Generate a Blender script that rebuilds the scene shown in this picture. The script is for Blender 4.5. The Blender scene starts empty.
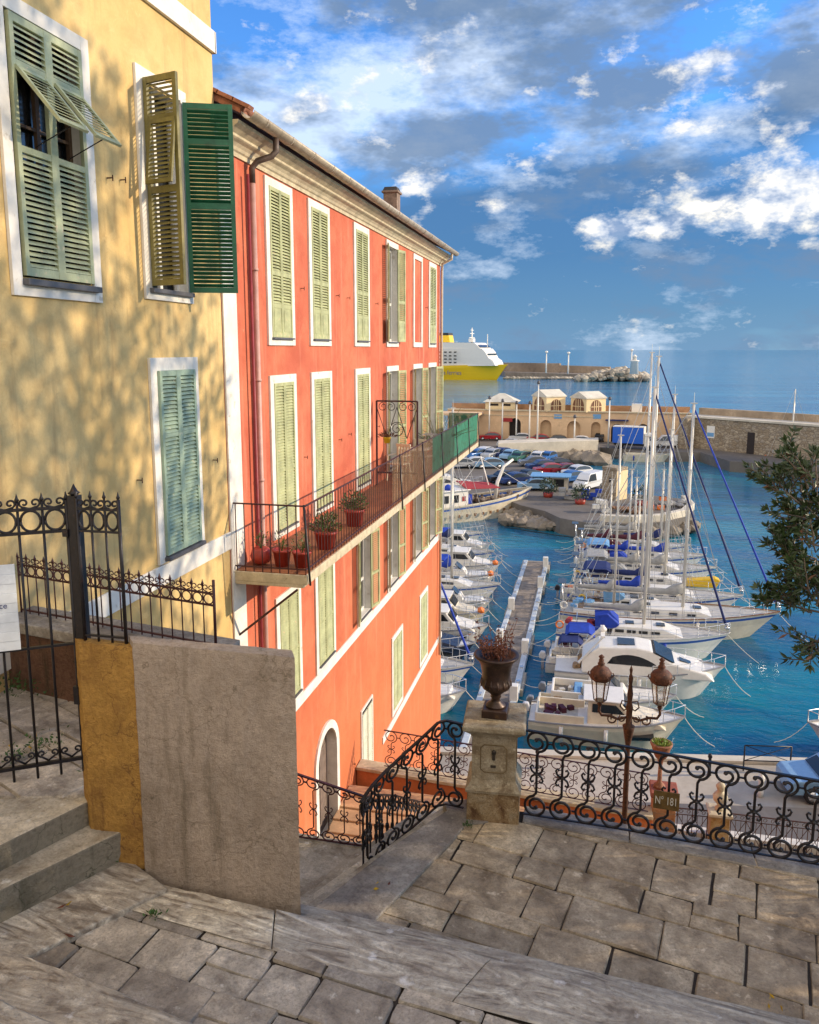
import bpy, math, random
from mathutils import Vector, Matrix
R_=math.radians
rnd=random.Random(7)
scene=bpy.context.scene
COL=scene.collection
# ------------------------------------------------------------------ camera
F=800.0; PIT=R_(9); TH=math.atan(187.5/800*math.cos(PIT)); CX=409.5; CY=349.5+F*math.tan(PIT); CZ=18.0
c_,s_=math.cos(TH),math.sin(TH)
RV=Vector((c_,s_,0)); FV=Vector((-s_*math.cos(PIT),c_*math.cos(PIT),-math.sin(PIT))); UV=Vector((-s_*math.sin(PIT),c_*math.sin(PIT),math.cos(PIT)))
def ray(px,py): return FV+RV*((px-CX)/F)-UV*((py-CY)/F)
def atX(px,py,X):
    r=ray(px,py); t=X/r.x; return Vector((X,t*r.y,CZ+t*r.z))
def atY(px,py,Y):
    r=ray(px,py); t=Y/r.y; return Vector((t*r.x,Y,CZ+t*r.z))
def atZ(px,py,Z):
    r=ray(px,py); t=(Z-CZ)/r.z; return Vector((t*r.x,t*r.y,Z))
cam=bpy.data.cameras.new('camera'); camo=bpy.data.objects.new('camera',cam); COL.objects.link(camo)
cam.sensor_fit='VERTICAL'; cam.sensor_height=24; cam.lens=24*F/1024
cam.shift_y=-(512-CY)/1024; cam.clip_start=.05; cam.clip_end=60000
camo.matrix_world=Matrix(((RV.x,UV.x,-FV.x,0),(RV.y,UV.y,-FV.y,0),(RV.z,UV.z,-FV.z,CZ),(0,0,0,1)))
scene.camera=camo

# ------------------------------------------------------------------ materials
MATS={}
def nt(name):
    m=bpy.data.materials.new(name); m.use_nodes=True; t=m.node_tree
    return m,t,t.nodes['Principled BSDF']
def lnk(t,a,b): t.links.new(a,b)
def ramp(t,fac,stops):
    r=t.nodes.new('ShaderNodeValToRGB'); e=r.color_ramp.elements
    while len(e)<len(stops): e.new(.5)
    for i,(p,c) in enumerate(stops):
        e[i].position=p; e[i].color=(*c,1) if len(c)==3 else c
    lnk(t,fac,r.inputs[0]); return r.outputs[0]
def noise(t,vec,scale,detail=5,rough=.55,dist=0):
    n=t.nodes.new('ShaderNodeTexNoise'); n.inputs['Scale'].default_value=scale; n.inputs['Detail'].default_value=detail
    n.inputs['Roughness'].default_value=rough; n.inputs['Distortion'].default_value=dist
    if vec is not None: lnk(t,vec,n.inputs['Vector'])
    return n.outputs['Fac']
def mixc(t,fac,a,b,mode='MIX'):
    n=t.nodes.new('ShaderNodeMix'); n.data_type='RGBA'; n.blend_type=mode
    for k,v in ((0,fac),(6,a),(7,b)):
        if isinstance(v,(int,float)): n.inputs[k].default_value=v
        elif isinstance(v,tuple): n.inputs[k].default_value=(*v,1)
        else: lnk(t,v,n.inputs[k])
    return n.outputs[2]
def mth(t,op,a,b=None,c=None,clamp=False):
    n=t.nodes.new('ShaderNodeMath'); n.operation=op; n.use_clamp=clamp
    for i,v in enumerate((a,b,c)):
        if v is None: continue
        if isinstance(v,(int,float)): n.inputs[i].default_value=v
        else: lnk(t,v,n.inputs[i])
    return n.outputs[0]
def coords(t,scale=None,kind='Object',rot=0):
    tc=t.nodes.new('ShaderNodeTexCoord'); o=tc.outputs[kind]
    if scale or rot:
        m=t.nodes.new('ShaderNodeMapping'); m.inputs['Scale'].default_value=scale or (1,1,1); m.inputs['Rotation'].default_value=(0,0,rot)
        lnk(t,o,m.inputs['Vector']); o=m.outputs[0]
    return o
def wpos(t):
    g=t.nodes.new('ShaderNodeNewGeometry'); return g.outputs['Position']
def bump(t,p,h,strength=.3,dist=.01):
    b=t.nodes.new('ShaderNodeBump'); b.inputs['Strength'].default_value=strength; b.inputs['Distance'].default_value=dist
    lnk(t,h,b.inputs['Height']); lnk(t,b.outputs[0],p.inputs['Normal'])
def M(name,col,rough=.7,metal=0,var=.12,scale=6,bmp=.15,bd=.005,dark=None,spec=None,wear=None,world=False):
    """generic procedural surface: base colour broken by two noises, fine bump"""
    if name in MATS: return MATS[name]
    m,t,p=nt(name); v=wpos(t) if world else coords(t)
    n1=noise(t,v,scale,6,.6); n2=noise(t,v,scale*9,4,.6)
    c2=dark or tuple(x*(1-var*2.2) for x in col); c1=tuple(min(1,x*(1+var*.5)) for x in col)
    a=ramp(t,n1,[(.32,c2),(.62,c1)])
    b=mixc(t,ramp(t,n2,[(.35,(0,0,0)),(.75,(1,1,1))]),a,tuple(x*(1-var) for x in col))
    if wear:
        n3=noise(t,v,scale*2.3,8,.7)
        b=mixc(t,ramp(t,n3,[(.60,(0,0,0)),(.66,(1,1,1))]),b,wear)
    lnk(t,b,p.inputs['Base Color']); p.inputs['Metallic'].default_value=metal
    rr=ramp(t,n2,[(.3,(rough*.85,)*3),(.7,(min(1,rough*1.12),)*3)]); lnk(t,rr,p.inputs['Roughness'])
    if spec is not None: p.inputs['Specular IOR Level'].default_value=spec
    if bmp: bump(t,p,n2,bmp,bd)
    MATS[name]=m; return m
def plaster(name,base,light,darkc,stain,low=None):
    m,t,p=nt(name); v=coords(t)
    big=noise(t,v,.55,7,.62,.3); mid=noise(t,v,2.6,7,.65,.2); fine=noise(t,v,38,5,.7)
    vs=coords(t,(3.2,3.2,.28)); streak=noise(t,vs,1.1,6,.6)
    a=mixc(t,ramp(t,big,[(.38,(0,0,0)),(.60,(1,1,1))]),base,light)
    a=mixc(t,ramp(t,mid,[(.45,(0,0,0)),(.75,(.75,)*3)]),a,darkc)
    a=mixc(t,ramp(t,streak,[(.54,(0,0,0)),(.70,(.6,)*3)]),a,stain)
    pt=noise(t,v,1.3,5,.75,.8); a=mixc(t,ramp(t,pt,[(.60,(0,0,0)),(.64,(.5,)*3)]),a,light)
    if low:
        sp=t.nodes.new('ShaderNodeSeparateXYZ'); lnk(t,wpos(t),sp.inputs[0]); zz=mth(t,'ADD',sp.outputs[2],mth(t,'MULTIPLY',mid,2.0)); a=mixc(t,ramp(t,mth(t,'MULTIPLY',zz,1/20.0),[(.50,(.55,)*3),(.74,(0,0,0))]),a,low)
    ck=noise(t,v,7,8,.8,1.5); a=mixc(t,ramp(t,ck,[(.33,(.5,)*3),(.37,(0,0,0))]),a,stain)
    a=mixc(t,ramp(t,fine,[(.3,(.22,)*3),(.6,(0,0,0))]),a,darkc)
    lnk(t,a,p.inputs['Base Color']); p.inputs['Roughness'].default_value=.93; p.inputs['Specular IOR Level'].default_value=.2
    h=mth(t,'ADD',mth(t,'MULTIPLY',mid,1.2),mth(t,'MULTIPLY',fine,.5)); bump(t,p,h,.45,.02)
    MATS[name]=m; return m
yellow_pl=plaster('yellow_plaster',(.60,.42,.17),(.70,.52,.24),(.47,.31,.13),(.30,.20,.10))
red_pl=plaster('red_plaster',(.50,.122,.072),(.62,.19,.105),(.42,.10,.055),(.66,.31,.20),(.64,.205,.065))
white_pl=M('white_plaster',(.78,.75,.68),.85,var=.12,scale=2.5,wear=(.55,.5,.42))
cream_st=M('cream_stone_cap',(.62,.53,.36),.85,var=.2,scale=5,wear=(.35,.28,.17))
def rough_wall(name,c1,c2,c3,sc=2.0):
    m,t,p=nt(name); v=coords(t)
    n=noise(t,v,sc,8,.68,.3); f=noise(t,v,30,6,.75); vs=coords(t,(4,4,.5)); st=noise(t,vs,1.3,7,.65)
    vo=t.nodes.new('ShaderNodeTexVoronoi'); vo.inputs['Scale'].default_value=26; lnk(t,v,vo.inputs['Vector'])
    a=ramp(t,n,[(.3,c2),(.5,c1),(.72,tuple(min(1,x*1.25) for x in c1))])
    a=mixc(t,ramp(t,st,[(.55,(0,0,0)),(.68,(.8,)*3)]),a,c3)
    a=mixc(t,ramp(t,f,[(.35,(.6,)*3),(.55,(0,0,0))]),a,c2)
    lnk(t,a,p.inputs['Base Color']); p.inputs['Roughness'].default_value=.95; p.inputs['Specular IOR Level'].default_value=.15
    g2=noise(t,v,85,4,.7); h=mth(t,'ADD',mth(t,'MULTIPLY',f,.8),mth(t,'ADD',mth(t,'MULTIPLY',n,.5),mth(t,'ADD',mth(t,'MULTIPLY',g2,1.0),mth(t,'MULTIPLY',vo.outputs['Distance'],.4)))); bump(t,p,h,.9,.022)
    vc=t.nodes.new('ShaderNodeTexVoronoi'); vc.feature='DISTANCE_TO_EDGE'; vc.inputs['Scale'].default_value=1.3; nd=t.nodes.new('ShaderNodeTexNoise'); nd.inputs['Scale'].default_value=4; nd.inputs['Detail'].default_value=6; lnk(t,v,nd.inputs['Vector']); ad=t.nodes.new('ShaderNodeMixRGB'); ad.blend_type='ADD'; ad.inputs[0].default_value=.55; lnk(t,v,ad.inputs[1]); lnk(t,nd.outputs['Color'],ad.inputs[2]); lnk(t,ad.outputs[0],vc.inputs['Vector'])
    a=mixc(t,ramp(t,vc.outputs['Distance'],[(0,(.75,)*3),(.007,(0,0,0))]),a,c3); lnk(t,a,p.inputs['Base Color'])
    MATS[name]=m; return m
grey_wall=rough_wall('rough_cast_grey_render',(.46,.37,.29),(.30,.235,.175),(.20,.16,.11))
ochre_wall=rough_wall('peeling_ochre_render',(.48,.27,.07),(.28,.14,.045),(.15,.07,.035),3.2)
brown_wall=rough_wall('damp_brown_render',(.20,.11,.07),(.10,.05,.035),(.05,.05,.03))
def stone(name,cols,scale=3,island=True,streak=False,rough=.8,rot=0,moss=True):
    m,t,p=nt(name); v=wpos(t)
    f=noise(t,v,scale*18,5,.75); n=noise(t,v,scale*1.3,7,.68,.4)
    if streak:
        mp=t.nodes.new('ShaderNodeMapping'); mp.inputs['Rotation'].default_value=(0,0,rot); lnk(t,v,mp.inputs['Vector'])
        m2=t.nodes.new('ShaderNodeMapping'); m2.inputs['Scale'].default_value=(.9,3.4,2); lnk(t,mp.outputs[0],m2.inputs['Vector'])
        n=noise(t,m2.outputs[0],1.7,8,.60,3.2)
    a=ramp(t,n,[(.36,cols[0]),(.45,cols[1]),(.54,cols[2]),(.64,cols[3])])
    if island:
        g=t.nodes.new('ShaderNodeNewGeometry'); ri=g.outputs['Random Per Island']
        a=mixc(t,1.0,a,ramp(t,ri,[(0,(.66,.65,.63)),(.2,(1.08,1.04,.98)),(.4,(.80,.73,.64)),(.6,(1.32,1.27,1.16)),(.8,(.92,.85,.76)),(1,(.86,.86,.86))]),'MULTIPLY')
    n3=noise(t,v,scale*2.2,9,.75,.5)
    a=mixc(t,ramp(t,n3,[(.52,(0,0,0)),(.72,(.6,)*3)]),a,tuple(x*.6 for x in cols[0]))
    a=mixc(t,ramp(t,f,[(.34,(.5,)*3),(.52,(0,0,0))]),a,tuple(x*.5 for x in cols[0]))
    f2=noise(t,v,scale*6,7,.7); a=mixc(t,ramp(t,f2,[(.35,(.45,)*3),(.6,(0,0,0))]),a,tuple(x*.7 for x in cols[1]))
    n4=noise(t,v,scale*4,5,.6)
    a=mixc(t,ramp(t,n4,[(.62,(0,0,0)),(.72,(.5,)*3)]),a,tuple(min(1,x*1.5) for x in cols[3]))
    lnk(t,a,p.inputs['Base Color']); 
    lnk(t,ramp(t,n3,[(.4,(rough*.72,)*3),(.7,(rough,)*3)]),p.inputs['Roughness']); p.inputs['Specular IOR Level'].default_value=.35
    h=mth(t,'ADD',mth(t,'MULTIPLY',n,1.6),mth(t,'ADD',f,mth(t,'MULTIPLY',n3,1.2))); bump(t,p,h,.85,.014)
    MATS[name]=m; return m
terr_st=stone('worn_terrace_slab',[(.20,.155,.105),(.37,.305,.22),(.50,.42,.31),(.66,.57,.43)],2.2)
land_st=stone('worn_landing_slab',[(.22,.19,.165),(.38,.345,.30),(.50,.455,.40),(.68,.63,.56)],3.0)
marble=stone('streaked_marble',[(.22,.18,.14),(.46,.415,.35),(.58,.54,.46),(.86,.82,.72)],1.6,streak=True,rough=.62,rot=R_(8))
curb_st=stone('grey_curb_stone',[(.15,.13,.11),(.25,.22,.19),(.32,.29,.25),(.42,.39,.34)],1.8,island=False)
step_st=stone('worn_step_stone',[(.26,.22,.16),(.46,.42,.34),(.60,.56,.47),(.76,.72,.63)],2.4)
ped_st=stone('stained_pedestal_stone',[(.20,.14,.08),(.34,.27,.17),(.42,.35,.24),(.50,.44,.32)],3.5,island=False)
mortar=M('dark_joint_soil',(.035,.026,.018),.95,var=.4,scale=9,world=True)
iron=M('black_wrought_iron',(.016,.014,.018),.42,.25,var=.35,scale=14,wear=(.06,.025,.015))
iron_red=M('maroon_painted_iron',(.07,.02,.025),.5,.1,var=.3,scale=14)
iron_rust=M('rusty_brown_iron',(.10,.04,.02),.7,.2,var=.4,scale=18,wear=(.26,.11,.04))
sh_green=M('pale_green_shutter_paint',(.40,.44,.27),.6,var=.16,scale=5,wear=(.52,.46,.30))
sh_red=M('faded_lime_shutter_paint',(.47,.49,.25),.62,var=.22,scale=4,wear=(.56,.44,.24))
sh_blue=M('sage_shutter_paint',(.32,.43,.32),.6,var=.16,scale=5,wear=(.50,.52,.36))
sh_dark=M('bottle_green_shutter_tone',(.012,.13,.06),.5,var=.25,scale=5)
sh_olive=M('olive_shutter_tone',(.21,.18,.05),.55,var=.25,scale=5,wear=(.20,.17,.05))  # window two: left leaf olive, right leaf bottle green
def glassy(name,col,rough=.08):
    if name in MATS: return MATS[name]
    m,t,p=nt(name); p.inputs['Base Color'].default_value=(*col,1)
    v=coords(t); lnk(t,ramp(t,noise(t,v,3,3),[(.3,(rough,)*3),(.7,(rough*2.2,)*3)]),p.inputs['Roughness'])
    p.inputs['Specular IOR Level'].default_value=.7; MATS[name]=m; return m
dark_glass=glassy('dark_window_glass',(.015,.017,.02)); car_glass=glassy('tinted_car_glass',(.03,.04,.05))
clear_pane=None
def alpha_mat(name,col,alpha,rough=.2):
    m,t,p=nt(name); p.inputs['Base Color'].default_value=(*col,1); p.inputs['Roughness'].default_value=rough
    v=coords(t); lnk(t,ramp(t,noise(t,v,5,4),[(.3,(alpha*.75,)*3),(.7,(min(1,alpha*1.25),)*3)]),p.inputs['Alpha'])
    MATS[name]=m; return m
pane=alpha_mat('dusty_lantern_glass',(.75,.72,.62),.28,.15)
screen_tan=alpha_mat('tan_reed_screen',(.42,.27,.14),.42,.8)
screen_green=alpha_mat('green_mesh_screen',(.03,.19,.11),.80,.85)
inner=M('painted_opening_dark',(.03,.022,.02),.9,var=.2)  # flat near-black standing in for the unlit depth of openings
gutter_m=M('aged_zinc_gutter',(.50,.43,.33),.5,.15,var=.2,scale=6,wear=(.22,.15,.09))
rustpipe=M('brown_zinc_elbow',(.13,.09,.07),.55,.2,var=.3)
pinkpipe=M('painted_downpipe',(.55,.32,.27),.55,.1,var=.15)
tile=M('clay_roof_tile',(.34,.14,.08),.9,var=.3,scale=4)
terracotta=M('red_plastic_pot',(.42,.05,.03),.45,var=.15)
leafm=M('evergreen_leaf',(.04,.07,.02),.45,var=.35,scale=6,bmp=0); leafb=M('bronze_leaf',(.16,.07,.035),.5,var=.3,scale=6,bmp=0)
leafg=M('potted_leaf',(.07,.14,.03),.5,var=.3,bmp=0); dryleaf=M('dry_brown_leaf',(.19,.06,.03),.7,var=.4,bmp=0); weed=M('weed_leaf',(.05,.12,.02),.6,var=.3,bmp=0)
bark=M('grey_bark',(.12,.09,.065),.95,var=.35,scale=8,bmp=.5,bd=.02)
white_b=M('white_gelcoat',(.78,.75,.68),.3,var=.06,scale=3,bmp=.03,wear=None)
cream_b=M('cream_gelcoat',(.74,.66,.50),.4,var=.10,scale=2,bmp=.03)
deck_b=M('grey_deck',(.52,.50,.45),.7,var=.14,scale=3); teak=M('teak_deck',(.38,.24,.12),.7,var=.25,scale=4)
wood=M('varnished_wood',(.32,.13,.04),.35,var=.25,scale=4)
navy=M('navy_canvas',(.012,.025,.13),.8,var=.2,scale=4,bmp=.3,bd=.02); blue_c=M('royal_blue_canvas',(.01,.05,.42),.75,var=.2,scale=4,bmp=.3,bd=.02)
grey_c=M('grey_canvas',(.36,.36,.35),.85,var=.15,scale=4,bmp=.3,bd=.02); maroon_c=M('maroon_canvas',(.09,.015,.03),.8,var=.2,bmp=.3,bd=.02)
lblue=M('light_blue_canvas',(.16,.36,.62),.75,var=.15,bmp=.3,bd=.02); redc=M('red_awning_canvas',(.36,.03,.03),.8,var=.2,bmp=.3,bd=.02)
yell=M('bright_yellow_plastic',(.80,.50,.02),.5,var=.1); orange=M('orange_buoy_plastic',(.80,.20,.03),.45,var=.12)
alum=M('mast_aluminium',(.66,.62,.54),.35,.25,var=.08,scale=2,bmp=0); steel=M('stainless_tube',(.65,.65,.65),.25,.7,var=.05,bmp=0)
bluestripe=M('blue_stripe_paint',(.03,.10,.38),.35,var=.08); rustwhite=M('rust_streaked_hull',(.66,.60,.46),.5,var=.15,scale=1.5,wear=(.42,.22,.08))
antif=M('dark_antifouling',(.03,.05,.12),.7,var=.2); blackp=M('black_rubber',(.015,.015,.017),.6,var=.2)
rope_m=M('pale_mooring_line',(.62,.60,.53),.9,var=.1,bmp=0)
concrete=M('quay_concrete',(.47,.42,.34),.9,var=.2,scale=.35,world=True,bmp=.3,wear=(.36,.31,.24)); asph=M('quay_asphalt',(.15,.14,.135),.92,var=.2,scale=.4,world=True,bmp=.3)
mole_m=M('mole_paving',(.16,.14,.12),.9,var=.2,scale=.2,world=True); paleq=M('pale_quay_parapet',(.62,.56,.45),.9,var=.15,scale=.5,world=True)
planks=M('grey_pontoon_planks',(.30,.25,.20),.85,var=.3,scale=2,world=True)
fortm=M('tan_harbour_render',(.72,.50,.30),.92,var=.13,scale=.25,world=True,wear=(.52,.36,.23)); fortw=M('dome_house_render',(.80,.63,.37),.9,var=.1,scale=.4,world=True)
roofst=M('pale_roof_slate',(.66,.62,.52),.8,var=.15,scale=.6,world=True); browndoor=M('brown_arch_door',(.20,.09,.05),.7,var=.2)
def masonry(name,c1,c2,jc,sx,sz,axis='XZ'):
    m,t,p=nt(name); g=wpos(t); sp=t.nodes.new('ShaderNodeSeparateXYZ'); lnk(t,g,sp.inputs[0]); cb=t.nodes.new('ShaderNodeCombineXYZ')
    lnk(t,mth(t,'ADD',sp.outputs[0],sp.outputs[1] if axis!='XZ' else 0.0),cb.inputs[0]); lnk(t,sp.outputs[2],cb.inputs[1])
    nz=t.nodes.new('ShaderNodeTexNoise'); nz.inputs['Scale'].default_value=.9; lnk(t,g,nz.inputs['Vector'])
    ad=t.nodes.new('ShaderNodeMixRGB'); ad.blend_type='ADD'; ad.inputs[0].default_value=.35; lnk(t,cb.outputs[0],ad.inputs[1]); lnk(t,nz.outputs['Color'],ad.inputs[2])
    b=t.nodes.new('ShaderNodeTexBrick'); b.inputs['Color1'].default_value=(*c1,1); b.inputs['Color2'].default_value=(*c2,1); b.inputs['Mortar'].default_value=(*jc,1)
    b.inputs['Scale'].default_value=1; b.inputs['Brick Width'].default_value=sx; b.inputs['Row Height'].default_value=sz; b.inputs['Mortar Size'].default_value=sz*.09; b.inputs['Bias'].default_value=-.1
    lnk(t,ad.outputs[0],b.inputs['Vector']); n=noise(t,g,.5,7,.7); n2=noise(t,g,5,5,.7)
    a=mixc(t,ramp(t,n,[(.38,(0,0,0)),(.68,(.6,)*3)]),b.outputs['Color'],tuple(x*.55 for x in c1)); a=mixc(t,ramp(t,n2,[(.4,(.5,)*3),(.6,(0,0,0))]),a,jc)
    lnk(t,a,p.inputs['Base Color']); p.inputs['Roughness'].default_value=.95; bump(t,p,mth(t,'ADD',b.outputs['Fac'],n2),.7,.08)
    MATS[name]=m; return m
def rubble(name,cols,jc,s):
    m,t,p=nt(name); g=wpos(t); mp=t.nodes.new('ShaderNodeMapping'); mp.inputs['Scale'].default_value=(s,s,s*1.7); lnk(t,g,mp.inputs['Vector'])
    vo=t.nodes.new('ShaderNodeTexVoronoi'); lnk(t,mp.outputs[0],vo.inputs['Vector']); vo.inputs['Scale'].default_value=1; vo.inputs['Randomness'].default_value=.85
    ve=t.nodes.new('ShaderNodeTexVoronoi'); ve.feature='DISTANCE_TO_EDGE'; lnk(t,mp.outputs[0],ve.inputs['Vector']); ve.inputs['Scale'].default_value=1; ve.inputs['Randomness'].default_value=.85
    sp=t.nodes.new('ShaderNodeSeparateColor'); lnk(t,vo.outputs['Color'],sp.inputs[0])
    a=ramp(t,sp.outputs[0],[(0,cols[0]),(.4,cols[1]),(.7,cols[2]),(1,cols[3])]); n=noise(t,g,.35,7,.7); n2=noise(t,g,3,5,.7)
    a=mixc(t,ramp(t,ve.outputs['Distance'],[(0,(1,1,1)),(.10,(0,0,0))]),a,jc)
    a=mixc(t,ramp(t,n,[(.42,(0,0,0)),(.66,(.55,)*3)]),a,tuple(x*.5 for x in cols[0])); a=mixc(t,ramp(t,n2,[(.4,(.4,)*3),(.6,(0,0,0))]),a,jc)
    lnk(t,a,p.inputs['Base Color']); p.inputs['Roughness'].default_value=.95; bump(t,p,mth(t,'ADD',ve.outputs['Distance'],n2),.7,.15); MATS[name]=m; return m
seawall_m=rubble('rubble_sea_wall',[(.30,.23,.15),(.40,.32,.22),(.48,.40,.29),(.34,.29,.23)],(.17,.13,.09),1.5)
tower_m=rubble('tower_masonry',[(.36,.28,.18),(.46,.37,.26),(.54,.45,.33),(.40,.33,.25)],(.22,.17,.12),2.2)
brick_f=masonry('warm_brick_band',(.56,.27,.12),(.48,.22,.10),(.40,.24,.14),.9,.16)
rockm=M('breakwater_rock',(.30,.25,.19),.95,var=.35,scale=.5,world=True,bmp=.5,bd=.1,wear=(.22,.19,.16))
rust_paint=M('orange_red_render',(.62,.20,.07),.9,var=.18,scale=1.2,wear=(.50,.28,.15))
def paint(name,col): return M(name,col,.25,.1,var=.05,bmp=0)

# ------------------------------------------------------------------ mesh builder
class MB:
    def mark(s): s.marks.append(len(s.f))
    def parts(s,name,mats,parent,bevel=0):
        ms=sorted(set(s.marks+[0]))+[len(s.f)]; o=None
        for a,b in zip(ms,ms[1:]):
            if b<=a: continue
            q=MB(); us=sorted({i for f in s.f[a:b] for i in f}); mp={k:j for j,k in enumerate(us)}
            q.v=[s.v[k] for k in us]; q.f=[[mp[i] for i in f] for f in s.f[a:b]]; q.mi=s.mi[a:b]; q.sm=s.sm[a:b]
            o=q.build(name,mats,parent,bevel)
        return o
    def __init__(s): s.marks=[];s.v=[];s.f=[];s.mi=[];s.sm=[];s.M=None;s.m=0;s.smooth=False
    def add(s,vs,fs):
        o=len(s.v)
        for p in vs:
            p=Vector(p)
            s.v.append(s.M@p if s.M is not None else p)
        for f in fs: s.f.append([o+i for i in f]); s.mi.append(s.m); s.sm.append(s.smooth)
    def box(s,lo,hi,jit=0):
        x0,y0,z0=lo;x1,y1,z1=hi
        s.add([(x0,y0,z0),(x1,y0,z0),(x1,y1,z0),(x0,y1,z0),(x0,y0,z1),(x1,y0,z1),(x1,y1,z1),(x0,y1,z1)],
              [(0,3,2,1),(4,5,6,7),(0,1,5,4),(1,2,6,5),(2,3,7,6),(3,0,4,7)])
    def cbox(s,c,d): s.box([c[i]-d[i]/2 for i in range(3)],[c[i]+d[i]/2 for i in range(3)])
    def tbox(s,c,d,rot=(0,0,0)):
        from mathutils import Euler
        m=Matrix.Translation(c)@Euler(rot).to_matrix().to_4x4(); k=s.M; s.M=(k@m) if k is not None else m
        s.cbox((0,0,0),d); s.M=k
    def beam(s,a,b,w,h=None):
        a=Vector(a);b=Vector(b);d=(b-a); h=h or w
        if d.length<1e-6: return
        d.normalize(); up=Vector((0,0,1)) if abs(d.z)<.95 else Vector((0,1,0)); r=d.cross(up).normalized()*w/2; u=r.cross(d).normalized()*h/2
        vs=[a-r-u,a+r-u,a+r+u,a-r+u,b-r-u,b+r-u,b+r+u,b-r+u]
        s.add(vs,[(0,1,2,3),(7,6,5,4),(0,4,5,1),(1,5,6,2),(2,6,7,3),(3,7,4,0)])
    def tube(s,pts,r,n=6,r1=None,cap=True):
        pts=[Vector(p) for p in pts]; vs=[];fs=[]; N=len(pts); pr=None
        for i,p in enumerate(pts):
            d=(pts[min(i+1,N-1)]-pts[max(i-1,0)]); d=d.normalized() if d.length>1e-9 else Vector((0,0,1))
            if pr is None: up=Vector((0,0,1)) if abs(d.z)<.9 else Vector((0,1,0)); a=d.cross(up).normalized()
            else:
                a=pr-d*pr.dot(d); a=a.normalized() if a.length>1e-6 else d.orthogonal().normalized()
            pr=a; b=d.cross(a); rr=r if r1 is None else r+(r1-r)*i/(N-1)
            for k in range(n):
                t=2*math.pi*k/n; vs.append(p+a*math.cos(t)*rr+b*math.sin(t)*rr)
        for i in range(N-1):
            for k in range(n): fs.append((i*n+k,i*n+(k+1)%n,(i+1)*n+(k+1)%n,(i+1)*n+k))
        if cap: fs.append(tuple(range(n-1,-1,-1))); fs.append(tuple((N-1)*n+k for k in range(n)))
        sm=s.smooth; s.smooth=n>4; s.add(vs,fs); s.smooth=sm
    def lathe(s,prof,c=(0,0,0),n=20,smooth=True):
        vs=[];fs=[];N=len(prof)
        for r,z in prof:
            for k in range(n):
                t=2*math.pi*k/n; vs.append((c[0]+r*math.cos(t),c[1]+r*math.sin(t),c[2]+z))
        for i in range(N-1):
            for k in range(n): fs.append((i*n+k,i*n+(k+1)%n,(i+1)*n+(k+1)%n,(i+1)*n+k))
        fs.append(tuple(range(n-1,-1,-1))); fs.append(tuple((N-1)*n+k for k in range(n)))
        sm=s.smooth; s.smooth=smooth; s.add(vs,fs); s.smooth=sm
    def sq(s,prof,c=(0,0,0)):   # square-section lathe
        vs=[];fs=[];N=len(prof)
        for r,z in prof:
            for sx,sy in ((-1,-1),(1,-1),(1,1),(-1,1)): vs.append((c[0]+r*sx,c[1]+r*sy,c[2]+z))
        for i in range(N-1):
            for k in range(4): fs.append((i*4+k,i*4+(k+1)%4,(i+1)*4+(k+1)%4,(i+1)*4+k))
        fs.append((3,2,1,0)); fs.append(tuple((N-1)*4+k for k in range(4))); s.add(vs,fs)
    def prism(s,poly,z0,z1):
        n=len(poly); vs=[(x,y,z0) for x,y in poly]+[(x,y,z1) for x,y in poly]
        a=sum(poly[i][0]*poly[(i+1)%n][1]-poly[(i+1)%n][0]*poly[i][1] for i in range(n))
        fs=[tuple(range(n-1,-1,-1)),tuple(range(n,2*n))]+[(i,(i+1)%n,(i+1)%n+n,i+n) for i in range(n)]
        if a<0: fs=[f[::-1] for f in fs]
        s.add(vs,fs)
    def side(s,prof,hw,taper=None):  # side profile (x,z) extruded along y, hw half width, taper(z)->factor
        tp=taper or (lambda x,z:1); n=len(prof)
        vs=[(x,-hw*tp(x,z),z) for x,z in prof]+[(x,hw*tp(x,z),z) for x,z in prof]
        s.add(vs,[tuple(range(n)),tuple(range(2*n-1,n-1,-1))]+[((i+1)%n,i,i+n,(i+1)%n+n) for i in range(n)])
    def ico(s,c,r,jit=.15,rg=rnd,sc=(1,1,1)):
        g=(1+5**.5)/2; vs=[(-1,g,0),(1,g,0),(-1,-g,0),(1,-g,0),(0,-1,g),(0,1,g),(0,-1,-g),(0,1,-g),(g,0,-1),(g,0,1),(-g,0,-1),(-g,0,1)]
        fs=[(0,11,5),(0,5,1),(0,1,7),(0,7,10),(0,10,11),(1,5,9),(5,11,4),(11,10,2),(10,7,6),(7,1,8),(3,9,4),(3,4,2),(3,2,6),(3,6,8),(3,8,9),(4,9,5),(2,4,11),(6,2,10),(8,6,7),(9,8,1)]
        L=(1+g*g)**.5; s.add([(c[0]+a/L*r*sc[0]*(1+rg.uniform(-jit,jit)),c[1]+b/L*r*sc[1]*(1+rg.uniform(-jit,jit)),c[2]+d/L*r*sc[2]*(1+rg.uniform(-jit,jit))) for a,b,d in vs],fs)
    def leaf(s,p,d,L,w,rg=rnd):
        d=Vector(d).normalized(); q=Vector((rg.gauss(0,1),rg.gauss(0,1),rg.gauss(0,1))); r=d.cross(q).normalized()*w/2; n=r.cross(d).normalized()*w*.15; p=Vector(p)
        s.add([p,p+d*L*.45+r+n,p+d*L,p+d*L*.45-r+n],[(0,1,2),(0,2,3)])
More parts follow.
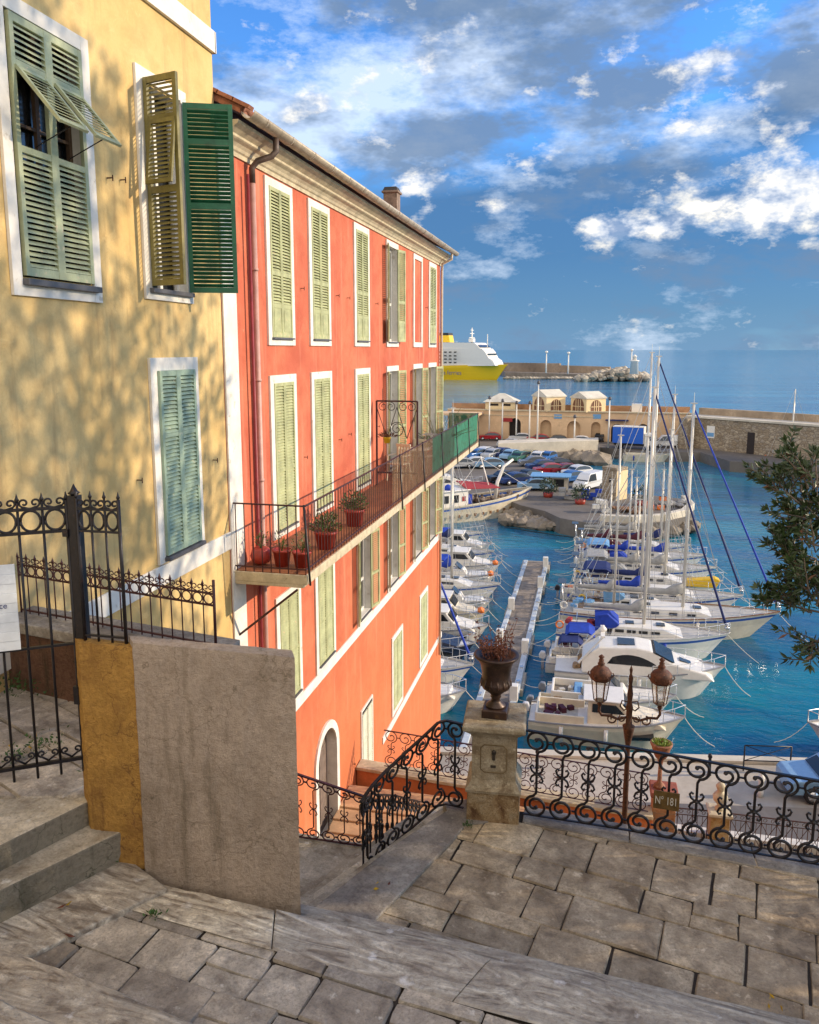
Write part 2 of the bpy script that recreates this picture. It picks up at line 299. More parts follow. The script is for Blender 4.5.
    def build(s,name,mats,parent=None,bevel=0,loc=None):
        me=bpy.data.meshes.new(name); off=Vector((0,0,0))
        if parent is not None and loc is None: off=Vector(parent.get('_o',(0,0,0))) if parent.type=='EMPTY' else Vector(parent.get('_o',(0,0,0)))
        me.from_pydata([p-off for p in s.v],[],s.f)
        if not isinstance(mats,(list,tuple)): mats=[mats]
        for m in mats: me.materials.append(m)
        me.polygons.foreach_set('material_index',s.mi); me.polygons.foreach_set('use_smooth',s.sm); me.update()
        o=bpy.data.objects.new(name,me); COL.objects.link(o)
        if parent is not None: o.parent=parent
        if loc is not None: o.location=loc
        o['_o']=tuple(off)
        if bevel:
            b=o.modifiers.new('bevel','BEVEL'); b.width=bevel; b.segments=2; b.limit_method='ANGLE'; b.angle_limit=R_(40)
        return o
def thing(name,label,cat,loc=(0,0,0),rz=0,group=None,world=True):
    o=bpy.data.objects.new(name,None); COL.objects.link(o); o.location=loc; o.rotation_euler=(0,0,rz); o.empty_display_size=.2
    o['label']=label;o['category']=cat
    if group:o['group']=group
    o['_o']=tuple(loc) if world else (0,0,0)
    return o
def tag(o,label,cat,group=None):
    o['label']=label;o['category']=cat
    if group:o['group']=group
    return o
def struct(name,mb,mats,bevel=0):
    o=mb.build(name,mats,bevel=bevel); o['kind']='structure'; return o
def copy_tree(root,loc,rz=None,label=None,group=None,mats=None,scale=None):
    def cp(o,par):
        c=o.copy(); COL.objects.link(c)
        if par is not None: c.parent=par
        for ch in o.children: cp(ch,c)
        return c
    r=cp(root,None); r.location=loc
    if rz is not None: r.rotation_euler=(0,0,rz)
    if scale: r.scale=scale
    if label: r['label']=label
    if group: r['group']=group
    return r
def spiral(cx,cz,r,a0,turn,rend,n=22,hold=.5):
    out=[]
    for i in range(n+1):
        t=i/n; a=a0+turn*t; k=0 if t<hold else (t-hold)/(1-hold); rr=r+(rend-r)*k
        out.append((cx+rr*math.cos(a),cz+rr*math.sin(a)))
    return out
def frame(o,xd):  # local x along xd (horizontal), z up
    xd=Vector(xd); xd.z=0; xd.normalize(); yd=Vector((-xd.y,xd.x,0))
    return Matrix(((xd.x,yd.x,0,o[0]),(xd.y,yd.y,0,o[1]),(0,0,1,o[2]),(0,0,0,1)))

# ------------------------------------------------------------------ world, sun
SUN_EL=R_(21); SUN_AZ=R_(14)   # azimuth from +X toward +Y
w=bpy.data.worlds.new('World'); scene.world=w; w.use_nodes=True; t=w.node_tree
bg=t.nodes['Background']; sky=t.nodes.new('ShaderNodeTexSky'); sky.sky_type='NISHITA'; sky.sun_disc=False
sky.sun_elevation=SUN_EL; sky.sun_rotation=math.pi/2-SUN_AZ; sky.air_density=1.0; sky.dust_density=.6; sky.ozone_density=2.5
geo=t.nodes.new('ShaderNodeTexCoord'); sep=t.nodes.new('ShaderNodeSeparateXYZ'); lnk(t,geo.outputs['Generated'],sep.inputs[0])
az=mth(t,'ARCTAN2',sep.outputs[0],sep.outputs[1]); el=mth(t,'ARCSINE',sep.outputs[2])
_cb=t.nodes.new('ShaderNodeCombineXYZ'); lnk(t,az,_cb.inputs[0]); lnk(t,el,_cb.inputs[1]); AE=_cb.outputs[0]
def skyco(dx,sx,sz,w0):
    cb=t.nodes.new('ShaderNodeCombineXYZ'); lnk(t,mth(t,'MULTIPLY_ADD',az,sx,dx[0]),cb.inputs[0]); lnk(t,mth(t,'MULTIPLY_ADD',el,sz,dx[1]),cb.inputs[1]); cb.inputs[2].default_value=w0; return cb.outputs[0]
def blob(px,py,rx,ry,wt,slant=0):
    r=ray(px,py).normalized(); a0=math.atan2(r.x,r.y); e0=math.asin(r.z)
    def vm(op,x,y):
        n=t.nodes.new('ShaderNodeVectorMath'); n.operation=op
        for i,v in enumerate((x,y)):
            if isinstance(v,tuple): n.inputs[i].default_value=v
            else: lnk(t,v,n.inputs[i])
        return n.outputs['Value'] if op=='DOT_PRODUCT' else n.outputs[0]
    k=1.0/(ry/F)
    d=vm('SUBTRACT',AE,(a0,e0,0))
    if slant:
        cb=t.nodes.new('ShaderNodeCombineXYZ'); lnk(t,vm('DOT_PRODUCT',d,(F/rx,0,0)),cb.inputs[0]); lnk(t,vm('DOT_PRODUCT',d,(-slant*k,k,0)),cb.inputs[1]); m=cb.outputs[0]
    else: m=vm('MULTIPLY',d,(F/rx,k,0))
    q=vm('DOT_PRODUCT',m,m)
    return mth(t,'MULTIPLY',mth(t,'POWER',.3679,q),wt)
def total(bl):
    s=bl[0]
    for b in bl[1:]: s=mth(t,'ADD',s,b)
    return s
def layer(base,off,sx,sz,seed,detail,rough,blobs,lo,hi,bias):
    n=noise(t,skyco((0,0),sx,sz,seed),1.0,detail,rough,0); nn=mth(t,'MULTIPLY_ADD',mth(t,'SUBTRACT',n,.5),2.3,.5)
    d=mth(t,'ADD',nn,mth(t,'ADD',total([blob(*b) for b in blobs]),bias))
    return ramp(t,d,[(lo,(0,0,0)),(hi,(1,1,1))]),n
sk=mixc(t,1.0,sky.outputs[0],(.42,.82,1.30),'MULTIPLY')
SKYSTR=.15
# slate-blue cloud bank low over the sea
m1,n1=layer(0,0,3.2,9,3.1,3,.5,[(660,285,620,85,.85),(760,130,170,70,.35),(420,290,180,80,.45)],.42,.95,-.06)
sk=mixc(t,mth(t,'MULTIPLY',m1,.86),sk,(.34,.84,1.72))
# pale haze at horizon
hz=ramp(t,el,[(0.0,(1,1,1)),(.05,(.35,)*3),(.11,(0,0,0))]); sk=mixc(t,mth(t,'MULTIPLY',hz,.38),sk,(1.4,2.4,3.6))
# high thin wisps upper left
m2,n2=layer(0,0,7.5,16,8.7,6,.68,[(340,100,190,60,.42,.35),(430,60,120,34,.25,.3),(260,120,90,55,.3),(620,120,200,60,.12),(780,60,90,60,.15)],.48,1.10,-.12)
sk=mixc(t,mth(t,'MULTIPLY',m2,.70),sk,(4.3,4.9,5.7))
# grey-blue masses
m3,n3=layer(0,0,7,15,14.2,5,.64,[(600,50,100,34,.55),(500,125,140,24,.42,.1),(430,148,70,16,.3),(815,75,45,45,.5),(660,180,90,26,.24),(560,5,200,16,.25)],.46,.90,-.10)
sk=mixc(t,mth(t,'MULTIPLY',m3,.85),sk,(.88,1.32,2.05))
# bright cumulus, lit from the right
cum=[(b[0],b[1],b[2],b[3],b[4]*1.45,*(b[5:])) for b in [(740,212,85,30,.40),(640,225,70,14,.30),(790,180,40,22,.2),(600,226,55,10,.2),(700,60,55,12,.30,.1),(750,52,36,10,.26),(776,86,14,5,.3),(495,206,32,9,.36),(425,178,26,9,.3),(410,190,22,8,.24),(262,22,26,11,.36),(520,95,60,9,.2,.3),(640,140,80,14,.22,.1),(690,128,30,8,.2),(430,20,60,10,.15),(370,145,50,9,.18),(360,80,90,14,.2,.4),(300,110,60,12,.18,.3),(800,190,40,30,.3)]]
m4,n4=layer(0,0,14,24,21.3,6,.64,cum,.56,1.02,-.22)
n4b=noise(t,skyco((-.20,-.30),14,24,21.3),1.0,4,.62,0)
lit=mth(t,'MULTIPLY_ADD',mth(t,'SUBTRACT',n4,n4b),4.2,.55,clamp=True)
cc=ramp(t,lit,[(0,(.24,.33,.50)),(.42,(.56,.61,.70)),(1,(1,.94,.82))]); cc=mixc(t,1.0,cc,(6.2,6.2,6.2),'MULTIPLY')
sk=mixc(t,mth(t,'MULTIPLY',m4,.95),sk,cc)
# unseen bright cloud layer added behind the photographer as warm fill light
bn=noise(t,skyco((0,0),2.2,3.5,5.5),1.0,1,.5)
bk=mth(t,'MULTIPLY',ramp(t,mth(t,'MULTIPLY',sep.outputs[1],-1.0),[(0.0,(0,0,0)),(.35,(1,1,1))]),ramp(t,bn,[(.3,(.45,)*3),(.6,(.9,)*3)]))
sk=mixc(t,bk,sk,(8.8,7.7,6.3))
lnk(t,sk,bg.inputs[0]); bg.inputs[1].default_value=SKYSTR; w.cycles.sampling_method='MANUAL'; w.cycles.sample_map_resolution=512
sl=bpy.data.lights.new('sun','SUN'); so=bpy.data.objects.new('sun',sl); COL.objects.link(so); sl.energy=3.5; sl.angle=R_(.55); sl.color=(1,.80,.56)
sv=Vector((math.cos(SUN_EL)*math.cos(SUN_AZ),math.cos(SUN_EL)*math.sin(SUN_AZ),math.sin(SUN_EL))); so.rotation_euler=sv.to_track_quat('Z','Y').to_euler()
vs_=scene.view_settings; vs_.view_transform='Standard'; vs_.look='None'; vs_.gamma=1; vs_.exposure=.55; vs_.use_curve_mapping=False
# ------------------------------------------------------------------ sea and terrain
def water():
    m,t,p=nt('sea_water'); v=wpos(t)
    def mp(sc,rot=0):
        a=t.nodes.new('ShaderNodeMapping'); a.inputs['Scale'].default_value=sc; a.inputs['Rotation'].default_value=(0,0,rot); lnk(t,v,a.inputs['Vector']); return a.outputs[0]
    n1=noise(t,mp((.55,1.0,1),.25),1.5,4,.6,.6); n2=noise(t,mp((.2,.45,1),.15),.35,4,.6,.4); n3=noise(t,mp((.016,.09,1),.1),.6,6,.68); n4=noise(t,mp((.03,.22,1),.08),1.0,5,.65)
    sp=t.nodes.new('ShaderNodeSeparateXYZ'); lnk(t,v,sp.inputs[0])
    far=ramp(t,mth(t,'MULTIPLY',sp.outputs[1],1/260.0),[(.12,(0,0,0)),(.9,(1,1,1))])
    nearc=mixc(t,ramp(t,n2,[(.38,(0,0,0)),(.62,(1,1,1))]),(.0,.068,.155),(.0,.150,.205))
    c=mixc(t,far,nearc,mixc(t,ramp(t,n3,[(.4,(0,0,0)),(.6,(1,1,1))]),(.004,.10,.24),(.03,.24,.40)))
    lnk(t,c,p.inputs['Base Color']); p.inputs['Roughness'].default_value=.07; p.inputs['IOR'].default_value=1.333
    calm=ramp(t,noise(t,mp((.06,.10,1),.5),1.0,3,.5),[(.40,(.35,)*3),(.60,(1,1,1))]); h=mth(t,'ADD',mth(t,'MULTIPLY',mth(t,'MULTIPLY',n1,.8),calm),mth(t,'ADD',mth(t,'MULTIPLY',n2,.7),mth(t,'MULTIPLY',mth(t,'MULTIPLY',n4,3.0),far))); bump(t,p,h,.55,.2); return m
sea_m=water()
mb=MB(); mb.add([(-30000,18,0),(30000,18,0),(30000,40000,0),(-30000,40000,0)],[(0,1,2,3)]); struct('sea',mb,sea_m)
mb=MB(); mb.box((-60,-40,-3),(80,20,.0)); mb.box((-60,20,-3),(-5.3,30,0)); struct('ground',mb,mole_m)
# quay along the harbour foot
qa=Vector((-6.5,31.2)); qb=Vector((26,36.6))
mb=MB(); mb.prism([(-40,18),(40,18),(40,39),(qb.x,qb.y),(qa.x,qa.y),(-40,26)],-2,1.2); struct('quay',mb,concrete)
mb=MB(); mb.prism([(1.5,25.2),(30,30.0),(30,33.6),(1.5,28.9)],1.2,1.206); struct('road',mb,asph)
mb=MB(); mb.prism([(qa.x,qa.y-.5),(qb.x,qb.y-.5),(qb.x,qb.y-.02),(qa.x,qa.y-.02)],1.2,1.34); struct('quay_kerb',mb,paleq,.02)
# mid terrace with white fence
mb=MB(); mb.prism([(1.9,17.4),(14,17.4),(14,23.0),(8,23.0),(1.9,22.9)],0,3.62); struct('lower_terrace',mb,concrete)
# stairs court under the red house
mb=MB(); mb.prism([(-5.3,9),(1.9,9),(1.9,16.75),(-5.3,17.4)],0,7.55); struct('court_paving',mb,M('court_stone',(.50,.33,.20),.9,var=.2,scale=1.4,world=True,wear=(.36,.24,.16)))
mb=MB()
for i in range(6): mb.box((-5.28,16.2-.42*i,7.55),(-2.2,17.0,7.64+.001*i+.0)) if i==0 else None
for i in range(9):
    y=16.6-i*.42; mb.box((-5.28,y-.42,7.56),(-.6,y,7.95-i*.043))
struct('court_steps',mb,M('court_step_stone',(.60,.36,.19),.9,var=.2,scale=2.0,world=True),.015)
mb=MB(); mb.prism([(6,8.2),(60,8.2),(60,-30),(14,-30),(14,3),(14.5,8.0),(60,8),(60,15.5),(7,15.5)] if 0 else [(6,8.0),(60,8.0),(60,15.5),(7,15.5)],0,10.0); mb.prism([(14,-30),(60,-30),(60,7.99),(14,7.99)],0,12.4); struct('slope',mb,M('grassy_slope',(.07,.09,.03),.95,var=.4,scale=1.2,world=True,bmp=.4))
# hill body under the upper terrace, hidden behind its edge
mb=MB(); mb.prism([(-2.2,5.9),(14,3.5),(14,7.9),(2.2,8.12),(-1.1,8.22),(-1.42,8.12)],0,12.93); mb.prism([(-9,-6),(14,-6),(14,5.1),(-2.2,5.6),(-9,5.6)],0,12.2); struct('terrace_base',mb,mortar)
# ------------------------------------------------------------------ terrace slabs
def clip(poly,a,b):   # keep the part left of the line a->b
    out=[]; n=len(poly)
    sd=lambda p:(b[0]-a[0])*(p[1]-a[1])-(b[1]-a[1])*(p[0]-a[0])
    for i in range(n):
        p,q=poly[i],poly[(i+1)%n]; sp_,sq_=sd(p),sd(q)
        if sp_>=0: out.append(p)
        if sp_*sq_<0: k=sp_/(sp_-sq_); out.append((p[0]+(q[0]-p[0])*k,p[1]+(q[1]-p[1])*k))
    return out
def area(p): return abs(sum(p[i][0]*p[(i+1)%len(p)][1]-p[(i+1)%len(p)][0]*p[i][1] for i in range(len(p))))/2
def slabs(name,mat,org,ang,us,vs,rowh,wid,bound,z,thick=.06,gap=.007,seed=1,tilt=.012):
    rg=random.Random(seed); mb=MB(); ca,sa=math.cos(ang),math.sin(ang)
    W=lambda u,v:(org[0]+u*ca-v*sa,org[1]+u*sa+v*ca)
    v=vs[0]
    while v<vs[1]:
        h=rg.uniform(*rowh); u=us[0]+rg.uniform(-.5,0); sl=rg.uniform(-.006,.006)
        while u<us[1]:
            wd=rg.uniform(*wid); subs=[(u,v,u+wd,v+h)]
            if rg.random()<.12: k=rg.uniform(.4,.6); subs=[(u,v,u+wd,v+h*k),(u,v+h*k,u+wd,v+h)]
            for a,b,c,d in subs:
                g=gap*rg.uniform(.7,1.6); j=lambda:rg.uniform(-.009,.009)
                cr=.03; ps=[]
                cs=[(a+g+j(),b+g+j()),(c-g+j(),b+g+j()),(c-g+j(),d-g+j()),(a+g+j(),d-g+j())]
                for i in range(4):
                    p=cs[i];q=cs[(i+1)%4];pp=cs[i-1]
                    k1=rg.uniform(.004,.018)/max(.1,math.dist(p,pp)); k2=rg.uniform(.004,.018)/max(.1,math.dist(p,q))
                    ps.append((p[0]+(pp[0]-p[0])*k1,p[1]+(pp[1]-p[1])*k1)); ps.append((p[0]+(q[0]-p[0])*k2,p[1]+(q[1]-p[1])*k2))
                    mx=((p[0]+q[0])/2+rg.uniform(-.006,.006),(p[1]+q[1])/2+rg.uniform(-.006,.006)); ps.append(mx)
                P=[W(*p) for p in ps]
                for i in range(len(bound)): 
                    if len(P)<3: break
                    P=clip(P,bound[i],bound[(i+1)%len(bound)])
                if len(P)<3 or area(P)<.0004: continue
                cx=sum(p[0] for p in P)/len(P); cy=sum(p[1] for p in P)/len(P); tx,ty=rg.uniform(-tilt,tilt),rg.uniform(-tilt,tilt); dz=rg.uniform(-.010,.008)
                n=len(P); top=[(x,y,z+dz+(x-cx)*tx+(y-cy)*ty) for x,y in P]; inn=[(cx+(x-cx)*(.975-rg.uniform(0,.02)),cy+(y-cy)*(.975-rg.uniform(0,.02)),zz) for x,y,zz in top]; out=[(x,y,zz-.014-rg.uniform(0,.008)) for x,y,zz in top]; bot=[(x,y,z-thick) for x,y in P]
                fs=[tuple(range(n))]+[(i+n,(i+1)%n+n,(i+1)%n,i) for i in range(n)]+[(i+2*n,(i+1)%n+2*n,(i+1)%n+n,i+n) for i in range(n)]
                mb.add(inn+out+bot,fs)
            u+=wd
        v+=h
    return struct(name,mb,mat)
xy=lambda p:(p.x,p.y)
E1=[xy(atZ(*p,13.0)) for p in [(385,909),(464,827)]]
bT=[(-1.93,5.7),(5,3.6),(5,7.72),(2.4,7.82),(1.2,7.93),(-.55,8.12),(-1.09,8.04),(-1.2,7.72)]
slabs('terrace_paving',terr_st,(-1.2,7.72),R_(-11.5),(-3,6),(-3.4,.5),(.36,.54),(.36,.82),bT,13.0,seed=5,gap=.0045)
mb=MB(); mb.prism([(-2.2,5.5),(5,3.5),(5,7.95),(-.5,8.2),(-1.25,8.1)],12.9,12.982); struct('terrace_joints',mb,mortar)
# kerb stones on the outer edges of the terrace
mb=MB()
L_=[atZ(*p,13.04) for p in [(452,806),(430,820),(400,840),(365,866),(332,892),(302,915)]]; Rr=[atZ(*p,13.04) for p in [(464,825),(452,840),(432,860),(405,888),(385,908),(365,930)]]
for i in range(5):
    q=[xy(L_[i]),xy(Rr[i]),xy(Rr[i+1]),xy(L_[i+1])]; 
mb.prism([xy(q) for q in L_]+[xy(q) for q in Rr[::-1]],12.0,13.03)
mb.prism([(-1.5,8.12),(-1.30,7.7),(-.95,7.85),(-1.1,8.3)],12.5,13.02)
struct('kerb_stone',mb,curb_st,.012)
mb=MB(); 
for x0,x1 in ((-.6,.5),(.51,1.7),(1.71,3.0),(3.01,4.4)):
    y=lambda x: 8.1-.1*(x+.6)
    mb.prism([(x0,y(x0)-.16),(x1,y(x1)-.16),(x1,y(x1)+.16),(x0,y(x0)+.16)],12.4,13.012)
struct('terrace_edge_kerb',mb,curb_st,.01)
# side flight leaving the terrace to the left
mb=MB()
dL=(L_[0]-L_[5]).normalized(); nrm=Vector((-dL.y,dL.x,0)); nrm.normalize()
def lineat(k,z):
    a=L_[0]+nrm*(k-.03)+dL*.3; b=L_[5]+nrm*(k-.03)-dL*.8; return a,b
for i in range(4):
    a,b=lineat(.22*i,0); a2,b2=lineat(.22*(i+1),0); a3,b3=lineat(3.2,0)
    mb.prism([xy(a),xy(b),xy(b2),xy(a2)],11.5,12.92-.155*i)
struct('side_steps',mb,step_st,.012)
mb=MB(); mb.prism([(-5.28,5.0),(-2.3,5.0),(-2.25,8.42),(-3.38,8.45),(-5.28,8.5)],10,12.16); struct('side_landing',mb,step_st,.01)
mb=MB(); mb.prism([(-2.45,8.1),(-1.45,8.1),(-1.45,8.5),(-2.35,8.5)],10,12.2)
for i in range(7): mb.box((-2.2,8.3+.3*i,8),(-1.4,8.6+.3*i,12.0-.19*i))
struct('rear_steps',mb,step_st,.01)
# ------------------------------------------------------------------ landing and marble nosing
lb=[(-3.6,3.72),(-2.9,3.78),(-.39,3.45),(1.2,3.3),(1.2,3.72),(-.39,3.88),(-1.6,4.02),(-2.9,4.18),(-3.6,4.0)]
bL=[(-4.2,3.2),(1.4,2.9),(1.4,3.695),(-.39,3.90),(-1.6,4.05),(-2.88,4.21),(-4.2,4.39)]
A0=atZ(121,907,14.4); 
slabs('landing_paving',land_st,(A0.x,A0.y),R_(-8),(-1.5,5),(-1.3,.3),(.27,.36),(.32,.52),bL,14.4,seed=12,gap=.0045,tilt=.014)
mb=MB(); mb.prism([(-4.6,2.2),(1.6,2.2),(1.6,4.1),(-2.8,4.43),(-4.6,4.43)],12,14.380); struct('landing_joints',mb,mortar)
mb=MB(); rg=random.Random(3)
def wavy(a,b,n,amp): return [(a[0]+(b[0]-a[0])*i/n+rg.uniform(-amp,amp),a[1]+(b[1]-a[1])*i/n+rg.uniform(-amp,amp)) for i in range(n+1)]
def slabstrip(mb,inner_,outer_,z0,z1,sag=0):
    n=len(inner_); top=[];fs=[]
    for i in range(n):
        a,b=inner_[i],outer_[i]
        d=Vector((b[0]-a[0],b[1]-a[1])); L=d.length; d/=L
        top+= [(a[0],a[1],z1-.005),(a[0]+d.x*.02,a[1]+d.y*.02,z1),(b[0]-d.x*.09,b[1]-d.y*.09,z1-.003+sag*math.sin(i)),(b[0]-d.x*.03,b[1]-d.y*.03,z1-.014),(b[0],b[1],z1-.045),(b[0]-d.x*.015,b[1]-d.y*.015,z0),(a[0],a[1],z0)]
    K=7
    for i in range(n-1):
        for k in range(K-1): fs.append((i*K+k,(i+1)*K+k,(i+1)*K+k+1,i*K+k+1))
    fs.append(tuple(range(K))); fs.append(tuple((n-1)*K+k for k in range(K-1,-1,-1)))
    s=mb.smooth; mb.smooth=False; mb.add(top,[f[::-1] for f in fs]); mb.smooth=s
Pi=[(121,907),(215,934),(300,958),(400,987),(500,1015),(640,1052),(800,1092)]; Po=[(157,879),(225,894),(300,911),(420,938),(560,972),(690,1003),(830,1034)]
I=[xy(atZ(*p,14.4)) for p in Pi]; O=[xy(atZ(*p,14.4)) for p in Po]
def seg(I,O,a,b,n=5):
    f=lambda P,t:(P[min(int(t),len(P)-2)][0]+(P[min(int(t),len(P)-2)+1][0]-P[min(int(t),len(P)-2)][0])*(t-min(int(t),len(P)-2)),P[min(int(t),len(P)-2)][1]+(P[min(int(t),len(P)-2)+1][1]-P[min(int(t),len(P)-2)][1])*(t-min(int(t),len(P)-2)))
    return [f(I,a+(b-a)*i/n) for i in range(n+1)],[ (f(O,a+(b-a)*i/n)[0]+rg.uniform(-.008,.008),f(O,a+(b-a)*i/n)[1]+rg.uniform(-.010,.010)) for i in range(n+1)]
for a,b in ((0,1.67),(1.68,3.53),(3.54,6)):
    i_,o_=seg(I,O,a,b,7); slabstrip(mb,i_,o_,14.2,14.405)
struct('marble_nosing',mb,marble,.004)
mb=MB()   # flight going down from the landing to the terrace
zz=14.24; off=0
for k in range(7):
    r0=.30 if k==0 else .235
    O1=[(x-.02,y+off-.03) for x,y in O]; O2=[(x-.02,y+off+r0+rg.uniform(-.006,.006)) for x,y in O]
    if k==0: O1[0]=(O1[0][0]+.45,O1[0][1]-.02);O2[0]=(O2[0][0]+.45,O2[0][1])
    slabstrip(mb,O1,O2,12.7,zz); off+=r0; zz-=.196
struct('descending_steps',mb,marble,.004)
mb=MB()   # flight rising to the photographer
z=14.57
base=[(-5.2,3.95)]+[xy(atZ(*p,14.57)) for p in [(0,941),(45,956),(100,978),(180,1012),(240,1036),(330,1070)]]+[(1.6,3.02)]
for k in range(11):
    dy=.42*k if k<2 else .42+.36*(k-1)
    o_=[(x,y-dy+rg.uniform(-.02,.02)) for x,y in base]; 
    # refine
    o2=[];i2=[]
    for i in range(len(o_)-1):
        for q in range(4):
            tt=q/4; x=o_[i][0]+(o_[i+1][0]-o_[i][0])*tt; y=o_[i][1]+(o_[i+1][1]-o_[i][1])*tt; o2.append((x,y+rg.uniform(-.010,.010))); i2.append((x-.02,y-.62))
    slabstrip(mb,i2,o2,z-.4,z); z+=.17
struct('rising_steps',mb,marble,.004)
# steps up to the iron gate
riser_st=rough_wall('dark_riser_stone',(.30,.27,.21),(.17,.15,.11),(.07,.075,.045),2.6)  # darker stone with greenish streaks for the vertical step faces
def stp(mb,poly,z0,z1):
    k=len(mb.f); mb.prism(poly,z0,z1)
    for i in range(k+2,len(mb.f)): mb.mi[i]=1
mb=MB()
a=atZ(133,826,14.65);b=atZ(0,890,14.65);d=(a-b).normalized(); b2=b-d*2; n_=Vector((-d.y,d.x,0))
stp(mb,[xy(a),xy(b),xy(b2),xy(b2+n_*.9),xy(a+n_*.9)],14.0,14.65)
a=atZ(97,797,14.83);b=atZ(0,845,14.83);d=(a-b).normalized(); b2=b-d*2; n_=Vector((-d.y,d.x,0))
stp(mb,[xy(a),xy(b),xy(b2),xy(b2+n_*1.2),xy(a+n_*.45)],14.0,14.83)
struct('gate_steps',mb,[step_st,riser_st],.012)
mb=MB()
a=atZ(150,874,14.43);b=atZ(0,958,14.43);d=(a-b).normalized(); b2=b-d*2; n_=Vector((-d.y,d.x,0))
mb.prism([xy(a),xy(a-n_*.22),xy(b-n_*.10),xy(b2),xy(b2+n_*.5),xy(a+n_*.4)],14.0,14.428)
struct('gate_foot_slab',mb,marble,.012)
slabs('gate_yard_paving',land_st,(-3.6,4.6),R_(-25),(-4,2.2),(-1.2,2.6),(.4,.6),(.5,.8),[(-7,3.2),(-4.05,4.1),(-3.52,4.62),(-3.0,4.75),(-2.9,5.9),(-5.3,6.3),(-7,6.3)],14.85,seed=8)
mb=MB(); mb.prism([(-9,1.5),(-4.6,3.0),(-4.05,4.15),(-3.55,4.68),(-2.2,4.72),(-2.75,5.85),(-5.3,6.4),(-9,6.4)],12,14.81); struct('gate_yard_joints',mb,mortar)

# ------------------------------------------------------------------ foreground walls
def rwall(name,poly,z0,z1,mats,label,cat,msplit=None):
    pass
t_=thing('garden_wall','rough render wall stub beside the gate, ochre left end and grey-brown main face','wall',(-2.9,4.7,14.3))
mb=MB()
def bumpy(mb,x0,x1,y0,y1,z0,z1,n,m,amp,rg=random.Random(4),skew=0):
    # front face grid with small relief plus sides/top
    vs=[];fs=[]
    for j in range(m+1):
        for i in range(n+1):
            e=(i in(0,n)) or (j in (0,m)); am=amp*(.35 if e else 1)
            zt=z0+(z1-z0)*j/m; xx=x0+(x1-x0)*i/n+skew*(1-j/m)
            vs.append((xx+rg.uniform(-am,am)*.5,y0+rg.uniform(-am,am),zt+(rg.uniform(-am,am)*.6 if j==m else 0)))
    for j in range(m):
        for i in range(n): fs.append((j*(n+1)+i,j*(n+1)+i+1,(j+1)*(n+1)+i+1,(j+1)*(n+1)+i))
    s0=mb.smooth; mb.smooth=True; mb.add(vs,fs); mb.smooth=False; fs=[]
    k=len(vs); T=[m*(n+1)+i for i in range(n+1)]; bk=y1/y0*1.01
    vs+= [(vs[q][0]*bk,y1,vs[q][2]) for q in T]; 
    for i in range(n): fs.append((T[i],T[i+1],k+i+1,k+i))
    Rr_=[j*(n+1)+n for j in range(m+1)]; k2=len(vs); vs+=[(vs[q][0]*bk,y1,vs[q][2]) for q in Rr_]
    for j in range(m): fs.append((Rr_[j],k2+j,k2+j+1,Rr_[j+1]))
    Ll=[j*(n+1) for j in range(m+1)]; k3=len(vs); vs+=[(vs[q][0]*bk,y1,vs[q][2]) for q in Ll]
    for j in range(m): fs.append((Ll[j],Ll[j+1],k3+j+1,k3+j))
    fs.append((k3,k3+m,k2+m,k2)); mb.add(vs,fs)
bumpy(mb,-2.945,-1.80,4.545,4.66,12.9,16.07,36,48,.009); mb.build('wall',grey_wall,t_)
mb=MB(); bumpy(mb,-3.37,-2.935,4.56,4.65,14.4,16.03,12,36,.013); mb.build('wall_end',ochre_wall,t_)
t_=tag(MB().build('x',iron),'','') if False else None
mb=MB()
p=[(-5.4,6.15),(-2.95,5.70),(-2.95,6.07),(-5.4,6.5)]
mb.prism(p,14.6,15.42); mb.m=1; mb.prism([(-5.4,6.10),(-2.92,5.65),(-2.92,6.12),(-5.4,6.55)],15.42,15.52)
o=mb.build('low_wall',[brown_wall,curb_st],bevel=.01); tag(o,'low damp brown wall with pale coping behind the gate, under the short fence','wall')

# ------------------------------------------------------------------ gate ironwork
def crest(mb,x0,x1,zc,r,bars,th=.008,circ=True,oval=1.0):
    """cresting between bars: circle row with scroll cups and spikes"""
    for i in range(len(bars)-1):
        a,b=bars[i],bars[i+1]; c=(a+b)/2; rr=(b-a)/2*.82; mb.mark()
        mb.tube([(c+rr*math.cos(k*math.pi/10),0,zc+r*math.sin(k*math.pi/10)) for k in range(21)],th,6)
        for sg in(-1,1):
            sp=spiral(c+sg*rr*.55,zc+r+.052,.028,R_(-90) if sg>0 else R_(-90),sg*R_(420),.007,16,.25)
            mb.tube([(c,0,zc+r+.012)]+[(x,0,z) for x,z in sp],th*.85,6)
def spike(mb,x,z,h=.06,w=.011):
    mb.lathe([(w*.5,0),(w*1.2,.015),(w*.7,.03),(.001,h)],(x,0,z),8)
hinge=Vector((-3.40,4.66,14.86))
pg=thing('gate_post','square black iron gate post standing at the ochre wall end','gate post',hinge)
mb=MB(); mb.box((hinge.x-.035,hinge.y-.035,14.83),(hinge.x+.035,hinge.y+.035,17.03)); mb.build('post',iron,pg,.004)
mb=MB(); mb.M=Matrix.Translation((hinge.x,hinge.y,0)); spike(mb,0,17.03,.08,.035); spike(mb,-.07,16.98,.07,.012); mb.build('finial',iron,pg)
mb=MB(); mb.box((hinge.x-.075,hinge.y-.05,15.55),(hinge.x-.034,hinge.y-.02,15.68)); mb.box((hinge.x-.075,hinge.y-.05,16.75),(hinge.x-.034,hinge.y-.02,16.80)); mb.build('hinge',iron,pg)
